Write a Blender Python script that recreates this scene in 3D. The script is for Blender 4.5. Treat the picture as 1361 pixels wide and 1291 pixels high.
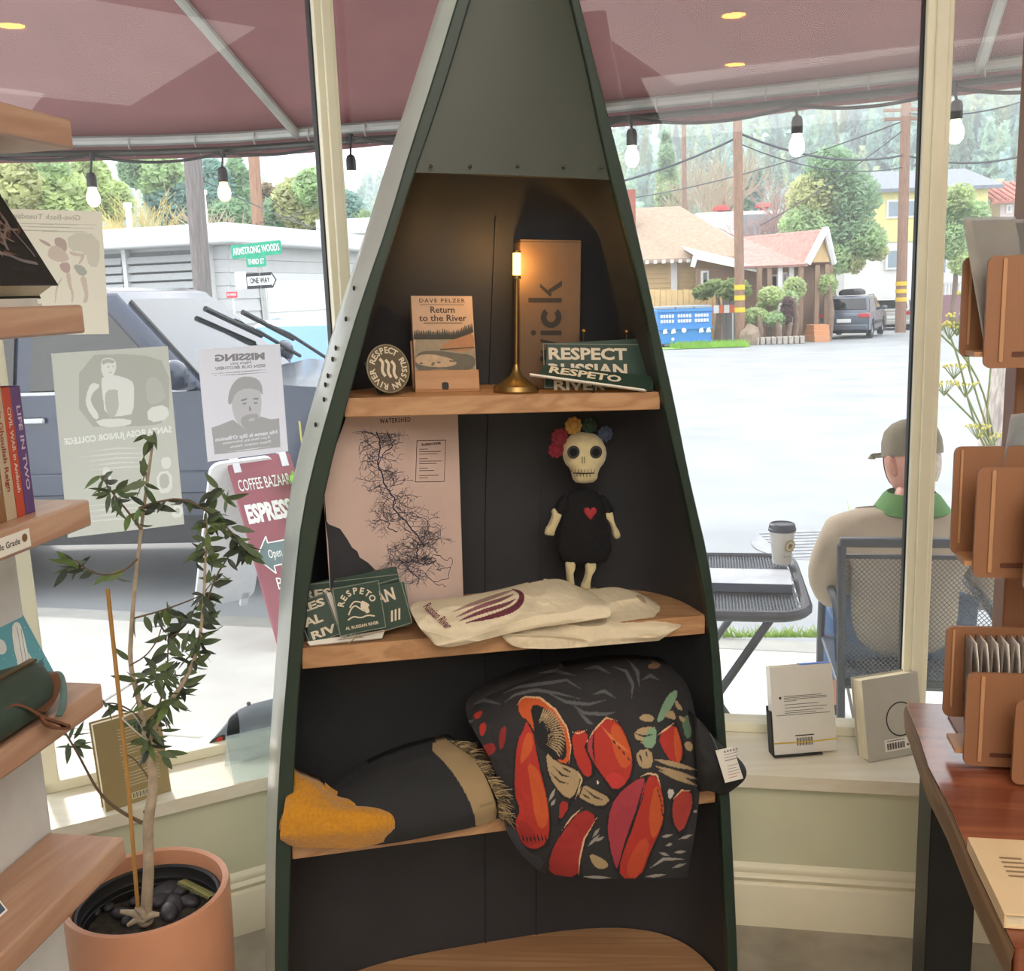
import bpy, bmesh, math, random
import numpy as np
from mathutils import Matrix, Vector, noise
random.seed(7)
rnd = random.Random(11)
PI = math.pi
SC = bpy.context.scene
for o in list(bpy.data.objects):
    bpy.data.objects.remove(o)
COL = SC.collection

# ------------------------------------------------------------------ camera
FPX, PITCH, ROLL, EYE = 1360.0, math.radians(10.8), math.radians(2.1), 1.6
CF_ = np.array([0, math.cos(PITCH), -math.sin(PITCH)])
_R0 = np.array([1.0, 0, 0]); _U0 = np.array([0, math.sin(PITCH), math.cos(PITCH)])
CR_ = _R0*math.cos(ROLL) - _U0*math.sin(ROLL)
CU_ = _R0*math.sin(ROLL) + _U0*math.cos(ROLL)
CC_ = np.array([0, 0, EYE])
cam_data = bpy.data.cameras.new('camera'); cam = bpy.data.objects.new('camera', cam_data); COL.objects.link(cam)
cam_data.sensor_width = 36.0; cam_data.sensor_fit = 'HORIZONTAL'; cam_data.lens = 36.0*FPX/1361.0
cam_data.clip_start = 0.02; cam_data.clip_end = 1000
cam.matrix_world = Matrix(((CR_[0], CU_[0], -CF_[0], 0), (CR_[1], CU_[1], -CF_[1], 0), (CR_[2], CU_[2], -CF_[2], EYE), (0, 0, 0, 1)))
SC.camera = cam

# ------------------------------------------------------------------ colour management, sky, sun, room lamps
SC.view_settings.view_transform = 'Standard'
SC.view_settings.look = 'None'
SC.view_settings.gamma = 1.0
SC.view_settings.use_curve_mapping = False
SC.view_settings.exposure = 0.22
SKY_STRENGTH = 2.8
SUN_STRENGTH = 3.0
CEILING_WATTS = 52.0
world = bpy.data.worlds.new('sky'); SC.world = world; world.use_nodes = True
nt = world.node_tree; nt.nodes.clear()
wo = nt.nodes.new('ShaderNodeOutputWorld'); bg = nt.nodes.new('ShaderNodeBackground')
tc = nt.nodes.new('ShaderNodeTexCoord'); nz = nt.nodes.new('ShaderNodeTexNoise'); cr = nt.nodes.new('ShaderNodeValToRGB')
nz.inputs['Scale'].default_value = 2.2; nz.inputs['Detail'].default_value = 5
cr.color_ramp.elements[0].position = 0.35; cr.color_ramp.elements[0].color = (0.72, 0.84, 1.0, 1)
cr.color_ramp.elements[1].position = 0.62; cr.color_ramp.elements[1].color = (1, 1, 1, 1)
nt.links.new(tc.outputs['Generated'], nz.inputs['Vector']); nt.links.new(nz.outputs['Fac'], cr.inputs['Fac'])
nt.links.new(cr.outputs['Color'], bg.inputs['Color']); bg.inputs['Strength'].default_value = SKY_STRENGTH
nt.links.new(bg.outputs['Background'], wo.inputs['Surface'])
sd = bpy.data.lights.new('sun', 'SUN'); sd.energy = SUN_STRENGTH; sd.angle = math.radians(6.0); sd.color = (1.0, 0.96, 0.9)
sun = bpy.data.objects.new('sun', sd); COL.objects.link(sun)
sun.rotation_euler = Vector((0.42, -0.70, -0.50)).to_track_quat('-Z', 'Y').to_euler()
def area(name, loc, aim, sx, sy, watts, col):
    d = bpy.data.lights.new(name, 'AREA'); d.shape = 'RECTANGLE'; d.size = sx; d.size_y = sy; d.energy = watts; d.color = col
    o = bpy.data.objects.new(name, d); COL.objects.link(o); o.location = loc
    o.rotation_euler = (Vector(aim)-Vector(loc)).to_track_quat('-Z', 'Y').to_euler()
    return o
area('ceiling_light_panel', (0.5, -0.6, 2.92), (0.45, -0.3, 0), 2.2, 1.6, CEILING_WATTS, (1.0, 0.95, 0.90))
area('ceiling_light_panel', (0.4, -2.2, 2.92), (0.35, -1.0, 0), 2.4, 1.2, CEILING_WATTS*1.1, (1.0, 0.95, 0.91))

# ------------------------------------------------------------------ pixel rays -> world points
def ray(x, y): return CF_*FPX + CR_*(x-680.5) - CU_*(y-645.5)
def atz(x, y, z): d = ray(x, y); return Vector(CC_ + d*((z-EYE)/d[2]))
def aty(x, y, Y): d = ray(x, y); return Vector(CC_ + d*(Y/d[1]))
def onplane(x, y, P, N):
    d = ray(x, y); N = np.array(N); return Vector(CC_ + d*(np.dot(np.array(P)-CC_, N)/np.dot(d, N)))

# ------------------------------------------------------------------ materials
def lin(h):
    h = h.lstrip('#'); v = [int(h[i:i+2], 16)/255 for i in (0, 2, 4)]
    return tuple(x/12.92 if x <= 0.04045 else ((x+0.055)/1.055)**2.4 for x in v) + (1,)
MATS = {}
def mat(name, col, rough=0.6, metal=0.0, var=0.12, scale=20.0, bump=0.0, spec=0.5, coat=0.0, stretch=(1, 1, 1), col2=None, trans=0.0, sheen=0.0):
    """one principled material with noise-driven colour variation and optional bump"""
    if name in MATS: return MATS[name]
    m = bpy.data.materials.new(name); m.use_nodes = True; t = m.node_tree; b = t.nodes['Principled BSDF']
    c = lin(col) if isinstance(col, str) else tuple(col)+(1,)
    b.inputs['Roughness'].default_value = rough; b.inputs['Metallic'].default_value = metal
    b.inputs['Specular IOR Level'].default_value = spec; b.inputs['Coat Weight'].default_value = coat; b.inputs['Coat Roughness'].default_value = 0.1
    b.inputs['Sheen Weight'].default_value = sheen
    tc = t.nodes.new('ShaderNodeTexCoord'); mp = t.nodes.new('ShaderNodeMapping'); mp.inputs['Scale'].default_value = stretch
    n = t.nodes.new('ShaderNodeTexNoise'); n.inputs['Scale'].default_value = scale; n.inputs['Detail'].default_value = 4
    t.links.new(tc.outputs['Object'], mp.inputs['Vector']); t.links.new(mp.outputs['Vector'], n.inputs['Vector'])
    r = t.nodes.new('ShaderNodeValToRGB'); r.color_ramp.elements[0].position = 0.3; r.color_ramp.elements[1].position = 0.7
    c2 = lin(col2) if col2 else tuple(min(1, x*(1+var)) for x in c[:3])+(1,)
    c1 = c if col2 else tuple(x*(1-var) for x in c[:3])+(1,)
    r.color_ramp.elements[0].color = c1; r.color_ramp.elements[1].color = c2
    t.links.new(n.outputs['Fac'], r.inputs['Fac']); t.links.new(r.outputs['Color'], b.inputs['Base Color'])
    if bump:
        bp = t.nodes.new('ShaderNodeBump'); bp.inputs['Strength'].default_value = bump; bp.inputs['Distance'].default_value = 0.01
        t.links.new(n.outputs['Fac'], bp.inputs['Height']); t.links.new(bp.outputs['Normal'], b.inputs['Normal'])
    if trans:
        o = t.nodes['Material Output']; tr = t.nodes.new('ShaderNodeBsdfTranslucent'); mx = t.nodes.new('ShaderNodeMixShader')
        t.links.new(r.outputs['Color'], tr.inputs['Color']); mx.inputs['Fac'].default_value = trans
        t.links.new(b.outputs['BSDF'], mx.inputs[1]); t.links.new(tr.outputs['BSDF'], mx.inputs[2]); t.links.new(mx.outputs['Shader'], o.inputs['Surface'])
    MATS[name] = m; return m
def wood(name, c1, c2, rough=0.45, axis=0, scale=9.0, coat=0.0, knots=1.5):
    if name in MATS: return MATS[name]
    m = bpy.data.materials.new(name); m.use_nodes = True; t = m.node_tree; b = t.nodes['Principled BSDF']
    b.inputs['Roughness'].default_value = rough; b.inputs['Coat Weight'].default_value = coat; b.inputs['Coat Roughness'].default_value = 0.15
    tc = t.nodes.new('ShaderNodeTexCoord'); mp = t.nodes.new('ShaderNodeMapping')
    s = [scale]*3; s[axis] = scale*0.07; mp.inputs['Scale'].default_value = s
    n = t.nodes.new('ShaderNodeTexNoise'); n.inputs['Scale'].default_value = 1.3; n.inputs['Detail'].default_value = 6; n.inputs['Distortion'].default_value = knots
    w = t.nodes.new('ShaderNodeTexNoise'); w.inputs['Scale'].default_value = 9.0; w.inputs['Detail'].default_value = 8
    ad = t.nodes.new('ShaderNodeMath'); ad.operation = 'MULTIPLY_ADD'; ad.inputs[1].default_value = 0.45
    sn = t.nodes.new('ShaderNodeMath'); sn.operation = 'MULTIPLY'; sn.inputs[1].default_value = 24.0
    si = t.nodes.new('ShaderNodeMath'); si.operation = 'SINE'
    mr = t.nodes.new('ShaderNodeMapRange'); mr.inputs['From Min'].default_value = -1
    r = t.nodes.new('ShaderNodeValToRGB'); r.color_ramp.elements[0].color = lin(c1); r.color_ramp.elements[1].color = lin(c2)
    L = t.links.new
    L(tc.outputs['Object'], mp.inputs['Vector']); L(mp.outputs['Vector'], n.inputs['Vector']); L(mp.outputs['Vector'], w.inputs['Vector'])
    L(n.outputs['Fac'], sn.inputs[0]); L(sn.outputs[0], si.inputs[0]); L(si.outputs[0], mr.inputs['Value'])
    L(w.outputs['Fac'], ad.inputs[0]); ad2 = t.nodes.new('ShaderNodeMath'); ad2.operation = 'MULTIPLY'; ad2.inputs[1].default_value = 0.55
    L(mr.outputs['Result'], ad2.inputs[0]); L(ad2.outputs[0], ad.inputs[2]); L(ad.outputs[0], r.inputs['Fac']); L(r.outputs['Color'], b.inputs['Base Color'])
    bp = t.nodes.new('ShaderNodeBump'); bp.inputs['Strength'].default_value = 0.12; bp.inputs['Distance'].default_value = 0.004
    L(ad.outputs[0], bp.inputs['Height']); L(bp.outputs['Normal'], b.inputs['Normal'])
    MATS[name] = m; return m
def emis(name, col, strength):
    if name in MATS: return MATS[name]
    m = bpy.data.materials.new(name); m.use_nodes = True; b = m.node_tree.nodes['Principled BSDF']
    b.inputs['Base Color'].default_value = lin(col); b.inputs['Emission Color'].default_value = lin(col); b.inputs['Emission Strength'].default_value = strength
    MATS[name] = m; return m
def glass(name, tint='#ffffff', veil=0.0, veilcol='#ffffff', gloss=0.06, rough=0.0):
    """thin sheet: clear transmission + a fresnel-like gloss + an optional milky film that scatters light"""
    if name in MATS: return MATS[name]
    m = bpy.data.materials.new(name); m.use_nodes = True; t = m.node_tree; t.nodes.remove(t.nodes['Principled BSDF']); o = t.nodes['Material Output']; L = t.links.new
    tr = t.nodes.new('ShaderNodeBsdfTransparent'); tr.inputs['Color'].default_value = lin(tint)
    gl = t.nodes.new('ShaderNodeBsdfGlossy'); gl.inputs['Roughness'].default_value = rough
    lw = t.nodes.new('ShaderNodeLayerWeight'); lw.inputs['Blend'].default_value = 0.25
    mu = t.nodes.new('ShaderNodeMath'); mu.operation = 'MULTIPLY_ADD'; mu.inputs[1].default_value = 0.5; mu.inputs[2].default_value = gloss; mu.use_clamp = True
    L(lw.outputs['Fresnel'], mu.inputs[0]); mx = t.nodes.new('ShaderNodeMixShader'); L(mu.outputs[0], mx.inputs['Fac']); L(tr.outputs[0], mx.inputs[1]); L(gl.outputs[0], mx.inputs[2])
    last = mx
    if veil:
        df = t.nodes.new('ShaderNodeBsdfTranslucent'); df.inputs['Color'].default_value = lin(veilcol)
        n = t.nodes.new('ShaderNodeTexNoise'); n.inputs['Scale'].default_value = 3.0; n.inputs['Detail'].default_value = 6
        tc = t.nodes.new('ShaderNodeTexCoord'); L(tc.outputs['Object'], n.inputs['Vector'])
        mr = t.nodes.new('ShaderNodeMapRange'); mr.inputs['From Min'].default_value = 0.3; mr.inputs['From Max'].default_value = 0.7
        mr.inputs['To Min'].default_value = veil*0.75; mr.inputs['To Max'].default_value = veil*1.25
        L(n.outputs['Fac'], mr.inputs['Value']); m2 = t.nodes.new('ShaderNodeMixShader')
        L(mr.outputs['Result'], m2.inputs['Fac']); L(mx.outputs[0], m2.inputs[1]); L(df.outputs[0], m2.inputs[2]); last = m2
    L(last.outputs[0], o.inputs['Surface']); MATS[name] = m; return m
def vcol(name, rough=0.8, trans=0.0):
    if name in MATS: return MATS[name]
    m = bpy.data.materials.new(name); m.use_nodes = True; t = m.node_tree; b = t.nodes['Principled BSDF']; b.inputs['Roughness'].default_value = rough
    a = t.nodes.new('ShaderNodeAttribute'); a.attribute_name = 'print'; t.links.new(a.outputs['Color'], b.inputs['Base Color'])
    n = t.nodes.new('ShaderNodeTexNoise'); n.inputs['Scale'].default_value = 900; bp = t.nodes.new('ShaderNodeBump'); bp.inputs['Strength'].default_value = 0.15; bp.inputs['Distance'].default_value = 0.002
    t.links.new(n.outputs['Fac'], bp.inputs['Height']); t.links.new(bp.outputs['Normal'], b.inputs['Normal'])
    if trans:
        o = t.nodes['Material Output']; tr = t.nodes.new('ShaderNodeBsdfTranslucent'); mx = t.nodes.new('ShaderNodeMixShader'); mx.inputs['Fac'].default_value = trans
        t.links.new(a.outputs['Color'], tr.inputs['Color']); t.links.new(b.outputs['BSDF'], mx.inputs[1]); t.links.new(tr.outputs['BSDF'], mx.inputs[2]); t.links.new(mx.outputs['Shader'], o.inputs['Surface'])
    MATS[name] = m; return m

# ------------------------------------------------------------------ mesh building
def frame(o, ex, ey):
    ex = Vector(ex).normalized(); ey = Vector(ey); ey = (ey - ex*ex.dot(ey)).normalized(); ez = ex.cross(ey)
    return Matrix(((ex.x, ey.x, ez.x, o[0]), (ex.y, ey.y, ez.y, o[1]), (ex.z, ey.z, ez.z, o[2]), (0, 0, 0, 1)))
def TR(x, y, z): return Matrix.Translation((x, y, z))
def RZ(a): return Matrix.Rotation(a, 4, 'Z')
def RX(a): return Matrix.Rotation(a, 4, 'X')
def RY(a): return Matrix.Rotation(a, 4, 'Y')
I4 = Matrix.Identity(4)
class MB:
    def __init__(s, T=None): s.v = []; s.f = []; s.m = []; s.T = T or I4
    def add(s, vs, fs, mi=0, T=None):
        M = s.T @ T if T is not None else s.T; b = len(s.v)
        s.v += [tuple(M @ Vector(p)) for p in vs]; s.f += [tuple(i+b for i in f) for f in fs]; s.m += [mi]*len(fs); return s
    def box(s, c, d, mi=0, T=None):
        x, y, z = [k/2 for k in d]
        vs = [(c[0]+i*x, c[1]+j*y, c[2]+k*z) for k in (-1, 1) for j in (-1, 1) for i in (-1, 1)]
        return s.add(vs, [(0, 2, 3, 1), (4, 5, 7, 6), (0, 1, 5, 4), (2, 6, 7, 3), (0, 4, 6, 2), (1, 3, 7, 5)], mi, T)
    def bx(s, x0, x1, y0, y1, z0, z1, mi=0, T=None): return s.box(((x0+x1)/2, (y0+y1)/2, (z0+z1)/2), (abs(x1-x0), abs(y1-y0), abs(z1-z0)), mi, T)
    def flat(s, pts, z=0, mi=0, T=None): return s.add([(p[0], p[1], z) for p in pts], [tuple(range(len(pts)))], mi, T)
    def prism(s, pts, z0, z1, mi=0, T=None, mi_top=None):
        """2D outline (x,y) extruded in z"""
        a = sum(pts[i][0]*pts[(i+1) % len(pts)][1]-pts[(i+1) % len(pts)][0]*pts[i][1] for i in range(len(pts)))
        if a < 0: pts = pts[::-1]
        n = len(pts); vs = [(p[0], p[1], z0) for p in pts]+[(p[0], p[1], z1) for p in pts]
        s.add(vs, [tuple(range(n))[::-1]]+[(i, (i+1) % n, n+(i+1) % n, n+i) for i in range(n)], mi, T)
        return s.add([(p[0], p[1], z1) for p in pts], [tuple(range(n))], mi if mi_top is None else mi_top, T)
    def tube(s, path, r, n=8, mi=0, T=None, cap=True, close=False):
        P = [Vector(p) for p in path]; k = len(P); R = r if isinstance(r, (list, tuple)) else [r]*k
        vs = []; up = None
        for i in range(k):
            if close: d = (P[(i+1) % k]-P[i-1])
            else: d = P[min(i+1, k-1)]-P[max(i-1, 0)]
            d = d.normalized() if d.length > 1e-9 else Vector((0, 0, 1))
            if up is None: up = d.orthogonal().normalized()
            else:
                up = up-d*up.dot(d); up = up.normalized() if up.length > 1e-6 else d.orthogonal().normalized()
            w = d.cross(up)
            for j in range(n):
                a = 2*PI*j/n; vs.append(P[i]+(up*math.cos(a)+w*math.sin(a))*R[i])
        fs = [(i*n+j, i*n+(j+1) % n, ((i+1) % k)*n+(j+1) % n, ((i+1) % k)*n+j) for i in range(k if close else k-1) for j in range(n)]
        if cap and not close: fs += [tuple(range(n))[::-1], tuple((k-1)*n+j for j in range(n))]
        return s.add(vs, fs, mi, T)
    def lathe(s, prof, n=24, mi=0, T=None, cap0=True, cap1=True):
        """profile [(r,z)] revolved about z"""
        k = len(prof); vs = [(r*math.cos(2*PI*j/n), r*math.sin(2*PI*j/n), z) for r, z in prof for j in range(n)]
        fs = [(i*n+j, i*n+(j+1) % n, (i+1)*n+(j+1) % n, (i+1)*n+j) for i in range(k-1) for j in range(n)]
        if cap0: fs.append(tuple(range(n))[::-1])
        if cap1: fs.append(tuple((k-1)*n+j for j in range(n)))
        return s.add(vs, fs, mi, T)
    def ball(s, c, r, nu=12, nv=8, mi=0, T=None):
        r = r if isinstance(r, (list, tuple)) else (r, r, r); vs = [(c[0], c[1], c[2]-r[2])]
        for i in range(1, nv):
            t = PI*i/nv
            for j in range(nu): vs.append((c[0]+r[0]*math.sin(t)*math.cos(2*PI*j/nu), c[1]+r[1]*math.sin(t)*math.sin(2*PI*j/nu), c[2]-r[2]*math.cos(t)))
        vs.append((c[0], c[1], c[2]+r[2])); fs = [(0, 1+(j+1) % nu, 1+j) for j in range(nu)]
        fs += [(1+i*nu+j, 1+i*nu+(j+1) % nu, 1+(i+1)*nu+(j+1) % nu, 1+(i+1)*nu+j) for i in range(nv-2) for j in range(nu)]
        L = len(vs)-1; fs += [(L, 1+(nv-2)*nu+j, 1+(nv-2)*nu+(j+1) % nu) for j in range(nu)]
        return s.add(vs, fs, mi, T)
    def grid(s, nu, nv, fn, mi=0, T=None):
        vs = [fn(i/nu, j/nv) for j in range(nv+1) for i in range(nu+1)]
        return s.add(vs, [(j*(nu+1)+i, j*(nu+1)+i+1, (j+1)*(nu+1)+i+1, (j+1)*(nu+1)+i) for j in range(nv) for i in range(nu)], mi, T)
    def loft(s, rings, mi=0, T=None, cap=True, closed=True):
        n = len(rings[0]); vs = [p for r in rings for p in r]; k = len(rings)
        fs = [(i*n+j, i*n+(j+1) % n, (i+1)*n+(j+1) % n, (i+1)*n+j) for i in range(k-1) for j in range(n if closed else n-1)]
        if cap: fs += [tuple(range(n))[::-1], tuple((k-1)*n+j for j in range(n))]
        return s.add(vs, fs, mi, T)
WM = {}
def mesh_of(name, mb, mats, sharp=35):
    me = bpy.data.meshes.new(name); me.from_pydata(mb.v, [], mb.f)
    mats = mats if isinstance(mats, (list, tuple)) else [mats]
    for m in mats: me.materials.append(m)
    if len(mats) > 1: me.polygons.foreach_set('material_index', mb.m)
    if sharp:
        me.shade_smooth(); me.set_sharp_from_angle(angle=math.radians(sharp))
    me.update(); return me
def bevel(o, w, seg=2):
    b = o.modifiers.new('bevel', 'BEVEL'); b.width = w; b.segments = seg; b.limit_method = 'ANGLE'; b.angle_limit = math.radians(40); b.harden_normals = False
    return o
def thing(name, label, cat, loc=(0, 0, 0), group=None, M=None):
    o = bpy.data.objects.new(name, None); COL.objects.link(o); M = M or TR(*loc)
    o.matrix_basis = M; o.empty_display_size = 0.1; WM[o] = M.copy(); o['label'] = label; o['category'] = cat
    if group: o['group'] = group
    return o
def part(name, mb, mats, parent, label=None, bev=0, sharp=35, stuff=False):
    me = mb if isinstance(mb, bpy.types.Mesh) else mesh_of(name, mb, mats, sharp)
    me.transform(WM[parent].inverted()); o = bpy.data.objects.new(name, me); COL.objects.link(o); o.parent = parent; WM[o] = WM[parent].copy()
    if label: o['label'] = label
    if stuff: o['kind'] = 'stuff'
    if bev: bevel(o, bev)
    return o
def solo(name, mb, mats, label, cat, group=None, bev=0, sharp=35, kind=None):
    me = mb if isinstance(mb, bpy.types.Mesh) else mesh_of(name, mb, mats, sharp)
    V = np.empty(len(me.vertices)*3); me.vertices.foreach_get('co', V); V = V.reshape(-1, 3); lo = V.min(0); hi = V.max(0)
    org = Vector(((lo[0]+hi[0])/2, (lo[1]+hi[1])/2, lo[2])); me.transform(TR(*(-org))); o = bpy.data.objects.new(name, me); COL.objects.link(o)
    o.matrix_basis = TR(*org); WM[o] = TR(*org); o['label'] = label
    if cat: o['category'] = cat
    if group: o['group'] = group
    if kind: o['kind'] = kind
    if bev: bevel(o, bev)
    return o
def struct(name, mb, mats, parent=None, bev=0, sharp=35, label=None):
    if parent is not None: return part(name, mb, mats, parent, bev=bev, sharp=sharp, label=label)
    o = solo(name, mb, mats, label or name.replace('_', ' '), None, bev=bev, sharp=sharp, kind='structure'); return o
def copy_thing(o, M, label=None, group=None):
    c = o.copy(); COL.objects.link(c); c.matrix_basis = M; WM[c] = M.copy()
    if label: c['label'] = label
    if group: c['group'] = group
    for ch in o.children:
        d = ch.copy(); COL.objects.link(d); d.parent = c; WM[d] = M.copy()
        for g in ch.children:
            e = g.copy(); COL.objects.link(e); e.parent = d; WM[e] = M.copy()
    return c
# flat lettering: outline font triangulated to a thin mesh
_TX = {}
def text_geo(s, size=1.0, align='CENTER', bold=0.0, shear=0.0, sp=1.0, res=2):
    key = (s, align, bold, shear, sp, res)
    if key not in _TX:
        c = bpy.data.curves.new('lettering', 'FONT'); c.body = s; c.align_x = align; c.align_y = 'CENTER'; c.offset = bold; c.shear = shear; c.space_character = sp; c.resolution_u = res
        o = bpy.data.objects.new('lettering', c); COL.objects.link(o); me = bpy.data.meshes.new_from_object(o)
        _TX[key] = ([tuple(v.co[:2]) for v in me.vertices], [tuple(p.vertices) for p in me.polygons])
        bpy.data.objects.remove(o); bpy.data.meshes.remove(me); bpy.data.curves.remove(c)
    return _TX[key]
def text(mb, s, x, y, size, z=0.0, mi=0, T=None, align='CENTER', bold=0.0, shear=0.0, sp=1.0, mirror=False, sx=1.0, rot=0.0, width=None):
    v, f = text_geo(s, align=align, bold=bold, shear=shear, sp=sp)
    if not v: return
    if width:
        xs = [p[0] for p in v]; sx = width/((max(xs)-min(xs))*size)
    k = -1 if mirror else 1; ca, sa = math.cos(rot), math.sin(rot)
    pts = []
    for p in v:
        a, b = p[0]*size*sx*k, p[1]*size; pts.append((x+a*ca-b*sa, y+a*sa+b*ca, z))
    mb.add(pts, [q[::-1] for q in f] if mirror else f, mi, T)
def text_arc(mb, s, cx, cy, R, size, a0, step, z=0, mi=0, T=None, bold=0.02, inward=False):
    for i, ch in enumerate(s):
        if ch == ' ': continue
        a = a0-step*i if not inward else a0+step*i
        text(mb, ch, cx+R*math.cos(a), cy+R*math.sin(a), size, z, mi, T, bold=bold, rot=a-PI/2 if not inward else a+PI/2)
def smooth_poly(pts, it=2, closed=True):
    for _ in range(it):
        q = []; n = len(pts)
        for i in range(n if closed else n-1):
            a, b = pts[i], pts[(i+1) % n]; q += [tuple(a[k]*.75+b[k]*.25 for k in range(len(a))), tuple(a[k]*.25+b[k]*.75 for k in range(len(a)))]
        pts = q if closed else [pts[0]]+q+[pts[-1]]
    return pts
def ribbon(mb, pts, w, z=0, mi=0, T=None):
    n = len(pts); vs = []
    for i in range(n):
        a = Vector(pts[max(i-1, 0)][:2]); b = Vector(pts[min(i+1, n-1)][:2]); d = (b-a); d = d.normalized() if d.length > 1e-9 else Vector((1, 0)); nn = Vector((-d.y, d.x))
        ww = w[i] if isinstance(w, (list, tuple)) else w; p = Vector(pts[i][:2])
        vs += [(p.x+nn.x*ww/2, p.y+nn.y*ww/2, z), (p.x-nn.x*ww/2, p.y-nn.y*ww/2, z)]
    mb.add(vs, [(2*i, 2*i+1, 2*i+3, 2*i+2) for i in range(n-1)], mi, T)
def circ(r, n=24, cx=0, cy=0, a0=0, a1=2*PI, rx=None): return [(cx+(rx or r)*math.cos(a0+(a1-a0)*i/n), cy+r*math.sin(a0+(a1-a0)*i/n)) for i in range(n)]
def rrect(x0, x1, y0, y1, r, n=4):
    q = []
    for cx, cy, a in ((x1-r, y1-r, 0), (x0+r, y1-r, PI/2), (x0+r, y0+r, PI), (x1-r, y0+r, 1.5*PI)):
        q += [(cx+r*math.cos(a+PI/2*i/n), cy+r*math.sin(a+PI/2*i/n)) for i in range(n+1)]
    return q
# ------------------------------------------------------------------ the room shell
TX_, NX_ = Vector((0.983, -0.186, 0)).normalized(), Vector((0.186, 0.983, 0)).normalized()
KC = Vector((-0.437, 2.522, 0))
RW = frame(KC, TX_, NX_)                                   # right window wall: x along it, y outward
LW = frame(KC, (0.893, 0.449, 0), (-0.449, 0.893, 0))      # left window wall: x runs to the corner at 0
def rw(x, y, z): return RW @ Vector((x, y, z))
def inv(M, p): return M.inverted() @ Vector(p)
def pxon(F, x, y, yy): # pixel on the vertical plane y=yy of frame F, in F coordinates
    return inv(F, onplane(x, y, F @ Vector((0, yy, 0)), F.to_3x3() @ Vector((0, 1, 0))))
m_plaster = mat('wall_plaster', '#d6d6d2', 0.85, var=0.04, scale=14, bump=0.5)
m_white = mat('white_wall_paint', '#c9c4b8', 0.85, var=0.03, scale=6)
m_cream = mat('cream_trim_paint', '#ebe5cb', 0.42, var=0.05, scale=5, bump=0.05)
m_green = mat('pale_green_wall_paint', '#d2d3b6', 0.55, var=0.06, scale=4, bump=0.08)
m_conc = mat('polished_concrete', '#a39b8c', 0.45, var=0.25, scale=7, bump=0.15)
m_sill = wood('bleached_sill_paint', '#ddd5bd', '#e8e2d0', 0.4, 0, 8)
m_seal = mat('black_window_gasket', '#1c1d1c', 0.6)
m_pane = glass('veiled_window_glass', veil=0.045, gloss=0.015)  # milky film added to lay a pale haze over the street view
b = MB(RW); b.bx(-1.6, 3.6, -5.4, 0.30, -0.06, 0.0); struct('floor', b, m_conc)
b = MB(RW); b.bx(-1.6, 3.6, -5.4, 0.45, 3.0, 3.06); struct('ceiling', b, m_white)
b = MB(RW); b.bx(-0.9, -0.185, -5.3, -0.973, 0, 3.0); struct('wall_left', b, m_plaster, bev=0.006)
b = MB(RW); b.bx(-0.9, 3.5, -5.4, -5.3, 0, 3.0); struct('wall_back', b, m_white)
b = MB(RW); b.bx(3.4, 3.5, -5.3, 0.25, 0, 3.0); struct('wall_right', b, m_white)
GR, GL = 0.262, 0.212                                       # glass planes
TM = 0.338                                                  # mitre where the two window walls meet
b = MB(RW); b.prism([(-0.015*TM, 0.015), (3.45, 0.015), (3.45, 0.30), (-0.30*TM, 0.30)], 0, 0.378); b.bx(0.0, 3.45, 0.20, 0.34, 2.78, 3.0); struct('wall_window_right', b, m_green)
b = MB(LW); b.prism([(-1.3, 0.015), (0.015*TM, 0.015), (0.30*TM, 0.30), (-1.3, 0.30)], 0, 0.378); b.bx(-1.30, 0.05, 0.15, 0.30, 2.78, 3.0); struct('wall_window_left', b, m_green)
b = MB(LW); b.bx(-1.75, -1.29, 0.0, 0.30, 0, 3.0); struct('wall_alcove', b, m_white)
def mould(F, x0, x1, name):
    prof = [(0.015, 0), (-0.004, 0), (-0.004, 0.112), (0.0, 0.118), (0.004, 0.12), (0.0, 0.126), (-0.003, 0.133), (0.001, 0.139), (0.006, 0.142), (0.003, 0.152), (0.008, 0.160), (0.015, 0.166)]
    b = MB(F); b.loft([[(x, p[0], p[1]) for p in prof] for x in (x0, x1)]); struct(name, b, m_cream, sharp=50)
mould(RW, 0.0, 3.45, 'baseboard_right'); mould(LW, -1.30, 0.0, 'baseboard_left')
b = MB(RW); b.prism([(0.004, -0.012), (3.45, -0.012), (3.45, 0.32), (-0.32*TM, 0.32)], 0.378, 0.415); struct('trim_1', b, m_sill, bev=0.004, label='pale painted sill board below the right window')
b = MB(LW); b.prism([(-1.3, -0.012), (-0.004, -0.012), (0.32*TM, 0.32), (-1.3, 0.32)], 0.378, 0.415); struct('trim_2', b, m_sill, bev=0.004, label='pale painted sill board below the left window')
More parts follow.
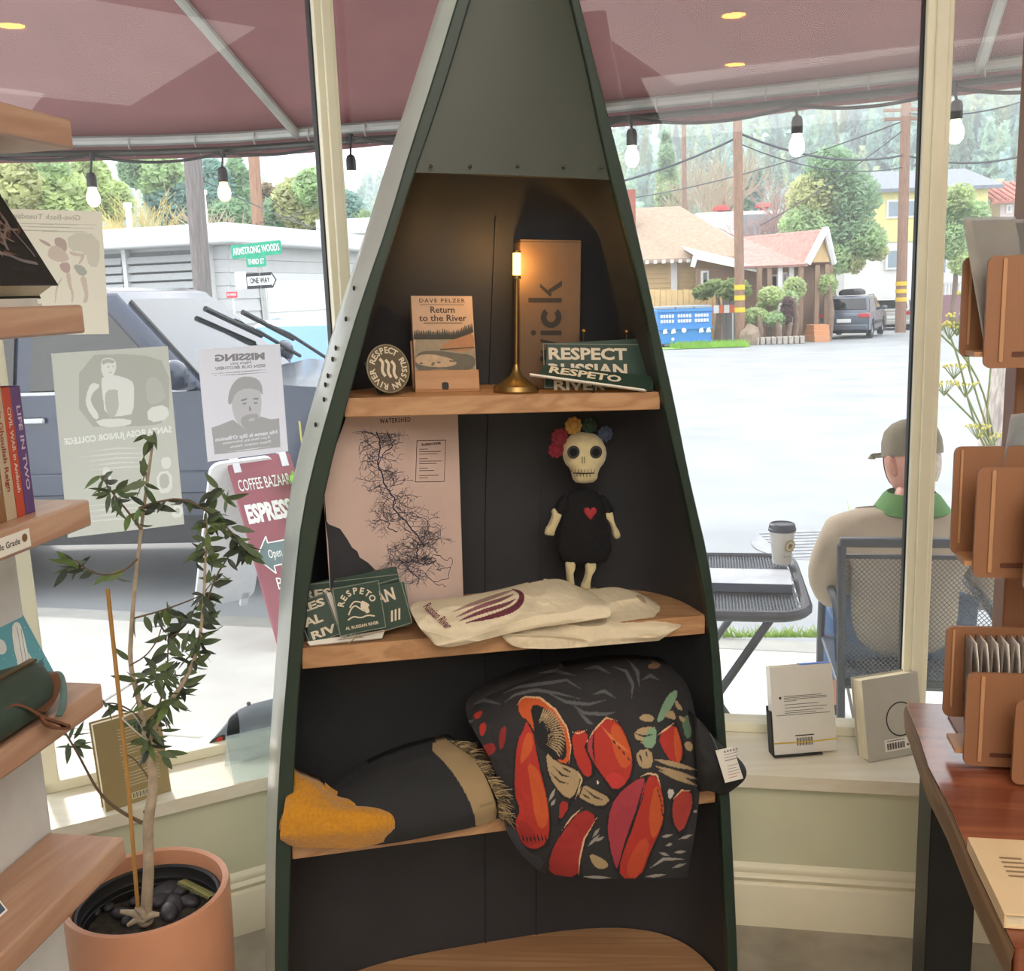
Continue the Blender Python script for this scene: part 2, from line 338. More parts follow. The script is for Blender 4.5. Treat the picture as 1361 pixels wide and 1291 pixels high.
# windows: frame with sill rail, jambs, mullion and panes
def window(name, F, gy, x0, x1, mulls, mw, ja, jb):
    z0, z1 = 0.415, 2.78
    b = MB(F); b.bx(x0, x1, gy-0.03, gy+0.03, z0, z0+0.028); b.bx(x0, x1, gy-0.03, gy+0.03, z1-0.04, z1); ja and b.bx(x0, x0+0.035, gy-0.03, gy+0.03, z0, z1); jb and b.bx(x1-0.035, x1, gy-0.03, gy+0.03, z0, z1)
    w = struct(name, b, m_cream, bev=0.003)
    xs = [x0+0.035*ja]
    for mx in mulls:
        b = MB(F); b.bx(mx-mw/2, mx+mw/2, gy-0.045, gy+0.02, z0+0.028, z1-0.04); b.bx(mx-mw*0.18, mx+mw*0.3, gy-0.058, gy-0.045, z0+0.028, z1-0.04)
        struct('mullion', b, m_cream, w, bev=0.003)
        b = MB(F); b.bx(mx-mw/2-0.004, mx-mw/2+0.0005, gy-0.02, gy+0.012, z0+0.028, z1-0.04); b.bx(mx+mw/2-0.0005, mx+mw/2+0.004, gy-0.02, gy+0.012, z0+0.028, z1-0.04); struct('gasket', b, m_seal, w)
        xs += [mx-mw/2, mx+mw/2]
    xs.append(x1-0.035*jb)
    for i in range(0, len(xs), 2):
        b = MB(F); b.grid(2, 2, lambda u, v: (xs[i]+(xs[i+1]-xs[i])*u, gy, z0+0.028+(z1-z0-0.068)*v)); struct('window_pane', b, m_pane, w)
    return w
mL = pxon(LW, 436, 210, GL); mR = pxon(RW, 1230, 420, GR); jL = inv(LW, atz(72, 1053, 0.43))
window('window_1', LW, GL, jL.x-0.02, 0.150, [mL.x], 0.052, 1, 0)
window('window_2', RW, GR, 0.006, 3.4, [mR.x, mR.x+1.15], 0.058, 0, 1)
# ------------------------------------------------------------------ pavement, road, far ground
NS = Vector((0.243, 0.970, 0)); TS = Vector((0.970, -0.243, 0))
SW = frame((0, 4.78, 0), TS, NS)                            # street frame: x along the kerb, y outward from the kerb line
SLOPE = 0.018
def gz(p):
    d = inv(SW, p).y
    return -0.10 - SLOPE*max(0, d)
m_walk = mat('sun_bleached_pavement', '#d0cdc4', 0.8, var=0.10, scale=3, bump=0.2)
m_road = mat('grey_asphalt', '#8f9293', 0.6, var=0.13, scale=0.9, bump=0.25)
m_kerb = mat('kerb_concrete', '#a5a49c', 0.85, var=0.1, scale=8)
m_grass = mat('verge_grass', '#7fa84a', 0.9, var=0.3, scale=30, bump=0.4)
# sidewalk in slabs with recessed joints
wk = MB(SW); wk.bx(-9, 12, -2.6, -0.16, -0.16, -0.034)
walk = struct('sidewalk', wk, mat('joint_dirt', '#6f6c62', 0.9))
for i in range(-3, 6):
    for j in range(2):
        x0 = i*1.5; y1 = -0.16-j*1.25
        b = MB(SW); b.bx(x0+0.006, x0+1.494, y1-1.238, y1, -0.034, -0.02); part('paving_slab', b, m_walk, walk, bev=0.006)
kb = MB(SW); kb.bx(-30, 14, -0.16, 0.0, -0.25, -0.02); struct('kerb', kb, m_kerb, bev=0.012, label='concrete kerb along the near pavement')
rd = MB(SW); rd.grid(30, 30, lambda u, v: (-90+220*u, 130*v, -0.10-SLOPE*130*v)); struct('road', rd, m_road, label='pale asphalt road and crossing')
# ------------------------------------------------------------------ the upright canoe bookcase
YAW, LEAN = math.radians(15.0), math.radians(2.4)
CANOE = TR(0.0, 1.98, 0) @ RZ(YAW) @ RY(LEAN)               # x across the opening, y into the hull, z up the canoe
def cz(x, y, d=0.0):
    """pixel -> point of the canoe frame at depth d behind the opening"""
    P = CANOE @ Vector((0, d, 0)); N = CANOE.to_3x3() @ Vector((0, 1, 0)); return inv(CANOE, onplane(x, y, P, N))
def ct(x, y, z):
    P = CANOE @ Vector((0, 0, z)); N = CANOE.to_3x3() @ Vector((0, 0, 1)); return inv(CANOE, onplane(x, y, P, N))
def interp(tab):
    tab = sorted(tab); zs = [t[0] for t in tab]; xs = [t[1] for t in tab]
    def f(z):
        if z <= zs[0]: return xs[0]
        if z >= zs[-1]: return xs[-1]+(xs[-1]-xs[-4])/(zs[-1]-zs[-4])*(z-zs[-1])
        return float(np.interp(z, zs, xs))
    return f
def edge(px): return interp([(p.z, p.x) for p in (cz(*q) for q in smooth_poly(px, 2, False))])
eLo = edge([(607, 0), (571, 118), (540, 212), (514, 302), (479, 400), (452, 490), (426, 580), (402, 674), (390, 780), (383, 876), (372, 1000), (366, 1120), (365, 1291)])
eRo = edge([(769, 0), (790, 85), (811, 169), (834, 257), (853, 340), (872, 430), (897, 540), (916, 640), (935, 716), (944, 761), (955, 850), (965, 991), (974, 1151), (980, 1291)])
eLi = edge([(625, 0), (590, 118), (550, 233), (531, 290), (497, 400), (474, 490), (452, 570), (431, 654), (414, 760), (400, 876), (392, 1000), (386, 1150), (383, 1291)])
eRi = edge([(757, 0), (778, 85), (795, 169), (809, 233), (824, 287), (852, 389), (862, 440), (880, 533), (900, 618), (913, 675), (937, 796), (944, 850), (957, 1080), (967, 1291)])
ZDECK = cz(680, 234).z; ZTOP = 2.95; ZBOT = 0.02
def wz(z): return max(0.004, (eRo(z)-eLo(z))/2)
def cx(z): return (eRo(z)+eLo(z))/2
def depth(z): return 0.315*min(1.0, (wz(z)/0.42))**0.55
def section(z, inset, n=28, flare=1.0, y0=0.0, w=None, c=None, dd=None):
    w = (w if w is not None else wz(z))-inset; D = (dd if dd is not None else depth(z))-inset; c = cx(z) if c is None else c; q = []
    for i in range(n+1):
        t = -PI/2+PI*i/n; s, k = math.sin(t), math.cos(t)
        X = math.copysign(abs(s)**0.62, s); Y = abs(k)**0.62
        fl = 1+(flare-1)*math.sin(min(1, Y*1.4)*PI)
        bul = 0.034*min(1, max(0, (z-0.7)/1.0))*s*math.sin(min(1, Y)*PI*.5) if flare > 1 else 0
        q.append((c+w*X*fl+bul, y0+(D-y0)*Y, z))
    return q
zz = [ZBOT+(ZTOP-ZBOT)*i/44 for i in range(45) if wz(ZBOT+(ZTOP-ZBOT)*i/44) > 0.012]
m_hull = mat('pale_green_hull_paint', '#b0b7ae', 0.28, var=0.10, scale=9, bump=0.25, spec=0.6, coat=0.25)  # window reflection on the green hull is put into this pale colour
m_rimg = mat('dark_green_gunwale_paint', '#27382f', 0.4, var=0.12, scale=12, bump=0.1)
m_deck = mat('olive_green_deck_paint', '#40463d', 0.5, var=0.06, scale=5, bump=0.06)
m_dark = mat('charcoal_interior_paint', '#323438', 0.6, var=0.10, scale=6, bump=0.06)
m_oak = wood('oak_shelf_wood', '#a27650', '#c79d74', 0.5, 0, 10)
m_screw = mat('screw_steel', '#4b4a44', 0.4, 0.8)
canoe = thing('canoe_bookcase', 'tall dark green half canoe standing on end as a bookcase between the windows', 'bookcase', M=TR(0, 1.98, 0) )
b = MB(CANOE); b.loft([section(z, 0.0, flare=1.04) for z in zz], cap=False, closed=False); part('hull', b, m_hull, canoe, label='pale grey-green outer hull', sharp=60)
zi = [z for z in zz if z < ZDECK+0.25]
b = MB(CANOE); b.loft([section(z, 0.014, w=(eRi(z)-eLi(z))/2+0.016, c=(eRi(z)+eLi(z))/2, y0=0.004)[::-1] for z in zi], cap=False, closed=False); part('lining', b, m_dark, canoe, label='charcoal painted inside of the hull', sharp=60)
b = MB(CANOE)
for eo, ei, s in ((eLo, eLi, 1), (eRo, eRi, -1)):
    rings = []
    for z in zz:
        xo, xi = eo(z), ei(z)
        if (xi-xo)*s < 0.012: xi = xo+0.012*s
        if s*(cx(z)-xi) < 0.001: xi = cx(z)
        rings.append([(xo, -0.006, z), (xi, -0.006, z), (xi, 0.016, z), (xo, 0.016, z)])
    b = MB(CANOE); b.loft(rings); part('gunwale', b, m_rimg, canoe, label='dark green gunwale edge', bev=0.003)
zd = [ZDECK]+[z for z in zz if z > ZDECK+0.02]
b = MB(CANOE)
for y, fl in ((0.002, 0), (0.012, 1)):
    v = []
    for z in zd:
        xl, xr = min(eLi(z), cx(z)), max(eRi(z), cx(z)); v += [(xl+(xr-xl)*i/6, y-0.012*(1-(i/3-1)**2)*(0 if fl else 1), z) for i in range(7)]
    f = [(k*7+i, k*7+i+1, (k+1)*7+i+1, (k+1)*7+i) for k in range(len(zd)-1) for i in range(6)]; b.add(v, [q[::-1] for q in f] if fl else f)
n7 = 7*len(zd); b.f += [(i, n7+i, n7+i+1, i+1) for i in range(6)]; b.m += [0]*6
part('deck', b, m_deck, canoe, label='olive green bow deck panel')
for x, y in ((571, 222), (623, 222), (686, 222), (747, 223), (797, 223)):
    p = cz(x, y); b = MB(CANOE); b.ball((p.x, -0.012, p.z), (0.0035, 0.0025, 0.0035), 10, 6); part('rivet', b, m_screw, canoe)
for x, y in ((470, 383), (463, 424), (452, 463), (446, 478), (440, 500), (437, 512), (435, 531), (424, 565)):      # old screw holes along the gunwale side
    z = cz(x, y, 0.03).z; yh = 0.03+0.02*((x*7) % 3)/3; Yn = yh/depth(z); kk = Yn**(1/.62); ss = math.sqrt(1-kk*kk); px = cx(z)-wz(z)*ss**.62*(1+.04*math.sin(min(1, Yn*1.4)*PI))-.034*min(1, max(0, z-.7))*ss*math.sin(Yn*PI*.5); b = MB(CANOE); b.ball((px, yh, z), (0.0025, 0.005, 0.005), 10, 6); part('screw_hole', b, m_seal, canoe)
# two upright battens on the inside of the hull
for x in (-0.03, 0.10):
    b = MB(CANOE); zt = [z for z in zz if z < ZDECK-0.05]
    b.loft([[(x-0.002, depth(z)-0.02, z), (x+0.002, depth(z)-0.02, z), (x+0.002, depth(z)-0.012, z), (x-0.002, depth(z)-0.012, z)] for z in zt]); part('seam_batten', b, m_dark, canoe)
SH = [cz(670, 526).z, (cz(400, 862).z+cz(941, 823).z)/2, (cz(385, 1131).z+cz(955, 1052).z)/2]
SH.append(SH[2]-(SH[1]-SH[2])*1.0-0.075)
for k, z in enumerate(SH):
    th = (0.036, 0.042, 0.030, 0.04)[k]
    z0 = z-th
    b = MB(CANOE); out = [(p[0], p[1]) for p in section(z0+0.01, 0.016, w=(eRi(z0)-eLi(z0))/2+0.012, c=(eRi(z0)+eLi(z0))/2, y0=0.0)]
    out = [(x, max(y, 0.012)) for x, y in out]
    b.prism(out, z0, z); part('shelf', b, m_oak, canoe, label=('top', 'second', 'third', 'bottom')[k]+' oak shelf', bev=0.002)
print('shelves', SH, 'deck', ZDECK)
# ------------------------------------------------------------------ cloth tools: rows of measured points lofted into a draped sheet
def project(P):
    v = np.asarray(P)-CC_; z = v @ CF_; return np.stack([680.5+FPX*(v @ CR_)/z, 645.5-FPX*(v @ CU_)/z], -1)
def resample(pts, n):
    P = np.array(pts, float); d = np.r_[0, np.cumsum(np.linalg.norm(np.diff(P, axis=0), axis=1))]; t = np.linspace(0, d[-1], n)
    return np.stack([np.interp(t, d, P[:, k]) for k in range(P.shape[1])], -1)
def spline_rows(R, m):
    """Catmull-Rom through the rows R[k] (each n x 3) -> m rows"""
    k = len(R); out = []
    for t in np.linspace(0, k-1, m):
        i = min(int(t), k-2); f = t-i; a, b, c, d = R[max(i-1, 0)], R[i], R[i+1], R[min(i+2, k-1)]
        out.append(0.5*((2*b)+(c-a)*f+(2*a-5*b+4*c-d)*f*f+(3*b-a-3*c+d)*f**3))
    return np.array(out)
def drape(rows, n, m, wr=0.004, wscale=14, seed=0, edge=0.03, epow=4, back=0.03, fold=0.0):
    """rows: (pixel list, depth behind the canoe opening); returns world-space grid m x n x 3"""
    R = []
    for px, dep in rows:
        q = resample(smooth_poly(px, 2, False), n); r = []
        for i in range(n):
            u = abs(2*i/(n-1)-1)
            dd = dep(i/(n-1)) if callable(dep) else dep
            r.append(tuple(cz(q[i][0], q[i][1], dd+edge*u**epow)))
        R.append(np.array(r))
    G = spline_rows(R, m)
    M = np.array(CANOE)
    W = G @ M[:3, :3].T + M[:3, 3]
    for j in range(m):
        for i in range(n):
            p = Vector(W[j, i]); f = noise.fractal(Vector((p.x*wscale+seed, p.y*wscale, p.z*wscale*0.8)), 0.9, 2.1, 4)
            d = Vector(W[j, i])-Vector(CC_); d.normalize()
            if fold: g = noise.noise(Vector((p.x*7+p.z*9+seed, p.y*5, p.z*26))); f += -fold*(1-min(1, abs(g)*3.2))**2
            W[j, i] += np.array(d)*f*wr
    return W
def sheet_mesh(name, W, mats, back=0.02, colour=None, sharp=0):
    """grid -> closed thin body (front sheet + a back sheet set behind it)"""
    m, n, _ = W.shape; nb = np.array(CANOE.to_3x3() @ Vector((0, 1, 0)))*back
    V = np.concatenate([W.reshape(-1, 3), (W+nb).reshape(-1, 3)]); idx = np.arange(m*n).reshape(m, n); N = m*n
    a, b, c, d = idx[:-1, :-1].ravel(), idx[:-1, 1:].ravel(), idx[1:, 1:].ravel(), idx[1:, :-1].ravel()
    F = [tuple(q) for q in np.stack([a, b, c, d], -1)]+[tuple(q) for q in np.stack([d, c, b, a], -1)+N]
    ring = list(idx[0, :])+list(idx[1:, -1])+list(idx[-1, -2::-1])+list(idx[-2:0, 0])
    F += [(ring[i], ring[i]+N, ring[(i+1) % len(ring)]+N, ring[(i+1) % len(ring)]) for i in range(len(ring))]
    me = bpy.data.meshes.new(name); me.from_pydata(V.tolist(), [], F); me.materials.append(mats); me.shade_smooth()
    bm = bmesh.new(); bm.from_mesh(me); bmesh.ops.recalc_face_normals(bm, faces=bm.faces); bm.to_mesh(me); bm.free()
    if colour is not None:
        px = project(V); C = colour(px); at = me.color_attributes.new('print', 'FLOAT_COLOR', 'POINT'); at.data.foreach_set('color', np.c_[C, np.ones(len(C))].astype(np.float32).ravel())
    me.update(); return me
def in_poly(px, poly):
    x, y = px[:, 0], px[:, 1]; r = np.zeros(len(px), bool); n = len(poly)
    for i in range(n):
        x0, y0 = poly[i]; x1, y1 = poly[(i+1) % n]
        if y0 == y1: continue
        c = ((y0 > y) != (y1 > y)) & (x < (x1-x0)*(y-y0)/(y1-y0)+x0); r ^= c
    return r
def near_line(px, pts, w):
    r = np.zeros(len(px), bool); P = [np.array(p, float) for p in pts]; k = len(P)-1
    for i in range(k):
        a, b = P[i], P[i+1]; ab = b-a; t = np.clip(((px-a) @ ab)/max(ab @ ab, 1e-9), 0, 1); d = np.linalg.norm(px-a-t[:, None]*ab, axis=1)
        wv = w*np.sin(np.clip((i+t)/k, 0.06, 0.94)*PI) if k else w
        r |= d < wv/2
    return r
def painter(base, layers, o=(0, 0), s=1.0):
    def f(px):
        C = np.tile(np.array(lin(base)[:3]), (len(px), 1)); q = (px-np.array(o))*s
        for L in layers:
            if L[0] == 'p': k = in_poly(q, smooth_poly(L[2], 1) if len(L) < 4 else L[2])
            elif L[0] == 't':
                k = np.zeros(len(q), bool); T_ = np.array([p for t in L[2] for p in t]); sel = np.where((q[:, 0] > T_[:, 0].min()) & (q[:, 0] < T_[:, 0].max()) & (q[:, 1] > T_[:, 1].min()) & (q[:, 1] < T_[:, 1].max()))[0]
                for t in L[2]: k[sel] |= in_poly(q[sel], t)
            else: k = near_line(q, L[2], L[3])
            C[k] = lin(L[1])[:3]
        return C
    return f
m_fab = vcol('printed_cotton', 0.85)
# ------------------------------------------------------------------ cards and boards given by four measured corners (TL, TR, BR, BL)
def card(cor, dt, db, th, F=None):
    """returns builder, print frame, width, height; dt/db = depth of top / bottom edge behind the opening"""
    P = [cz(*cor[0], dt), cz(*cor[1], dt), cz(*cor[2], db), cz(*cor[3], db)]
    P = [CANOE @ p for p in P]; F = frame(P[3], P[2]-P[3], P[0]-P[3]); Fi = F.inverted(); L = [Fi @ p for p in P]
    b = MB(F); b.prism([(p.x, p.y) for p in L], -th, 0.0); return b, F, (P[2]-P[3]).length, (P[0]-P[3]).length
m_stick = mat('dark_green_sticker_vinyl', '#2c4238', 0.4, var=0.04)
m_cream_ink = mat('cream_ink', '#d8cdb6', 0.6, var=0.03)
m_paper = mat('white_paper', '#e6e2d8', 0.8, var=0.02)
m_blackink = mat('black_ink', '#2a2623', 0.7, var=0.05)
m_brass = mat('aged_brass', '#9c7f4e', 0.35, 0.85, var=0.1)
m_ply = wood('light_plywood', '#a8794e', '#c0946a', 0.5, 0, 12)
# book on its stand
o1 = ct(595, 521, SH[0]); S1 = CANOE @ TR(o1.x, o1.y, SH[0])
LB = RX(math.radians(-14))
bs = thing('book_stand', 'small bent plywood stand holding the paperback on the top canoe shelf', 'stand', M=S1)
b = MB(S1); b.bx(-0.066, 0.066, -0.002, 0.05, 0, 0.007); part('base', b, m_ply, bs, bev=0.001)
b = MB(S1 @ LB); b.bx(-0.066, 0.066, -0.004, 0.003, 0.004, 0.044); part('lip', b, m_ply, bs, bev=0.0015)
b = MB(S1 @ LB); b.bx(-0.066, 0.066, 0.024, 0.03, 0.004, 0.11); part('back_rest', b, m_ply, bs, bev=0.001)
b = MB(S1 @ LB); b.prism(rrect(-0.012, 0.002, 0.004, 0.019, 0.004), 0.004, 0.0045, T=RX(PI/2)); part('notch', b, m_seal, bs, label='dark notch cut in the lip')
bk = thing('paperback_book', 'tan paperback with a painted river scene on the plywood stand', 'book', M=S1 @ LB)
m_cov = mat('tan_book_cover', '#b9987a', 0.5, var=0.05); m_page = mat('book_pages', '#d5c8ab', 0.8, var=0.08, scale=60, stretch=(1, 1, 20))
b = MB(S1 @ LB); b.bx(-0.063, 0.063, 0.0055, 0.0065, 0.008, 0.197); b.bx(-0.063, 0.063, 0.0215, 0.0225, 0.008, 0.197); b.bx(-0.063, -0.062, 0.0065, 0.0215, 0.008, 0.197); part('cover', b, m_cov, bk)
b = MB(S1 @ LB); b.bx(-0.062, 0.062, 0.0066, 0.0214, 0.009, 0.196); part('pages', b, m_page, bk)
BF = S1 @ LB @ TR(0, 0.0055, 0) @ RX(PI/2)
b = MB(BF); text(b, 'DAVE PELZER', 0, 0.187, 0.0115, 0.0004, sp=1.25, width=0.094, bold=0.01); text(b, 'Return', 0, 0.168, 0.0185, 0.0004, bold=0.012); text(b, 'to the River', 0, 0.151, 0.0185, 0.0004, bold=0.012, width=0.098)
b.flat([(-0.04, 0.1405), (0.04, 0.1405), (0.04, 0.142), (-0.04, 0.142)], 0.0004); b.flat([(-0.045, 0.1785), (0.045, 0.1785), (0.045, 0.1795), (-0.045, 0.1795)], 0.0004); part('lettering', b, m_blackink, bk)
pic = [('#8e8168', [(-0.062, 0.12), (-0.03, 0.125), (0.0, 0.121), (0.062, 0.128), (0.062, 0.01), (-0.062, 0.01)]), ('#a0714a', [(0.062, 0.125), (0.03, 0.115), (0.0, 0.10), (-0.01, 0.088), (0.03, 0.082), (0.062, 0.085)]),
       ('#5a5648', [(-0.062, 0.082), (-0.02, 0.086), (0.02, 0.08), (0.062, 0.075), (0.062, 0.05), (0.03, 0.04), (-0.01, 0.05), (-0.062, 0.04)]), ('#b49a7c', [(-0.06, 0.075), (-0.03, 0.079), (0.01, 0.07), (0.028, 0.058), (0.0, 0.05), (-0.04, 0.053), (-0.062, 0.06)]),
       ('#7d6a52', [(-0.062, 0.03), (0.0, 0.036), (0.062, 0.032), (0.062, 0.044), (0.062, 0.044), (0.02, 0.045), (-0.03, 0.04)])]
b = MB(BF)
for k, (c, p) in enumerate(pic): b.flat(smooth_poly(p, 2), 0.0002+0.00008*k, k)
for i in range(34):
    x = -0.06+0.0036*i; y = 0.112+(0.0 if x < 0.02 else (x-0.02)*0.35); h = 0.011+0.006*rnd.random(); b.flat([(x-0.003, y-0.004), (x+0.003, y-0.004), (x+0.0006, y+h), (x-0.0006, y+h)], 0.0009, 5)
b.flat([(-0.01, 0.086), (0.062, 0.09), (0.062, 0.092), (-0.01, 0.088)], 0.0009, 5)
for i in range(9):
    x, y = rnd.uniform(-0.05, 0.03), rnd.uniform(0.055, 0.076); b.flat(circ(0.0018, 8, x, y, rx=0.004), 0.0008, 2)
part('cover_picture', b, [mat('cover_print_%d' % k, c, 0.55, var=0.1, scale=120) for k, (c, p) in enumerate(pic)]+[mat('cover_print_trees', '#37352b', 0.6)], bk, label='printed river bank with trees')
# brass table lamp
o2 = ct(686, 512, SH[0]); LY = 0.07; L2 = CANOE @ TR(cz(686, 500, LY).x, LY, SH[0])
lamp = thing('table_lamp', 'slim brass rechargeable table lamp with a glowing tube on the top shelf', 'lamp', M=L2)
b = MB(L2); b.lathe([(0.044, 0), (0.046, 0.004), (0.044, 0.013), (0.036, 0.016), (0.012, 0.034), (0.006, 0.05), (0.0045, 0.056)], 32); part('base', b, m_brass, lamp)
zt = cz(685, 335, LY).z-SH[0]; zb = cz(685, 368, LY).z-SH[0]
b = MB(L2); b.tube([(0, 0, 0.05), (0, 0, zb)], 0.0028, 12); part('stem', b, m_brass, lamp)
b = MB(L2); b.tube([(0, 0, zb-0.004), (0, 0, zb+0.003)], 0.0085, 16); part('collar', b, m_brass, lamp)
b = MB(L2); b.tube([(0, 0, zt-0.002), (0, 0, zt+0.002)], 0.008, 16); part('end_cap', b, m_brass, lamp)
b = MB(L2); b.tube([(0, 0, zb+0.003), (0, 0, zt-0.002)], 0.0078, 16); part('glow_tube', b, emis('amber_lamp_glow', '#ffb94a', 11.0), lamp, label='lit amber tube')
pd = bpy.data.lights.new('lamp_light', 'POINT'); pd.energy = 0.55; pd.color = (1.0, 0.55, 0.16); pd.shadow_soft_size = 0.012
po = bpy.data.objects.new('lamp_light', pd); COL.objects.link(po); po.parent = lamp; po.location = (0.006, 0.022, (zb+zt)/2); pd.shadow_soft_size = 0.006
# cardboard box behind the lamp with stencilled letters
o3 = ct(733, 500, SH[0]); B3 = CANOE @ TR(cz(731, 440, 0.118).x, 0.118, SH[0]) @ RZ(math.radians(-4))
m_card = mat('brown_cardboard', '#6a533e', 0.8, var=0.07, scale=30)
hb = cz(733, 319, 0.118).z-SH[0]
bx_ = thing('cardboard_box', 'tall brown cardboard lamp box with black stencil letters behind the brass lamp', 'box', M=B3)
b = MB(B3); b.bx(-0.064, 0.064, 0, 0.06, 0, hb-0.003); part('carton', b, m_card, bx_, bev=0.002)
b = MB(B3); b.bx(-0.063, 0.063, 0.001, 0.059, hb-0.003, hb); part('top_flap', b, m_card, bx_)
WF = B3 @ RX(PI/2)
b = MB(WF)
def letter(polys):
    for p in polys: b.flat(p, 0.0006)
# letters run upward: local (u along the word, v across) -> x = 0.026 - v, y = 0.075 + u
def up(pts): return [(0.024-q[1], 0.058+q[0]) for q in pts]
u = 0.0
for p in ([(0, .044), (.010, .044), (.020, .006), (.012, .0)], [(.020, .0), (.012, .04), (.022, .044), (.028, .012)], [(.028, .006), (.036, .0), (.046, .044), (.040, .044)]): letter([up(p)])
letter([up([(.054, 0), (.063, 0), (.063, .044), (.054, .044)]), up(circ(.0055, 14, .0585, .059))])
letter([up([(.078+.022*math.cos(a)*k-0.0+.012, .022+.022*math.sin(a)*k) for a, k in [(PI*.22+PI*1.56*i/14, 1) for i in range(15)]+[(PI*.22+PI*1.56*(14-i)/14, .45) for i in range(15)]])])
letter([up([(.120, 0), (.129, 0), (.129, .070), (.120, .070)]), up([(.131, .024), (.150, .046), (.158, .046), (.137, .021)]), up([(.138, .026), (.153, 0), (.164, 0), (.144, .031)])])
part('lettering', b, m_blackink, bx_)
# round sticker and the square card it leans on
sq = thing('square_card', 'small dark green card behind the round sticker at the left end', 'card', M=CANOE @ TR(*cz(503, 521, 0.05)))
b, F_, w_, h_ = card([(484, 483), (510, 470), (530, 522), (503, 524)], 0.075, 0.06, 0.003); part('sheet', b, [m_stick], sq)
rs = thing('round_sticker', 'round olive sticker with white ring lettering and three waves on the top shelf', 'sticker', M=CANOE @ TR(*cz(520, 521, 0.04)))
ca = CANOE @ cz(516, 490, 0.047); RF = frame(ca, CANOE.to_3x3() @ (Vector((1, 0.35, -0.22))), CANOE.to_3x3() @ Vector((0.12, 0.28, 1)))
R_ = 0.047
b = MB(RF); b.prism(circ(R_, 48), -0.002, 0); part('disc', b, mat('olive_sticker', '#5d5443', 0.5, var=0.04), rs)
b = MB(RF); v = [(math.cos(2*PI*i/48)*r, math.sin(2*PI*i/48)*r, 0.0003) for i in range(48) for r in (R_*.95, R_)]; b.add(v, [(2*i, 2*i+1, (2*i+3) % 96, (2*i+2) % 96) for i in range(48)]); part('rim_line', b, mat('olive_rim_ink', '#8c8066', 0.6), rs)
b = MB(RF); text_arc(b, 'RESPECT RUSSIAN RIVER ', 0, 0, R_*0.74, R_*0.36, math.radians(168), math.radians(360/22), 0.0004, bold=0.03)
for k in (-1, 0, 1):
    ribbon(b, smooth_poly([(R_*(.27*k-.16), R_*.33), (R_*(.27*k+.02), R_*.2), (R_*(.27*k-.02), -R_*.15), (R_*(.27*k+.16), -R_*.34)], 2, False), R_*.13, 0.0004)
part('lettering', b, m_cream_ink, rs)
# bumper stickers at the right end of the top shelf
st = thing('sticker_rack', 'low wire rack with two ball tips behind the bumper stickers', 'rack', M=CANOE @ TR(*ct(800, 515, SH[0])))
b = MB(CANOE); p0, p1, p2 = cz(776, 440, .09), cz(833, 441, .09), cz(805, 510, .03); zf = SH[0]+.002
for p in (p0, p1): b.tube([(p.x, .09, p.z), (p.x, .09, zf), (p.x, .022, zf), (p.x, .02, zf+.012)], 0.0016, 8)
b.tube([(p0.x, .09, zf), (p1.x, .09, zf)], 0.0016, 8); part('wire', b, m_screw, st)
for p in (p0, p1): b = MB(CANOE); b.ball((p.x, .09, p.z), .0048, 12, 8); part('ball_tip', b, m_brass, st)
def sticker(name, label, cor, dt, db, th, lines, group=None, mats=None, edge=True):
    b, F, w, h = card(cor, dt, db, th); t = thing(name, label, 'sticker', M=TR(*F.translation), group=group)
    part('sheet', b, mats or m_stick, t)
    if lines:
        b = MB(F)
        for ln in lines: text(b, ln[0], w*ln[1], h*ln[2], h*ln[3], 0.0005, bold=ln[5] if len(ln) > 5 else 0.035, shear=ln[6] if len(ln) > 6 else 0, width=w*ln[4] if ln[4] else None, align='CENTER' if not (len(ln) > 7) else ln[7])
        part('lettering', b, m_cream_ink, t)
    if edge:
        b = MB(F); e = 0.0012
        for q in ((0, w, -e/3, e), (0, w, h-e, h+e/3), (-e/3, e, 0, h), (w-e, w+e/3, 0, h)): b.flat([(q[0], q[2]), (q[1], q[2]), (q[1], q[3]), (q[0], q[3])], 0.0003)
        part('border', b, mat('sticker_border', '#7f8a7c', 0.6), t)
    return t, F, w, h
sticker('bumper_sticker', 'green bumper sticker reading RESPECT RUSSIAN, standing at the back of the wire rack', [(727, 457), (868, 449), (872, 516), (724, 516)], 0.07, 0.05, 0.004, [('RESPECT', .39, .76, .36, .70), ('RUSSIAN', .39, .40, .36, .70), ('RIVER', .30, .05, .3, .46)])
b = MB(CANOE); P = [cz(716, 494, 0.012), cz(870, 517, 0.012)]
t2, F2, w2, h2 = sticker('bumper_sticker', 'lower curled bumper sticker reading RESPETO in slanted letters at the front of the rack', [(722, 485), (872, 494), (868, 519), (716, 498)], 0.034, 0.012, 0.003, [('RESPETO', .40, .55, .80, .64, .035, .25)], edge=False)
b = MB(CANOE); a_, c_ = cz(705, 497, 0.006), cz(858, 518, 0.006); zz0 = SH[0]
b.loft([[(a_.x+(c_.x-a_.x)*k, y_, a_.z+(c_.z-a_.z)*k-0.004+zo) for y_, zo in ((0.0, .002), (0.008, -.001), (0.012, .0045), (0.0105, .005), (0.007, .0005), (0.001, .0035))] for k in (0, .25, .5, .75, 1)]); part('curled_edge', b, m_paper, t2, label='white curled paper edge')
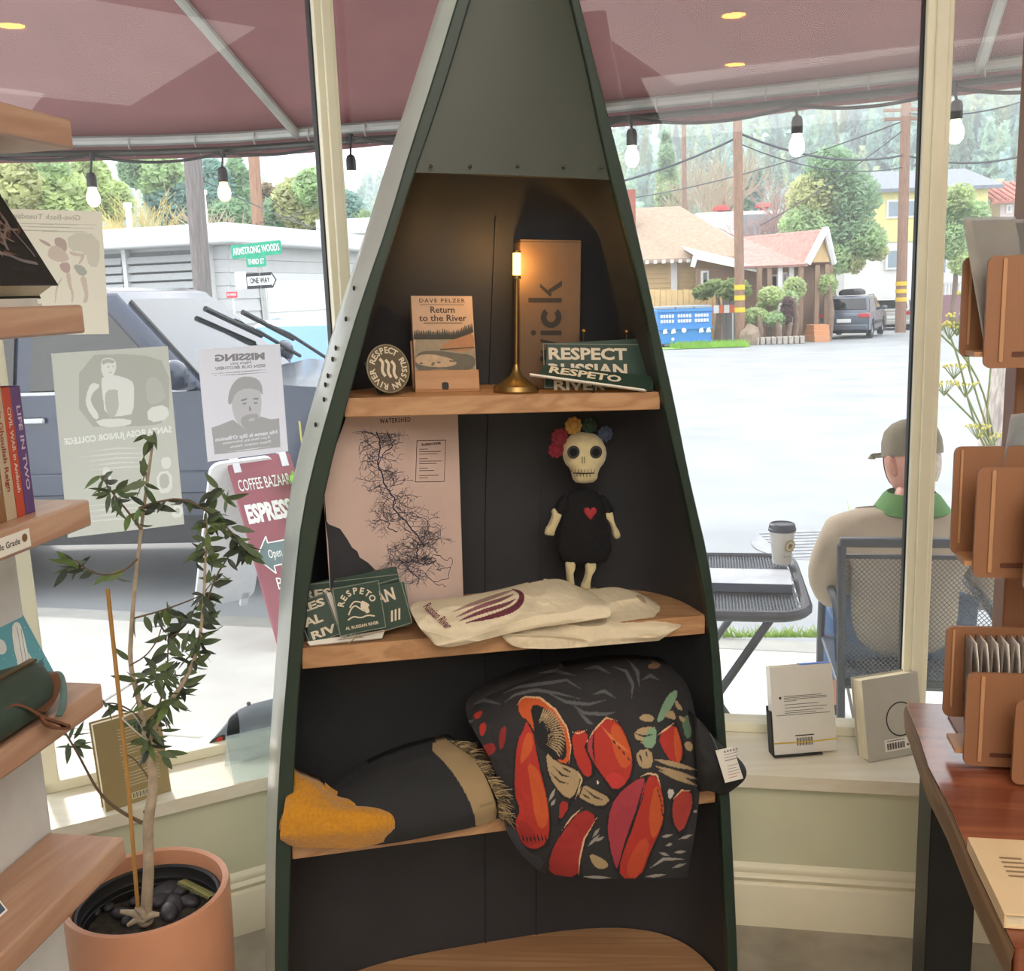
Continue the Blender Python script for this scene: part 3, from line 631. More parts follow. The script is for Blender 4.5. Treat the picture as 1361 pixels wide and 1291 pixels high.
# ------------------------------------------------------------------ river map poster on the second shelf
pr = ct(614, 799, SH[1]); pr.y = min(pr.y, .17); MX = Vector((.40, pr.y-.035, 0)).normalized()
print('map corner', pr, [tuple(cz(447, 600, .04))])
MF = frame(CANOE @ (Vector((pr.x, pr.y, SH[1]+0.001))-MX*.40), CANOE.to_3x3() @ MX, CANOE.to_3x3() @ Vector((0, math.sin(math.radians(3)), math.cos(math.radians(3)))))
PH = (SH[0]-0.036-SH[1])/math.cos(math.radians(5))-0.004
def mp(x, y):
    P = inv(MF, onplane(x, y, MF.translation, MF.to_3x3() @ Vector((0, 0, 1)))); return (P.x, P.y)
mappo = thing('map_poster', 'pinkish river watershed map poster leaning inside the second canoe compartment', 'poster', M=TR(*MF.translation))
uR = mp(613, 700)[0]
b = MB(MF); b.prism([(max(mp(*q)[0], 0), min(max(mp(*q)[1], 0), PH)) for q in ((440, 800), (430, 660), (437, 620), (462, 548))]+[(uR, PH), (uR, 0)], -0.0012, 0); part('sheet', b, mat('pink_map_paper', '#cbb3a9', 0.7, var=0.03), mappo)
sea = [(430, 640), (432, 690), (437, 697), (452, 703), (461, 716), (468, 728), (475, 733), (478, 741), (489, 748), (498, 757), (505, 762), (515, 775), (530, 800), (440, 800), (436, 720)]
b = MB(MF); b.flat([(max(mp(*q)[0], 0.0), max(mp(*q)[1], 0.0)) for q in sea], 0.0003); part('ocean_print', b, mat('dark_map_ocean', '#2e3036', 0.7), mappo, label='dark ocean area')
zs = 2.617
def z7(p): return mp(400+p[0]/zs, 540+p[1]/zs)
main = [(262, 90), (275, 120), (272, 160), (268, 205), (285, 250), (292, 275), (308, 295), (326, 325), (320, 350), (340, 380), (372, 412), (402, 445), (432, 485), (405, 478), (404, 515), (408, 545), (380, 540), (350, 545)]
def wig(pts, amp, r):
    out = [pts[0]]
    for i in range(len(pts)-1):
        a, c = pts[i], pts[i+1]
        for k in range(1, 5):
            t = k/4; out.append((a[0]+(c[0]-a[0])*t+(r.uniform(-amp, amp) if k < 4 else 0), a[1]+(c[1]-a[1])*t+(r.uniform(-amp, amp) if k < 4 else 0)))
    return out
r2 = random.Random(5); blue = MB(MF); thin = MB(MF)
ribbon(blue, [z7(p) for p in wig(main, 3, r2)], 0.0030, 0.0004)
for extra in ([(300, 92), (312, 120), (318, 138), (292, 160), (276, 178), (270, 205)], [(248, 400), (275, 395), (300, 402), (310, 408), (300, 420), (335, 438)], [(330, 345), (360, 372), (372, 378)], [(405, 545), (440, 550), (470, 535)], [(360, 550), (380, 575), (412, 600), (405, 622)]):
    ribbon(blue, [z7(p) for p in wig(extra, 3, r2)], 0.0020, 0.0004)
def trib(p, ang, L, w, depth):
    pts = [p]; a = ang
    for _ in range(6):
        a += r2.uniform(-.5, .5); p = (p[0]+math.cos(a)*L/6, p[1]+math.sin(a)*L/6); pts.append(p)
    if any(not (150 < q[0] < 548 and 80 < q[1] < 640) for q in pts): return
    ribbon(thin, [z7(q) for q in pts], w, 0.0005)
    if depth > 0:
        for q in pts[1::2]: trib(q, ang+r2.choice((-1, 1))*r2.uniform(.4, 1.0), L*.55, w*.7, depth-1)
for i, p in enumerate(wig(main, 2, r2)):
    if p[1] < 260 or p[1] > 470 or i % 2:
        for s in (-1, 1):
            if r2.random() < .8: trib(p, (PI if s < 0 else 0)+r2.uniform(-.8, .8), r2.uniform(35, 75), 0.0011, 2)
for p in [(300, 100), (318, 138), (300, 402), (275, 395), (470, 535), (412, 600), (380, 575), (370, 378), (440, 400), (480, 460), (300, 500), (320, 530)]:
    for _ in range(4): trib(p, r2.uniform(0, 2*PI), r2.uniform(35, 70), 0.0010, 2)
for loop in ([(340, 370), (400, 375), (440, 400), (450, 420)], [(300, 480), (320, 520), (335, 545)], [(440, 550), (460, 515), (500, 535), (525, 530), (520, 560), (470, 570)], [(480, 430), (470, 470), (440, 485)], [(520, 560), (515, 600), (460, 610)], [(420, 570), (470, 620), (505, 625)]):
    ribbon(thin, [z7(p) for p in wig(loop, 5, r2)], 0.0013, 0.0005)
part('river_print', blue, mat('blue_river_ink', '#33374f', 0.7), mappo); part('tributary_print', thin, mat('dark_tributary_ink', '#54505c', 0.7), mappo)
b = MB(MF); c4 = [(403, 120), (503, 118), (498, 262), (398, 264)]
for i in range(4): ribbon(b, [z7(c4[i]), z7(c4[(i+1) % 4])], 0.0012, 0.0005)
for k in range(13):
    y = 150+8.3*k
    if k in (3, 7, 10): continue
    ribbon(b, [z7((411, y)), z7((411+(30 if k % 4 == 0 else rnd.uniform(50, 78)), y-1))], 0.0011, 0.0005)
q0 = z7((453, 132)); text(b, 'RUSSIAN RIVER', q0[0], q0[1], 0.007, 0.0005, bold=0.03, width=0.046)
q0 = z7((328, 50)); text(b, 'WATERSHED', q0[0], q0[1], 0.013, 0.0005, bold=0.02, width=0.07, sp=1.2); part('lettering', b, m_blackink, mappo)
# ------------------------------------------------------------------ felt skeleton doll
DB = 0.17
def dz(x, y, d=DB): return cz(x, y, d)
m_bone = mat('cream_felt', '#cdbf93', 0.9, var=0.06, scale=80, bump=0.3, sheen=0.4); m_felt = mat('black_felt', '#0f1014', 0.95, var=0.1, scale=80, bump=0.3)
doll = thing('felt_doll', 'felt skull doll in a black dress with coloured flowers on its head', 'doll', M=CANOE @ TR(*ct(770, 786, SH[1])))
def puff(outl, d, th, name, m, parent, it=2, label=None, front=True):
    P = [dz(x, y, d) for x, y in smooth_poly(outl, it)]; n = len(P); c = sum(P, Vector())/n; rings = []
    b = MB(CANOE)
    for s, h in ((1.0, 0), (0.93, .45), (0.75, .78), (0.45, .95), (0.12, 1.0)): rings.append([tuple(c+(p-c)*s-Vector((0, th*h, 0))) for p in P])
    b.loft([[tuple(c+(p-c)*0.9+Vector((0, th*.5, 0))) for p in P]]+rings); return part(name, b, m, parent, label=label, sharp=80)
puff([(752, 655), (775, 648), (798, 655), (808, 690), (815, 745), (776, 752), (737, 745), (745, 690)], DB, 0.02, 'dress', m_felt, doll, 1)
for s in (((752, 655), (742, 665), (735, 682), (745, 688), (756, 672)), ((798, 655), (809, 665), (817, 680), (807, 686), (795, 672))): puff(s, DB, 0.014, 'sleeve', m_felt, doll, 1)
puff([(775, 573), (797, 579), (806, 597), (803, 613), (794, 624), (791, 641), (775, 643), (762, 641), (759, 625), (749, 614), (747, 596), (755, 579)], DB-0.012, 0.032, 'head', m_bone, doll, 1, 'cream felt skull head')
def disc(x, y, r, d, name, m, n=20, th=.003, label=None, rx=None):
    p = dz(x, y, d); b = MB(CANOE); b.lathe([(r, 0), (r, th*.6), (r*.7, th)], n, T=TR(p.x, p.y, p.z) @ RX(PI/2)); return part(name, b, m, doll, label=label)
for x in (762, 792):
    disc(x, 601, 0.0138, DB-0.043, 'eye_patch', mat('grey_felt', '#3b3c3d', 0.95), label='dark felt eye socket'); disc(x, 601, 0.0085, DB-0.0455, 'eye', m_felt)
b = MB(CANOE)
for x in (774, 777): p, q = dz(x, 607, DB-.046), dz(x, 616, DB-.046); b.tube([p, q], .0006, 5)
p, q = dz(762, 629, DB-.041), dz(790, 629, DB-.041); b.tube([p, (p+q)/2-Vector((0, .003, 0)), q], .0012, 6)
for k in range(8): x = 760+4.3*k; p, q = dz(x, 624, DB-.0435), dz(x, 628, DB-.0435); b.tube([p, q], .0006, 5)
for k in range(5): x = 767+4.3*k; p, q = dz(x, 630, DB-.042), dz(x, 634, DB-.042); b.tube([p, q], .0006, 5)
part('stitched_mouth', b, m_felt, doll)
puff([(775, 680), (777, 675), (782, 674), (784, 678), (787, 674), (792, 675), (794, 680), (789, 687), (785, 692), (780, 687)], DB-0.019, 0.005, 'heart', mat('red_felt', '#a03238', 0.9, var=.1, scale=60), doll, 1, 'red felt heart')
for o_ in ([(736, 675), (741, 679), (747, 680), (746, 687), (737, 706), (736, 713), (730, 712), (723, 711), (725, 703), (728, 700), (735, 684), (733, 679)], [(810, 675), (804, 681), (803, 687), (810, 694), (814, 705), (815, 714), (819, 717), (825, 715), (823, 706), (820, 703), (813, 686), (814, 681)]): puff(o_, DB-0.004, 0.010, 'arm_bone', m_bone, doll, 1)
for o_ in ([(751, 746), (757, 747), (763, 745), (765, 752), (761, 758), (763, 780), (765, 788), (752, 788), (754, 775), (752, 757)], [(780, 746), (786, 749), (792, 748), (792, 756), (787, 762), (783, 778), (784, 786), (774, 786), (771, 780), (775, 774), (779, 760), (778, 752)]): puff(o_, DB-0.002, 0.011, 'leg_bone', m_bone, doll, 1)
for x, y, r, c, nm in ((744, 581, 13, '#7e2b33', 'red'), (739, 598, 12, '#7a2130', 'crimson'), (762, 566, 13, '#b48a45', 'yellow'), (783, 566, 12, '#2f4434', 'dark green'), (804, 577, 12, '#445066', 'blue')):
    b = MB(CANOE); p = dz(x, y, DB-.012); R3 = r*0.00148
    for k in range(9): a = 2*PI*k/9; b.ball((p.x+R3*.72*math.cos(a), p.y, p.z+R3*.72*math.sin(a)), (R3*.34, R3*.3, R3*.34), 8, 5)
    b.ball((p.x, p.y-R3*.15, p.z), (R3*.62, R3*.35, R3*.62), 12, 6); part('flower', b, mat('felt_'+nm.replace(' ', '_'), c, .95, var=.1, scale=60, bump=.3), doll, label=nm+' felt flower')
# ------------------------------------------------------------------ green sticker packs tied with string, lower left
pk = 0.0
sticker('sticker_pack', 'long green sticker pack at the back of the left heap, top edge sloping up', [(402, 778), (527, 754), (545, 832), (404, 850)], 0.075, 0.06, 0.012, [('RESPETO', .36, .80, .21, .66)], edge=True)
sticker('sticker_pack', 'green sticker pack on the right of the heap ending in AN and wave marks', [(497, 778), (537, 774), (548, 828), (508, 840)], 0.045, 0.03, 0.010, [('AN', .40, .70, .36, .62), ('///', .55, .25, .3, .4)], edge=True)
sp_, F_, w_, h_ = sticker('sticker_pack', 'thick green sticker pack at the left end of the sticker heap', [(402, 800), (438, 788), (452, 843), (412, 858)], 0.04, 0.022, 0.014, [('RES', .44, .82, .24, .86), ('AL', .36, .50, .27, .60), ('RIV', .52, .17, .25, .80)], edge=True)
for k in range(4):
    b, F_, w_, h_ = card([(434+3*k, 789-k), (440+3*k, 787-k), (462+3*k, 846-k), (455+3*k, 849-k)], 0.035, 0.02, 0.003); part('loose_sheet', b, m_stick if k % 2 else m_paper, sp_)
b, F_, w_, h_ = card([(408, 853), (512, 836), (508, 848), (412, 858)], 0.02, 0.015, 0.006); part('lower_sheets', b, m_paper, sp_, label='white edges of the lower sheets')
sp2, F_, w_, h_ = sticker('sticker_pack', 'front square pack of RESPETO stickers with a hill drawing, tied with string', [(441, 783), (501, 774), (513, 834), (452, 846)], 0.012, 0.0, 0.012, None)
b = MB(F_); text_arc(b, 'RESPETO', w_*.47, h_*.52, w_*.36, w_*.19, math.radians(158), math.radians(22.5), 0.0005, bold=.03)
text(b, 'AL RUSSIAN RIVER', w_*.5, h_*.13, h_*.09, 0.0005, bold=.02, width=w_*.72)
ribbon(b, smooth_poly([(w_*.22, h_*.3), (w_*.35, h_*.36), (w_*.5, h_*.29), (w_*.65, h_*.33), (w_*.8, h_*.28)], 2, False), w_*.03, .0005)
ribbon(b, smooth_poly([(w_*.25, h_*.4), (w_*.32, h_*.52), (w_*.42, h_*.58), (w_*.5, h_*.5), (w_*.6, h_*.42)], 2, False), w_*.03, .0005)
ribbon(b, smooth_poly([(w_*.3, h_*.55), (w_*.4, h_*.66), (w_*.5, h_*.64), (w_*.58, h_*.6)], 2, False), w_*.03, .0005)
b.flat(smooth_poly([(w_*.56, h_*.66), (w_*.66, h_*.6), (w_*.74, h_*.52), (w_*.68, h_*.5), (w_*.72, h_*.38), (w_*.62, h_*.36), (w_*.6, h_*.46), (w_*.52, h_*.48)], 1), .0005); part('lettering', b, m_cream_ink, sp2)
b = MB(CANOE); b.tube([cz(470, 850, -.006), cz(476, 843, -.008), cz(483, 847, -.009), cz(472, 848, -.008), cz(463, 856, -.004)], .0011, 6); b.tube([cz(450, 851, -.003), cz(480, 846, -.007), cz(514, 838, -.004)], .001, 6); part('string', b, mat('twine', '#a08d6c', .9), sp2)
# ------------------------------------------------------------------ cream printed t-shirts lying on the second shelf
m_cot = vcol('cream_printed_cotton', 0.9)
def sh(px): return [(400+x/zs, 540+y/zs) for x, y in px]
s2 = [(sh([(712, 818), (750, 842), (880, 846), (1010, 836), (1245, 816)]), -0.012), (sh([(705, 800), (800, 800), (1000, 806), (1245, 796), (1300, 780)]), -0.013), (sh([(735, 770), (860, 765), (1050, 762), (1230, 760), (1322, 765)]), 0.0), (sh([(800, 730), (900, 720), (1060, 715), (1220, 715), (1316, 735)]), 0.05), (sh([(860, 690), (960, 670), (1070, 660), (1180, 665), (1290, 715)]), 0.10), (sh([(900, 640), (1000, 645), (1080, 628), (1150, 640), (1205, 665)]), 0.15)]
W = drape(s2, 240, 110, wr=0.009, wscale=13, fold=1.0, seed=3, edge=0.012, epow=8)
shirt_layers = [('l', '#6b2f3d', sh([(810, 770), (850, 764), (890, 758)]), 4), ('p', '#b3a07f', sh([(1160, 655), (1190, 660), (1205, 690), (1185, 680)]))]
ts2 = solo('folded_tshirt', sheet_mesh('folded_tshirt', W, m_cot, back=0.012, colour=painter('#ded0b2', shirt_layers)), None, 'cream t-shirt lying underneath at the right end of the second shelf', 't-shirt', sharp=0)
s1 = [(sh([(450, 812), (470, 836), (530, 840), (640, 812), (760, 782), (900, 760), (1065, 738)]), -0.028), (sh([(420, 780), (470, 806), (560, 806), (700, 775), (880, 745), (1078, 722)]), -0.031), (sh([(398, 745), (520, 760), (650, 745), (800, 722), (940, 705), (1070, 690)]), -0.012), (sh([(384, 705), (500, 705), (640, 690), (780, 672), (920, 660), (1045, 672)]), 0.035), (sh([(430, 682), (540, 674), (660, 655), (770, 640), (900, 622), (1000, 645)]), 0.08), (sh([(530, 676), (640, 655), (740, 632), (830, 608), (905, 600), (945, 622)]), 0.12)]
W = drape(s1, 290, 120, wr=0.009, wscale=12, fold=1.0, seed=9, edge=0.012, epow=8)
pur = '#6a3040'
lay = []
for c, q, w_ in (('#a08478', [(528, 716), (580, 694), (640, 674), (700, 652), (738, 640)], 5.0), ('#8a5a5e', [(542, 733), (600, 706), (650, 688), (700, 672), (738, 655)], 5.5), ('#74404a', [(552, 747), (610, 722), (660, 706), (715, 690), (745, 672)], 6.0), (pur, [(575, 754), (640, 738), (700, 722), (750, 700), (770, 670), (765, 648), (735, 637)], 8.5)):
    lay.append(('l', c, sh(smooth_poly(q, 2, False)), w_))
ts1 = solo('folded_tshirt', sheet_mesh('folded_tshirt', W, m_cot, back=0.012, colour=painter('#e2d5b8', lay)), None, 'cream t-shirt with purple wave stripes lying in front on the second shelf', 't-shirt', sharp=0)
TS = thing('tmp', 'tmp', 'tmp'); bpy.data.objects.remove(TS)
a0, a1 = sh([(436, 690)])[0], sh([(515, 765)])[0]
pA, pB = CANOE @ cz(a0[0], a0[1], 0.028), CANOE @ cz(a1[0], a1[1], -0.024)
LF = frame((pA+pB)/2-Vector(CF_)*0.007, pB-pA, CANOE.to_3x3() @ Vector((0.55, 0.5, 0.6)))
b = MB(LF); text(b, 'Russian River', 0, 0, 0.024, 0, bold=.02, width=(pB-pA).length*1.05, shear=.2); part('lettering', b, mat('purple_shirt_ink', pur, .9), ts1)
# ------------------------------------------------------------------ third shelf: mustard cloth, dark blanket, mushroom-print bundle
def z6(px): return [(340+x/2.062, 850+y/2.062) for x, y in px]
bl = [(z6([(200, 575), (370, 562), (500, 535), (612, 513), (664, 490)]), -0.012), (z6([(200, 540), (370, 520), (480, 495), (600, 470), (655, 440)]), -0.03), (z6([(195, 490), (330, 440), (450, 420), (570, 395), (625, 370)]), -0.01), (z6([(200, 430), (300, 385), (400, 350), (510, 320), (580, 310)]), 0.05), (z6([(220, 400), (300, 350), (390, 310), (480, 285), (532, 274)]), 0.10)]
W = drape(bl, 220, 130, wr=0.006, wscale=9, seed=21, edge=0.012, epow=8)
bcol = painter('#2b2d30', [('p', '#a08a66', z6([(468, 290), (535, 270), (585, 310), (632, 370), (672, 500), (604, 520), (600, 480), (575, 420), (530, 350)])), ('p', '#8d7a5b', z6([(612, 455), (660, 440), (664, 448), (614, 462)]), 1)])
blk = solo('wool_blanket', sheet_mesh('wool_blanket', W, mat_wool if False else vcol('woven_wool', .95), back=0.03, colour=bcol), None, 'folded charcoal blanket with a tan end stripe and fringe on the third shelf', 'blanket', sharp=0)
fr = MB(CANOE); rf = random.Random(4)
for k in range(230):
    t = rf.random(); e = resample(z6([(534, 276), (582, 312), (630, 372), (662, 440), (666, 490)]), 50); x, y = e[min(49, int(t*50))]
    d0 = float(np.interp(t, [0, .35, .6, 1], [0.095, .045, -.012, -.028])); L = rf.uniform(16, 30); a = rf.uniform(-1.0, .9)
    pts = [(x, y), (x+L*.4*math.cos(a*.6), y+L*.4*math.sin(a*.6+.2)), (x+L*math.cos(a*.8+.35)*.9, y+L*math.sin(a+.7)*.75)]
    fr.tube([cz(*q, d0-.006*rf.random()) for q in pts], [.0012, .001, .0006], 4, k % 3)
part('fringe', fr, [mat('fringe_tan', '#8a7757', .95), mat('fringe_pale', '#b39d76', .95), mat('fringe_dark', '#4b4237', .95)], blk, stuff=True, sharp=80, label='tan and dark fringe strands')
mu = [([(375, 1118), (388, 1126), (420, 1128), (470, 1129), (496, 1124), (521, 1116)], -0.02), ([(372, 1112), (392, 1110), (440, 1108), (490, 1108), (525, 1098)], -0.045), ([(376, 1085), (395, 1080), (440, 1082), (485, 1085), (522, 1085)], -0.04), ([(380, 1060), (398, 1060), (430, 1068), (470, 1073), (508, 1074)], -0.02), ([(386, 1040), (400, 1040), (422, 1046), (445, 1068), (480, 1070)], 0.01), ([(389, 1025), (398, 1032), (412, 1036), (432, 1046), (446, 1062)], 0.03)]
W = drape(mu, 130, 110, wr=0.007, wscale=13, seed=31, edge=0.012, epow=6)
ms = solo('mustard_cloth', sheet_mesh('mustard_cloth', W, mat('mustard_knit', '#c98a1e', .95, var=.12, scale=160, bump=.5, sheen=.3), back=0.03), None, 'mustard yellow knitted cloth bunched at the left end of the third shelf', 'cloth', sharp=0)
def z8(p): return [(600+x/3.4025, 860+y/3.4025) for x, y in p]
mr = [([(718, 1160), (770, 1168), (830, 1169), (880, 1168), (914, 1167)], -0.036), ([(692, 1135), (760, 1140), (840, 1142), (918, 1140)], -0.05), ([(672, 1100), (760, 1100), (840, 1100), (925, 1098)], -0.058), ([(668, 1058), (760, 1050), (850, 1050), (930, 1050)], -0.06), ([(652, 1010), (740, 1000), (840, 1000), (929, 1000)], -0.045), ([(628, 965), (720, 955), (830, 950), (925, 955)], -0.005), ([(636, 932), (700, 915), (800, 905), (914, 912)], 0.05), ([(700, 898), (770, 886), (840, 878), (890, 884)], 0.11)]
W = drape(mr, 300, 300, wr=0.007, wscale=10, seed=41, edge=0.05, epow=3)
Rd, Or, Pk, Tn, Bk, Gn, Gy, Cr = '#b03328', '#c4562a', '#a43a45', '#ab9470', '#1d1c1e', '#7f9f80', '#5d5e60', '#d9b48a'
ly = []
P_ = lambda c, q: ly.append(('p', c, q)); S_ = lambda c, q, w: ly.append(('l', c, q, w))
def fillin(c, q, oc=Bk, ow=26): S_(oc, q+[q[0]], ow); P_(c, q)
for q in ([(235, 210), (300, 182), (420, 165), (520, 150), (585, 190)], [(240, 250), (290, 215), (380, 195), (480, 210), (580, 235)], [(390, 120), (470, 108), (560, 130)], [(600, 100), (660, 90), (715, 120)], [(420, 200), (520, 250), (620, 260), (700, 240)], [(545, 260), (600, 300), (700, 305), (740, 295)], [(730, 90), (790, 110), (820, 170), (815, 230)], [(800, 60), (840, 110), (850, 180)], [(570, 290), (620, 340), (640, 350)], [(100, 260), (150, 240), (220, 260)], [(60, 350), (100, 330)], [(640, 215), (690, 200), (740, 230)], [(860, 150), (900, 130), (940, 150)]): S_(Gy, q, 16)
P_('#8b6a52', [(885, 85), (920, 68), (950, 78), (935, 98), (895, 100)])
P_(Rd, [(100, 300), (145, 285), (130, 320), (105, 330)]); P_(Rd, [(125, 350), (160, 340), (150, 400), (130, 405)]); P_('#8c2b2a', [(130, 450), (190, 430), (205, 470), (160, 500)]); P_('#8c2b2a', [(215, 380), (250, 350), (240, 450), (215, 470)])
fillin(Rd, [(345, 320), (372, 380), (376, 440), (402, 560), (432, 680), (446, 800), (432, 890), (372, 920), (320, 892), (284, 800), (312, 740), (284, 660), (290, 500), (302, 415), (320, 390)])
P_(Or, [(340, 520), (385, 545), (408, 600), (432, 700), (440, 800), (400, 830), (375, 760), (360, 640)]); P_('#9c2a27', [(300, 780), (350, 790), (400, 880), (350, 908), (310, 880)]); P_(Or, [(330, 400), (362, 380), (372, 450), (345, 500), (305, 540)])
for k in range(7): S_(Bk, [(320+17*k, 850+6*math.sin(k)), (330+17*k, 885)], 7)
fillin(Or, [(298, 255), (330, 225), (400, 228), (470, 285), (522, 365), (540, 450), (532, 530), (480, 520), (400, 430), (345, 330), (312, 315)])
S_(Cr, [(298, 262), (315, 235), (335, 226), (400, 230), (470, 285), (522, 365), (540, 450), (532, 525)], 9)
P_(Bk, [(355, 268), (400, 262), (460, 305), (505, 378), (522, 450), (518, 512), (470, 510), (430, 485), (380, 440), (372, 350)])
for k in range(20):
    a = math.radians(-100+k*7.2); S_(Tn, [(400+38*math.cos(a), 405+60*math.sin(a)), (420+75*math.cos(a+.1), 400+105*math.sin(a+.1)), (425+95*math.cos(a+.12), 410+135*math.sin(a+.12))], 7)
fillin(Rd, [(540, 385), (615, 375), (620, 470), (640, 570), (612, 597), (560, 520)]); S_(Cr, [(545, 385), (575, 392), (615, 375)], 6)
fillin(Rd, [(700, 318), (760, 345), (800, 430), (822, 520), (800, 610), (738, 655), (690, 590), (640, 520), (608, 450), (650, 370)])
P_(Or, [(745, 335), (800, 430), (822, 520), (775, 560), (735, 480), (715, 380)]); P_(Pk, [(608, 450), (640, 385), (648, 520)]); P_('#c23a36', [(690, 590), (740, 560), (800, 610), (738, 655)]); S_(Cr, [(612, 430), (650, 372), (700, 320), (750, 335)], 7); S_(Bk, [(645, 370), (640, 450), (650, 535)], 8); S_('#d07a45', [(680, 360), (740, 430), (810, 480)], 12)
for k in range(4): S_(Bk, [(730+22*k, 420+26*k), (742+22*k, 440+26*k)], 7)
fillin(Tn, [(425, 470), (470, 520), (575, 560), (585, 600), (548, 690), (500, 672), (440, 585)]); fillin(Tn, [(595, 620), (650, 650), (722, 685), (690, 722), (640, 715), (562, 672)])
for q in ([(460, 540), (500, 580), (540, 590)], [(450, 570), (490, 610), (530, 620)], [(600, 640), (650, 680), (690, 695)], [(590, 665), (630, 690)], [(500, 545), (545, 570)]): S_(Bk, q, 8)
S_('#c9b18a', [(570, 560), (590, 600), (560, 690)], 8); S_(Bk, [(585, 570), (600, 610), (570, 700)], 8)
P_(Tn, [(820, 400), (850, 365), (925, 360), (920, 450), (860, 440)]); P_(Gn, [(880, 380), (930, 355), (922, 462), (860, 452)]); S_(Bk, [(825, 390), (870, 405), (915, 395)], 8); S_(Bk, [(830, 425), (870, 430)], 8)
P_(Tn, [(838, 325), (880, 298), (922, 320), (900, 345)]); P_(Tn, [(835, 470), (905, 460), (912, 540), (872, 555), (842, 530)]); S_(Bk, [(850, 480), (860, 520)], 7); S_(Bk, [(880, 470), (885, 500)], 7)
P_(Gn, [(980, 215), (1022, 190), (1020, 232), (962, 330), (925, 345), (950, 270)]); P_('#5f7860', [(1040, 330), (1075, 300), (1090, 400), (1060, 420)])
for q in ([(1010, 230), (1055, 290), (1015, 280)], [(960, 310), (1000, 280), (1020, 330), (985, 325)], [(1050, 430), (1090, 430), (1090, 475), (1060, 465)], [(1020, 310), (1060, 320), (1050, 350)]): P_(Tn, q)
fillin(Rd, [(930, 400), (1010, 340), (1040, 430), (1046, 500), (1020, 540), (968, 490)]); P_(Or, [(1010, 345), (1040, 430), (1040, 510), (1020, 535), (1005, 440)]); S_(Cr, [(932, 400), (970, 372), (1010, 342)], 8)
for q in ([(920, 510), (1000, 530), (1120, 560)], [(925, 540), (1010, 570), (1120, 600)], [(940, 560), (1020, 590), (1115, 630)]): S_(Tn, q, 24)
fillin(Rd, [(882, 588), (932, 580), (966, 720), (950, 820), (900, 920), (855, 1048), (760, 1048), (765, 950), (830, 800)]); P_(Or, [(925, 600), (966, 720), (945, 825), (905, 880), (890, 760)]); P_('#c04a2c', [(800, 960), (870, 850), (900, 900), (850, 1040), (790, 1045)])
fillin(Pk, [(880, 585), (866, 680), (800, 850), (755, 985), (745, 1012), (715, 900), (705, 780), (740, 680), (820, 610)], ow=12); S_(Bk, [(878, 590), (840, 740), (790, 880), (752, 1000)], 12); S_(Cr, [(850, 590), (890, 572), (930, 580), (948, 640)], 9)
for k in range(6): S_(Bk, [(930+6*k-8*(k > 3), 640+22*k), (938+6*k-8*(k > 3), 662+22*k)], 7)
fillin('#a12f2b', [(590, 730), (662, 768), (612, 850), (577, 950), (580, 1042), (440, 1036), (445, 940), (500, 840)]); S_(Cr, [(500, 830), (545, 770), (592, 728)], 7); S_(Cr, [(660, 770), (600, 870), (580, 960), (575, 1030)], 8)
fillin('#a12f2b', [(490, 690), (540, 712), (485, 798)], ow=14)
fillin('#a83b33', [(1040, 650), (1085, 655), (1092, 720), (1040, 852), (1000, 790), (1000, 690)]); S_(Cr, [(1002, 690), (1040, 650), (1085, 652)], 7)
P_('#c9c3bc', [(975, 640), (1015, 650), (985, 700)]); P_('#e0dad0', [(655, 600), (668, 612), (660, 625)])
for q in ([(620, 930), (690, 960), (715, 990), (680, 1010), (640, 990)],): P_(Tn, q)
for q in ([(640, 860), (670, 820)], [(620, 900), (670, 850)], [(650, 880), (690, 860)], [(950, 860), (1000, 850)], [(940, 930), (985, 945)], [(900, 1000), (960, 960), (1050, 960)], [(1010, 930), (1060, 925)], [(1030, 870), (1090, 850)], [(880, 1040), (970, 1030)], [(1000, 1000), (1060, 980)], [(600, 1040), (720, 1045)], [(440, 700), (470, 640)], [(450, 720), (470, 690)], [(1095, 750), (1110, 740)], [(970, 900), (1000, 890)]): S_('#9b958c', q, 14)
P_('#3b3d45', [(230, 830), (280, 800), (330, 920), (420, 960), (410, 1010), (330, 1010), (260, 930)])
mcol = painter('#2c2b2d', ly, (600, 860), 3.4025)
mb_ = solo('mushroom_print_cloth', sheet_mesh('mushroom_print_cloth', W, m_fab, back=0.05, colour=mcol), None, 'bundled black cloth printed with red mushrooms, hanging over the third shelf', 'cloth', sharp=0)
m_blk = mat('black_nylon', '#1b1b1c', .75, var=.1, scale=40, bump=.2)
sl = [([(928, 1050), (945, 1052), (963, 1058)], -0.03), ([(926, 1020), (955, 1030), (990, 1036)], -0.045), ([(924, 985), (950, 1000), (987, 1014)], -0.03), ([(922, 950), (935, 962), (956, 988)], 0.0)]
W = drape(sl, 40, 40, wr=0.004, wscale=20, seed=55, edge=0.02, epow=3); part('black_corner', sheet_mesh('black_corner', W, m_blk, back=0.03), None, mb_, label='plain black corner of the cloth')
b, F_, w_, h_ = card([(951, 998), (974, 993), (988, 1035), (964, 1041)], -0.05, -0.056, 0.0012)
tg = part('price_tag', b, m_paper, mb_, label='white paper tag')
b = MB(F_)
for k in range(9):
    y = h_*(.12+.085*k)
    if k == 5: continue
    ribbon(b, [(w_*(.2 if k < 5 else .1), y), (w_*(.85 if k % 3 else .7), y)], .0012 if k != 6 else .0022, .0004, 1 if k in (0, 1) else 0)
for k in range(5): b.flat(rrect(w_*(.1+.16*k), w_*(.2+.16*k), h_*.86, h_*.92, .0008, 2), .0004)
part('tag_print', b, [mat('grey_ink', '#8b8894', .8), mat('red_ink', '#c2564a', .8)], tg)
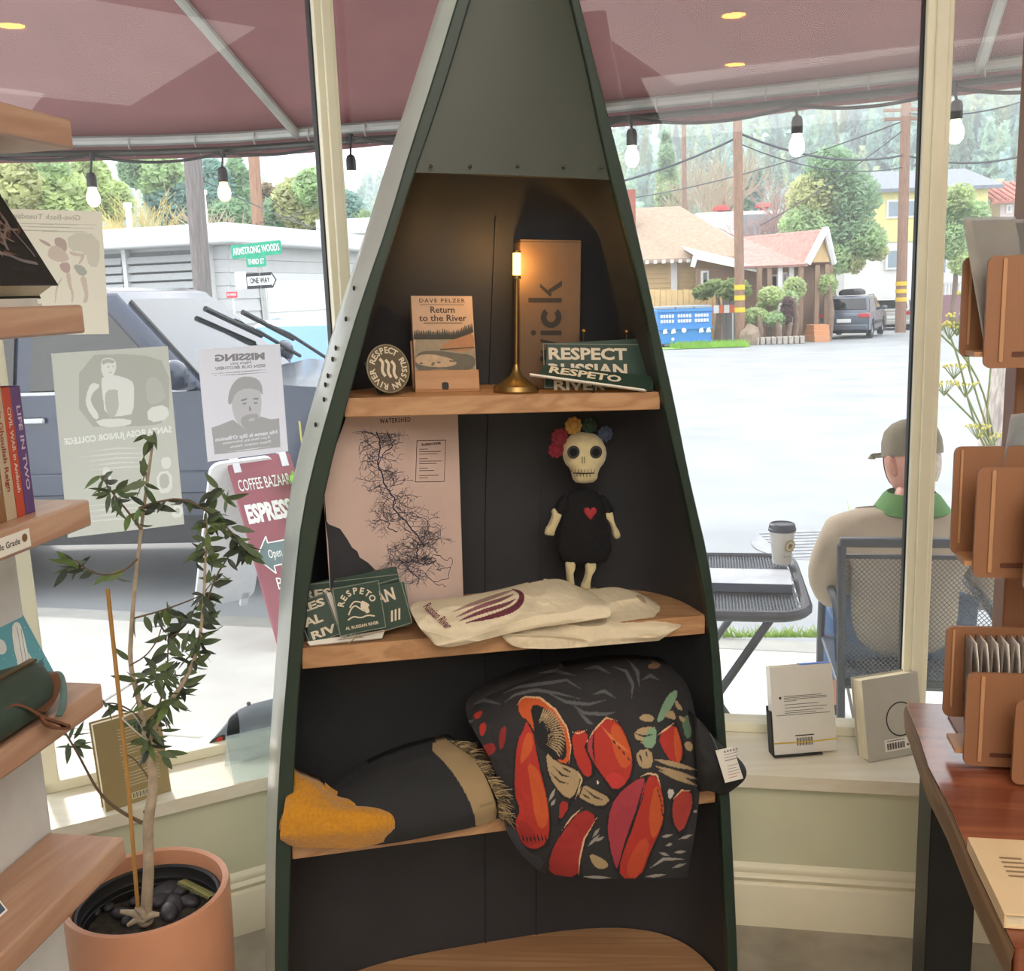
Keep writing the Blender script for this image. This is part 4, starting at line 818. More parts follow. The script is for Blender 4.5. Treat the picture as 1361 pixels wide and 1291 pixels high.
b = MB(CANOE); b.tube([cz(955, 999, -.052), cz(949, 985, -.035), cz(944, 975, -.02)], .0005, 5); part('tag_cord', b, mat('grey_cord', '#8a8a88', .9), mb_)
# ------------------------------------------------------------------ left plaster wall: floating boards and what lies on them
m_fir = wood('fir_board_wood', '#a67c63', '#caa68b', 0.42, 1, 7, coat=0.15)
m_firtop = m_fir
BT = {1: 1.865, 2: 1.602, 3: 1.305, 4: 1.003, 5: 0.733}
BP = {1: (120, 166), 2: (133, 405), 3: (138, 657), 4: (152, 896), 5: (182, 1100)}
def nearest(k): return ('highest', 'second highest', 'middle', 'second lowest', 'lowest')[k-1]
extra = {1: 'cut off by the left picture edge', 2: 'carrying the black hardcover', 3: 'carrying the row of book spines', 4: 'carrying the green pouch', 5: 'in front of the terracotta pot'}
BX = {}
for k in range(1, 6):
    p = inv(RW, aty(BP[k][0], BP[k][1], 1.6)); x1 = p.x; BX[k] = x1; z = BT[k]
    b = MB(RW); b.bx(-0.183, x1, -3.4, -0.985, z-0.042, z); o = solo('wall_board', b, m_fir, nearest(k)+' thick fir board on the left wall, '+extra[k], 'shelf', bev=0.004)
    o.data.transform(RW.to_3x3().to_4x4().inverted()); o.matrix_basis = TR(*o.location) @ RW.to_3x3().to_4x4(); WM[o] = o.matrix_basis.copy()
def bf(k, xo, y, dz=0.0): return RW @ Vector((BX[k]-xo, y, BT[k]+dz))       # xo = set back from the board's front edge
Tv, Nv = RW.to_3x3() @ Vector((1, 0, 0)), RW.to_3x3() @ Vector((0, 1, 0))
def facing(p, tilt, yaw=0.0):                                               # local frame: x along the board (away), y up (tilted back), z out into the room
    e = RZ(yaw).to_3x3(); return frame(p, e @ Nv, e @ (-Tv*math.sin(tilt)+Vector((0, 0, 1))*math.cos(tilt)))
def hardcover(name, label, F, w, h, th, cov, pages=m_page, group=None, spine='left', bev=0.0015):
    """book standing in frame F: x = width, y = height, front cover at z = 0, thickness towards -z"""
    t = thing(name, label, 'book', M=F, group=group); ct_ = 0.0025
    b = MB(F); b.bx(0, w, 0, h, -ct_, 0); part('front_cover', b, cov, t, bev=bev*.5)
    b = MB(F); b.bx(0, w, 0, h, -th, -th+ct_); part('back_cover', b, cov, t, bev=bev*.5)
    b = MB(F); xs = (0, ct_) if spine == 'left' else (w-ct_, w); b.bx(xs[0], xs[1], 0, h, -th+ct_, -ct_); part('spine', b, cov, t)
    b = MB(F); b.bx(0.004 if spine != 'left' else ct_, w-0.004 if spine == 'left' else w-ct_, 0.004, h-0.004, -th+ct_, -ct_); part('pages', b, pages, t)
    return t
m_bcov = mat('black_book_cloth', '#1e1f1d', 0.45, var=0.05)
pe = onplane(78, 379, bf(2, 0.075, -1.2), Tv); pe = inv(RW, pe)
FB = facing(RW @ Vector((pe.x, pe.y-0.185, pe.z)), math.radians(30))
hb_ = hardcover('hardcover_book', 'black hardcover with pale smoke-like figure leaning back on the second highest board', FB, 0.185, 0.275, 0.040, m_bcov)
b = MB(FB); rb = random.Random(8)
def sq2(cx_, cy_, n, L, w, mi, z=0.0006, up_=True):
    for _ in range(n):
        x, y = cx_+rb.gauss(0, .016), cy_+rb.gauss(0, .016); pts = [(x, y)]; a = PI/2+rb.gauss(0, .5) if up_ else rb.uniform(0, 2*PI)
        for _ in range(4): a += rb.uniform(-.5, .5); x += math.cos(a)*L/4; y += math.sin(a)*L/4; pts.append((x, y))
        ribbon(b, smooth_poly(pts, 1, False), [w*(1-abs(i/8-.4)) for i in range(len(smooth_poly(pts, 1, False)))], z+rb.random()*.0004, mi)
sq2(.118, .105, 26, .03, .006, 0, up_=False); sq2(.118, .145, 22, .05, .0035, 1); sq2(.118, .09, 10, .025, .005, 2, up_=False)
ribbon(b, smooth_poly([(.03, .05), (.06, .048), (.085, .055), (.11, .052), (.13, .042), (.165, .038)], 2, False), .006, .0008, 1); ribbon(b, smooth_poly([(.115, .06), (.118, .075), (.128, .085), (.118, .1)], 2, False), .006, .0008, 1)
ribbon(b, smooth_poly([(.150, .12), (.158, .09), (.166, .07), (.170, .05)], 2, False), .004, .0008, 1); ribbon(b, smooth_poly([(.06, .048), (.05, .04), (.055, .03), (.04, .03)], 2, False), .005, .0008, 1)
for i, q in enumerate((.098, .104, .110, .117, .128, .134, .141, .147)): b.flat([(q-.002, .024), (q+.002, .024), (q+.002, .031), (q-.002, .031)], .0006, 3)
part('cover_print', b, [mat('smoke_pink_ink', '#8f7a70', .6), mat('smoke_grey_ink', '#77706f', .6), mat('smoke_brown_ink', '#6a4b3a', .6), mat('dim_title_ink', '#3e403d', .6)], hb_)
ph_ = RW @ Vector((pe.x-0.06, pe.y-0.10, BT[2])); b = MB(RW); q = inv(RW, ph_); b.bx(q.x-.05, q.x+.055, q.y-.06, q.y+.06, BT[2], BT[2]+.004); b.bx(q.x+.05, q.x+.055, q.y-.05, q.y+.05, BT[2]+.004, BT[2]+.012)
solo('book_easel', b, mat('clear_easel_plastic', '#c9c9c4', .2), 'low clear easel under the black hardcover', 'stand')
# row of spines on the middle board
pe = inv(RW, onplane(46, 668, bf(3, 0.03, -1.2), Tv)); y = pe.y
spd = [('purple', '#5d3f74', .186, .021, None), ('orange red', '#b5452c', .186, .018, 'white'), ('cream', '#b7a68a', .212, .022, 'red'), ('tan', '#86623c', .215, .016, None), ('black', '#23211f', .19, .020, 'white'), ('dark brown', '#33261d', .205, .026, 'tan'), ('olive', '#4d4c33', .2, .024, None)]
for nm, c, h, th, tx in spd:
    F = facing(RW @ Vector((BX[3]-0.03, y-th, BT[3])), 0.0)      # spine plane
    t = thing('paperback_book', nm+' paperback spine in the row on the middle left board', 'book', M=F, group='paperbacks in the row on the middle board')
    mc = mat('spine_'+nm.replace(' ', '_'), c, .45, var=.05); ml = mat('spine_ink_'+str(tx), {'white': '#cfc6b6', 'red': '#8f2f26', 'tan': '#b59a6a', None: '#c9b9c9'}[tx], .6)
    b = MB(F); b.bx(0, th, 0, h, -.002, 0); part('spine', b, mc, t, bev=.0015)
    b = MB(F); b.bx(0, .0012, 0, h, -.125, -.002); b.bx(th-.0012, th, 0, h, -.125, -.002); part('cover', b, mc, t)
    b = MB(F); b.bx(.0012, th-.0012, .002, h-.002, -.123, -.002); part('pages', b, m_page, t)
    b = MB(F)
    word = {'purple': 'LIFE IN TWO', 'orange red': 'CIVIL WAR in Ambush', 'cream': 'Their Ghoulish Reign', 'tan': 'notes', 'black': 'BOOKMAN', 'dark brown': 'KING LE', 'olive': 'atlas'}[nm]
    text(b, word, th/2, h*.52, th*.55, .0005, rot=-PI/2, bold=.02, width=h*.66)
    if nm == 'cream':
        for zz_ in (.9, .93): b.flat([(0.001, h*zz_), (th-.001, h*zz_), (th-.001, h*(zz_+.012)), (.001, h*(zz_+.012))], .0005)
    part('lettering', b, ml, t); y -= th+.0012
# label strip on the middle board's front edge
la = inv(RW, onplane(38, 707, bf(3, 0, -1.2), Tv)); FL = facing(RW @ Vector((BX[3]+.0005, la.y-.15, BT[3]-.036)), 0)
lb = thing('edge_label', 'small cream label reading Middle Grade on the front edge of the middle board', 'label', M=FL)
b = MB(FL); b.bx(0, .15, 0, .026, 0, .0008); part('paper', b, m_paper, lb)
b = MB(FL); text(b, 'Middle Grade', .094, .013, .0125, .0012, bold=.01, width=.066); b.flat(circ(.006, 14, .138, .015), .0012, 1); part('lettering', b, [m_blackink, mat('label_brown_ink', '#7a5b3c', .7)], lb)
# birthday card on the second lowest board
pe = inv(RW, onplane(75, 889, bf(4, 0.085, -1.2), Tv)); FC = facing(RW @ Vector((pe.x, pe.y-.13, BT[4])), math.radians(24))
bc = thing('birthday_card', 'teal birthday card with a white rocket leaning behind the green pouch', 'card', M=FC)
m_teal = mat('teal_card', '#5fa3b0', .55, var=.05); b = MB(FC); b.bx(0, .13, .001, .155, -.001, 0); part('front', b, m_teal, bc)
for k in range(4): b = MB(FC); b.bx(.002, .132+.001*k, .001, .156-.001*k, -.0035-.0025*k, -.0022-.0025*k); part('leaf', b, m_paper, bc)
b = MB(FC); text(b, 'BIRTHDAY', .078, .122, .0085, .0005, bold=.02, width=.05); text(b, 'HAPPY', .03, .135, .0085, .0005, bold=.02)
b.flat(smooth_poly([(.07, .035), (.09, .04), (.116, .105), (.108, .115), (.092, .108), (.068, .06)], 1), .0005); b.flat([(.074, .04), (.062, .02), (.068, .058)], .0005); b.flat([(.092, .045), (.100, .03), (.1, .062)], .0005); b.flat(circ(.013, 18, .052, .09), .0005)
for _ in range(26): q = (rb.uniform(.01, .125), rb.uniform(.02, .15)); b.flat(circ(.0008, 6, *q), .0005)
b.flat(circ(.006, 14, .113, .035), .0006, 1); b.flat([(.104, .032), (.123, .040), (.122, .042), (.103, .034)], .0007, 1); ribbon(b, [(.078, .05), (.104, .105)], .001, .0007, 1); ribbon(b, [(.084, .045), (.11, .1)], .001, .0007, 1); part('rocket_print', b, [mat('white_ink', '#e0e4e0', .7), mat('slate_ink', '#4f6d76', .7)], bc)
# green pouch with strap
m_pouch = mat('dark_green_waxed_canvas', '#34443a', .6, var=.15, scale=30, bump=.2); m_leath = mat('brown_leather_strap', '#6b4530', .5, var=.15, scale=50, bump=.15)
pc = inv(RW, onplane(30, 905, bf(4, 0.045, -1.2), Tv)); PF = RW @ TR(pc.x, pc.y-.05, BT[4]+.001)
po_ = thing('canvas_pouch', 'dark green canvas pouch with a brown leather wrist strap on the second lowest board', 'bag', M=PF)
b = MB(PF); R = []
for i in range(13):
    t = i/12; yy = -.16+.245*t; e = min(1, (1-t)*5+.35); R.append([(.052*e*math.copysign(abs(math.cos(a))**.7, math.cos(a)), yy, .036+.036*(.75+.25*e)*math.copysign(abs(math.sin(a))**.75, math.sin(a))) for a in [2*PI*j/20 for j in range(20)]])
b.loft(R); part('body', b, m_pouch, po_, sharp=70)
b = MB(PF); b.loft([[(x, -.16+.24*k/6, z) for x, z in ((-.006, .0705), (.006, .0705), (.006, .0745), (-.006, .0745))] for k in range(7)]); part('zip', b, mat('brass_zip', '#6c5a35', .4, .6), po_, label='brass zip along the top')
def strap(pts, w, th, name, parent, m):
    P = smooth_poly(pts, 3, False); b = MB(); n = len(P); R = []
    for i in range(n):
        d = (Vector(P[min(i+1, n-1)])-Vector(P[max(i-1, 0)])).normalized(); s = d.cross(Vector((0, 0, 1))) if abs(d.z) < .92 else d.cross(Vector(CF_)); s.normalize(); u_ = s.cross(d); p = Vector(P[i])
        R.append([tuple(p+s*w/2*a+u_*th/2*c) for a, c in ((-1, -1), (1, -1), (1, 1), (-1, 1))])
    b.loft(R); return part(name, b, m, parent, sharp=50)
def bp_(x, y, off): return tuple(onplane(x, y, bf(4, off, -1.2), Tv))
strap([bp_(62, 897, .05), bp_(78, 893, .02), bp_(85, 912, .0), bp_(84, 940, -.012), bp_(78, 952, -.012)], .010, .003, 'strap', po_, mat('teal_strap', '#5d7672', .5))
strap([bp_(60, 895, .04), bp_(73, 897, .015), bp_(75, 915, .0), bp_(66, 935, -.008), bp_(55, 945, -.012)], .013, .003, 'strap', po_, m_leath)
strap([tuple(RW @ Vector((BX[4]-.012, pc.y-.24, BT[4]+.01))), bp_(5, 936, .004), bp_(28, 936, -.004), bp_(58, 955, -.016), bp_(88, 964, -.02), bp_(86, 970, -.022), bp_(64, 966, -.022), bp_(52, 950, -.016)], .015, .0035, 'strap', po_, m_leath)
# small card on the lowest board
pl_ = inv(RW, onplane(12, 1221, bf(5, 0.06, -1.2), Tv)); FS = facing(RW @ Vector((pl_.x, pl_.y-.09, BT[5])), math.radians(35)); sc_ = thing('shelf_card', 'small slate blue card at the left picture edge on the lowest board', 'card', M=FS)
b = MB(FS); b.bx(0, .09, 0, .06, -.002, 0); part('sheet', b, m_paper, sc_); b = MB(FS); b.flat([(.003, .003), (.087, .003), (.087, .057), (.003, .057)], .0005); part('print', b, mat('slate_blue_ink', '#46586c', .6), sc_)
# ------------------------------------------------------------------ terracotta pot with the olive tree
PC = Vector((-0.758, 1.86, 0)); PT = TR(*PC); PZ = 0.455; pr_ = 0.160
m_terra = mat('terracotta_glaze', '#c58c6c', .45, var=.07, scale=6, bump=.05, coat=.1); m_liner = mat('black_nursery_plastic', '#1d1d1e', .5); m_soil = mat('dark_soil', '#3a332c', .95, var=.4, scale=60, bump=.6)
m_stone = mat('charcoal_pebble', '#36353a', .5, var=.2, scale=18)
pot = thing('plant_pot', 'large terracotta pot with a black liner standing below the left window', 'pot', M=PT)
b = MB(PT); b.lathe([(.120, 0), (.135, .004), (.148, .12), (.157, .32), (pr_, PZ-.012), (pr_-.002, PZ-.002), (pr_-.007, PZ), (pr_-.014, PZ-.003), (pr_-.017, PZ-.02), (pr_-.022, PZ-.12)], 56, cap1=False); part('body', b, m_terra, pot)
b = MB(PT); b.lathe([(.137, PZ-.105), (.138, PZ-.05), (.141, PZ-.032), (.137, PZ-.030), (.133, PZ-.034), (.132, PZ-.055), (.1305, PZ-.057), (.1305, PZ-.068), (.129, PZ-.070), (.128, PZ-.105)], 48, cap0=False, cap1=False); part('liner', b, m_liner, pot)
b = MB(PT); b.grid(24, 24, lambda u, v: ((2*u-1)*.128*math.sqrt(1-(2*v-1)**2/2), (2*v-1)*.128*math.sqrt(1-(2*u-1)**2/2), PZ-.085+.008*noise.noise(Vector((u*9, v*9, 3))))); part('soil', b, m_soil, pot)
rs_ = random.Random(3)
for (px, py, r, s) in [(222, 1184, .034, 1), (213, 1197, .024, 1), (232, 1202, .028, 1), (252, 1198, .022, 1), (240, 1184, .02, 1), (160, 1214, .02, 1), (205, 1190, .02, 1), (225, 1212, .026, 1), (180, 1198, .018, 1), (145, 1206, .015, 1), (128, 1212, .012, 1), (260, 1186, .018, 1), (170, 1222, .016, 1)]:
    p = atz(px, py, PZ-.075); b = MB(TR(*p) @ RZ(rs_.uniform(0, 3)) @ RY(rs_.uniform(-.3, .3))); b.ball((0, 0, 0), (r, r*.72, r*.52), 14, 10); solo('pebble', b, m_stone, 'dark pebble on the soil of the terracotta pot', 'stone', group='dark pebbles on the soil in the terracotta pot')
OY = 1.86
def oy(x, y, d=0.0): return tuple(aty(x, y, OY+d))
tree_o = thing('olive_tree', 'young olive tree with a bare pale trunk and grey green leaves in the terracotta pot', 'plant', M=TR(*oy(193, 1222)))
m_bark = mat('pale_olive_bark', '#b3a28b', .85, var=.2, scale=40, bump=.3); m_twig = mat('brown_twig', '#6e5a48', .8, var=.15, scale=50)
brs = [([(193, 1226), (195, 1201), (198, 1151), (196, 1094), (205, 1044), (201, 1010), (195, 994)], .0125, .0085, 0, 0), ([(195, 994), (186, 935), (172, 885), (175, 830), (180, 770), (186, 718), (197, 630), (205, 575)], .006, .0022, .03, 1),
       ([(195, 994), (214, 948), (240, 915), (258, 880), (266, 848), (271, 800), (273, 736), (275, 690)], .0055, .0018, -.03, 1), ([(189, 1094), (165, 1082), (143, 1066), (128, 1048), (118, 1030), (103, 1001), (86, 973)], .004, .0016, -.04, 1),
       ([(185, 676), (205, 668), (246, 661), (290, 690), (312, 712), (320, 722)], .0028, .0012, -.02, 1), ([(187, 704), (170, 680), (157, 665), (142, 645), (135, 632)], .0025, .001, .04, 1), ([(183, 743), (165, 760), (137, 766), (115, 757), (100, 745)], .0022, .001, -.05, 1),
       ([(178, 822), (215, 812), (256, 797), (270, 790)], .0022, .001, .03, 1), ([(268, 820), (285, 770), (300, 745), (318, 722), (330, 735)], .0022, .001, .02, 1), ([(195, 994), (207, 955), (222, 900), (224, 850), (222, 800)], .0025, .001, .05, 1), ([(203, 1046), (195, 1030), (180, 1010), (168, 1003)], .002, .001, .0, 0), ([(197, 1090), (193, 1082), (191, 1078)], .003, .002, 0, 0), ([(172, 885), (195, 872), (210, 850), (214, 836)], .0018, .001, .02, 0), ([(190, 960), (175, 945), (155, 935), (140, 935)], .002, .001, -.03, 1), ([(224, 850), (250, 830), (262, 800), (285, 770)], .0016, .0008, .05, 1), ([(195, 620), (190, 640), (182, 660)], .0012, .0008, .02, 0)]
P3 = []
for pts, r0, r1, dd, lf in brs:
    n = len(pts); Q = smooth_poly([oy(x, y, dd*i/(n-1)) for i, (x, y) in enumerate(pts)], 2, False); rr = [r0+(r1-r0)*i/(len(Q)-1) for i in range(len(Q))]
    b = MB(); b.tube(Q, rr, 8 if r0 > .004 else 6); part('trunk' if r0 > .01 else 'branch', b, m_bark if r0 > .0045 else m_twig, tree_o, sharp=80); P3.append((Q, lf))
b = MB(); b.ball(oy(193, 1222), (.018, .018, .016), 12, 8); 
for e in ((160, 1212), (180, 1206), (170, 1230), (212, 1216)): b.tube([oy(193, 1222, -.01), oy((193+e[0])/2, (1222+e[1])/2-3, -.02), oy(e[0], e[1], -.02)], [.009, .007, .004], 7)
part('root_flare', b, m_bark, tree_o, sharp=80)
def leafmesh(nm, m, curl):
    b = MB(); b.grid(6, 2, lambda u, v: (u, (v-.5)*.31*math.sin(PI*min(1, u*1.02)**.8)**.8+0*u, curl*u*u-.06*abs(2*v-1)*math.sin(PI*u)*-1)); return mesh_of(nm, b, m, 0)
m_leafa = mat('olive_leaf_upper', '#5a6a4a', .5, var=.2, scale=30, trans=.15); m_leafb = mat('olive_leaf_light', '#71864f', .5, var=.2, scale=30, trans=.3); m_leafc = mat('olive_leaf_dark', '#454f42', .5, var=.2, scale=30, trans=.08)
LM = [leafmesh('leaf', m, c) for m, c in ((m_leafa, -.18), (m_leafb, -.1), (m_leafc, -.25), (m_leafc, .05), (m_leafa, .02))]
for me in LM: me.shade_smooth()
Wi = WM[tree_o].inverted(); rl = random.Random(12); nleaf = 0; rest = []
def add_leaf(p, dirv, L, up_):
    global nleaf
    F = frame(p, dirv, up_) @ Matrix.Diagonal((L, L, L, 1))
    if nleaf >= 298: rest.append(F); return
    o = bpy.data.objects.new('leaf', rl.choice(LM)); COL.objects.link(o); o.parent = tree_o; o.matrix_basis = Wi @ F; nleaf += 1
dens = {1: 30, 2: 74, 3: 10, 4: 30, 5: 18, 6: 10, 7: 14, 8: 26, 9: 40, 13: 10, 14: 18}
for k, (Q, lf) in enumerate(P3):
    if not lf: continue
    Lq = len(Q)
    for i in range(dens.get(k, 6)):
        t = rl.random()**(.75 if k not in (3,) else .3); 
        if k == 1 and .42 < t < .80 and rl.random() < .75: continue
        if k == 3 and t < .7: continue
        a = Q[min(Lq-1, int(t*(Lq-1)))]; tan = Vector(Q[min(Lq-1, int(t*(Lq-1))+1)])-Vector(Q[max(0, int(t*(Lq-1))-1)]); tan = tan.normalized() if tan.length > 1e-6 else Vector((0, 0, 1))
        side = Vector((rl.uniform(-1, 1), rl.uniform(-1, 1), rl.uniform(-.9, .45))).normalized(); d = (tan*.45+side*.9+Vector((0, 0, -.35))).normalized()
        add_leaf(Vector(a), d, rl.uniform(.030, .050), Vector((rl.uniform(-1, 1), rl.uniform(-1, .3), rl.uniform(-1, 1))))
for x, y, n in ((97, 752, 8), (290, 655, 10), (212, 897, 16), (152, 660, 10), (200, 580, 4), (320, 730, 3), (195, 640, 6), (97, 985, 8), (228, 930, 12), (250, 868, 10), (188, 905, 8), (206, 965, 8), (300, 692, 8), (218, 1002, 5), (262, 850, 8)):
    for _ in range(n): a = rl.uniform(0, 2*PI); add_leaf(Vector(oy(x+rl.uniform(-9, 9), y+rl.uniform(-9, 9), rl.uniform(-.04, .02))), Vector((math.cos(a), rl.uniform(-.4, .4), math.sin(a)-.3)), rl.uniform(.028, .05), Vector((rl.uniform(-1, 1), rl.uniform(-1, .3), rl.uniform(-1, 1))))
b = MB(); b.tube([oy(143, 783, -.04), oy(158, 925, -.03), oy(171, 1050, -.02), oy(183, 1205, -.02)], .0042, 8); solo('bamboo_stake', b, mat('bamboo', '#b98a4a', .55, var=.12, scale=12), 'straight tan bamboo stake beside the olive trunk', 'stake')
b = MB(); c0, c1 = oy(162, 955, -.034), oy(196, 985, .0); b.tube([c0, oy(176, 948, -.03), oy(186, 962, -.01), c1, oy(180, 972, -.03), c0], .0014, 6, close=False); solo('plant_tie', b, mat('white_plastic_tie', '#d8d8d0', .5), 'white tie loop holding the olive stem to the stake', 'tie')
b = MB(); tw = [atz(238, 1172, PZ-.05), atz(256, 1180, PZ-.045), atz(278, 1192, PZ-.05)]; b.tube(tw, .0015, 5)
for i in range(22):
    t = i/21; p = tw[0].lerp(tw[2], t); d = (tw[2]-tw[0]).normalized(); s = d.cross(Vector((0, 0, 1))).normalized()
    for q in (-1, 1): b.tube([p, p+s*q*.012+d*.010+Vector((0, 0, .003))], [.0015, .0005], 4)
solo('conifer_sprig', b, mat('dry_green_sprig', '#8c8a56', .9), 'dry conifer sprig lying on the pebbles in the pot', 'twig')
# ------------------------------------------------------------------ things on the sills
m_tanp = mat('tan_book_jacket', '#a08c60', .45, var=.04); 
pL_, pR_ = atz(141, 1080, .4155), atz(228, 1051, .4155); FT = frame(pL_, pR_-pL_, Vector((0, .16, 1)))
tb = hardcover('hardcover_book', 'tan hardcover showing its printed back on the left sill behind the olive', FT, (pR_-pL_).length, .214, .034, m_tanp, spine='right')
b = MB(FT); w_ = (pR_-pL_).length
for k in range(19):
    if k in (4, 9, 13): continue
    y = .185-.0078*k; x1 = w_*(.87 if k not in (3, 8, 12) else .6); ribbon(b, [(w_*.33, y), (x1, y)], .0017, .0005)
b.flat([(w_*.40, .010), (w_*.72, .010), (w_*.72, .026), (w_*.40, .026)], .0005)
part('back_print', b, mat('pale_ink', '#d6cba8', .6), tb); b = MB(FT)
for k in range(16): x = w_*(.42+.017*k); b.flat([(x, .012), (x+.0009+.0008*(k % 3 == 0), .012), (x+.0009+.0008*(k % 3 == 0), .024), (x, .024)], .0008)
part('barcode', b, m_blackink, tb)
m_acr = glass('clear_acrylic', tint='#eef4f4', veil=.06, gloss=.05)
pA_, pB_ = atz(300, 1020, .4155), atz(326, 1041, .4155)
AF = frame((pA_+pB_)/2+Vector((.06, .04, 0)), Vector((.893, .449, 0)), Vector((-.449, .893, 0)))
ac = thing('acrylic_display', 'clear acrylic tent stand on the left sill holding a painted bird board', 'stand', M=AF)
for s in (-1, 1): b = MB(AF @ TR(0, s*.055, 0) @ RX(s*math.radians(28))); b.bx(-.085, .10, -.001, .001, 0, .118); part('panel', b, m_acr, ac)
BDF = frame(atz(263, 1006, .4155)+Vector((0, 0, .006)), Vector((.893, .449, 0)), Vector((-.25*.449, .25*.893, 1)))
bd = thing('bird_board', 'glossy grey bird-shaped board with black, red and yellow beak end beside the canoe', 'decoration', M=BDF)
def bpx(x, y): q = inv(BDF, onplane(x, y, BDF.translation, BDF.to_3x3() @ Vector((0, 0, 1)))); return (q.x, q.y)
def b2(q): return [bpx(250+x/8.07, 900+y/8.07) for x, y in q]
outl = b2([(105, 835), (180, 750), (290, 650), (360, 570), (430, 480), (470, 420), (560, 350), (700, 290), (940, 230), (1130, 200), (1130, 640), (930, 720), (700, 790), (560, 820), (400, 838)])
b = MB(BDF); b.prism(outl, -.012, 0); part('board', b, mat('grey_blue_gloss_paint', '#8d97a3', .12, var=.06, coat=.6), bd)
b = MB(BDF); lay_ = [(1, b2([(105, 835), (170, 762), (230, 838)])), (2, b2([(170, 762), (215, 720), (330, 838), (230, 838)])), (3, b2([(215, 720), (290, 650), (420, 600), (415, 838), (330, 838)])), (0, b2([(420, 470), (470, 420), (545, 365), (560, 800), (410, 838)])), (4, b2([(285, 690), (330, 640), (375, 640), (360, 735), (520, 770), (500, 815), (420, 770), (300, 740)])), (5, b2([(560, 800), (620, 700), (720, 620), (850, 560), (1000, 535), (1130, 520), (1130, 640), (930, 720), (700, 790)]))]
for k, (mi, q) in enumerate(lay_): b.flat(smooth_poly(q, 1), .0004+.0003*k, mi)
part('painted_pattern', b, [mat('bird_black', '#24252a', .2), mat('bird_yellow', '#c9b64a', .3), mat('bird_olive', '#8f8a5e', .3), mat('bird_charcoal', '#3e4340', .3), mat('bird_red', '#c23a30', .25), mat('bird_cream', '#b5b096', .3)], bd)
b = MB(BDF); q = bpx(331, 936); b.ball((q[0], q[1], -.005), (.006, .006, .006), 12, 8); b.tube([(q[0], q[1]-.008, -.005), (q[0], q[1], -.005)], .003, 8); part('knob', b, m_seal, bd)
# right sill books
pL_, pR_ = atz(1030, 1006, .4165), atz(1113, 999, .4165); FW = frame(pL_+Vector((0, 0, .003)), pR_-pL_, Vector((0, .22, 1))); w_ = (pR_-pL_).length; hW = .222
m_wj = mat('white_book_jacket', '#dcdad2', .35, var=.02); m_blue = mat('blue_book_board', '#3f62b0', .5)
wbk = hardcover('hardcover_book', 'white hardcover held by a yellow band to a black bookend on the right sill', FW, w_, hW, .028, m_wj, spine='left')
b = MB(FW); b.flat(circ(.0035, 14, w_*.14, .143), .0005)
for k, (y, x0, x1) in enumerate(((.146, .2, .8), (.142, .2, .88), (.138, .2, .88), (.134, .2, .4), (.125, .2, .75), (.117, .2, .88), (.109, .2, .82), (.104, .2, .7), (.099, .06, .92))): ribbon(b, [(w_*x0, y), (w_*x1, y)], .0013, .0005)
b.flat([(w_*.34, .044), (w_*.64, .044), (w_*.64, .047), (w_*.34, .047)], .0005)
for k in range(17): x = w_*(.36+.0155*k); b.flat([(x, .02), (x+.0009+.001*(k % 3 == 0), .02), (x+.0009+.001*(k % 3 == 0), .04), (x, .04)], .0005)
part('back_print', b, m_blackink, wbk); b = MB(FW); b.bx(w_*.5, w_*.98, hW+.0002, hW+.0012, -.026, -.001); part('blue_edge', b, m_blue, wbk, label='blue strip along the top edge')
b = MB(FW); b.tube([(-.001, .030, .001), (w_*.5, .028, .0014), (w_+.001, .030, .001), (w_+.001, .031, -.029), (-.001, .031, -.029)], .0016, 6, close=True); solo('rubber_band', b, mat('yellow_rubber', '#d2b13a', .5), 'yellow rubber band around the white hardcover', 'band')
b = MB(FW); b.bx(-.004, w_*.74, -.004, -.001, -.034, .010); b.bx(-.004, -.001, -.003, .11, -.034, -.002); b.bx(-.004, w_*.74, -.003, .12, -.0335, -.0305); solo('bookend', b, m_seal, 'black metal bookend under the white hardcover on the right sill', 'bookend')
pL_, pR_ = atz(1155, 1014, .4165), atz(1229, 1000, .4165); pS_ = atz(1132, 1004, .4165); dpt = (pS_-pL_).length
FG = frame(pL_, pR_-pL_, Vector((0, .20, 1))); w_ = (pR_-pL_).length; hG = .205
gb = hardcover('hardcover_book', 'thick grey hardcover with a black circle outline standing on the right sill', FG, w_, hG, dpt*.9, mat('grey_book_jacket', '#b3b0a6', .4, var=.03), spine='right', pages=mat('cream_page_edges', '#dcd2b4', .8, var=.14, scale=50, stretch=(0.3, 0.3, 12)))
b = MB(FG); v = [((w_*.62)+math.cos(2*PI*i/48)*r*.98, hG*.46+math.sin(2*PI*i/48)*r, .0006) for i in range(48) for r in (.040, .0435)]; b.add(v, [(2*i, 2*i+1, (2*i+3) % 96, (2*i+2) % 96) for i in range(48)])
part('circle_print', b, m_blackink, gb); b = MB(FG); b.flat([(w_*.3, .018), (w_*.75, .018), (w_*.75, .048), (w_*.3, .048)], .0005); part('barcode_label', b, m_paper, gb); b = MB(FG)
for k in range(20): x = w_*(.34+.016*k); b.flat([(x, .022), (x+.0012*(1+(k % 3 == 0)), .022), (x+.0012*(1+(k % 3 == 0)), .038), (x, .038)] if k != 11 else [(x, .022), (x+.0005, .022), (x+.0005, .038), (x, .038)], .0008)
ribbon(b, [(w_*.34, .0435), (w_*.66, .0435)], .0018, .0008); b.flat(circ(.003, 10, w_*.71, .028), .0008); part('barcode', b, m_blackink, gb)
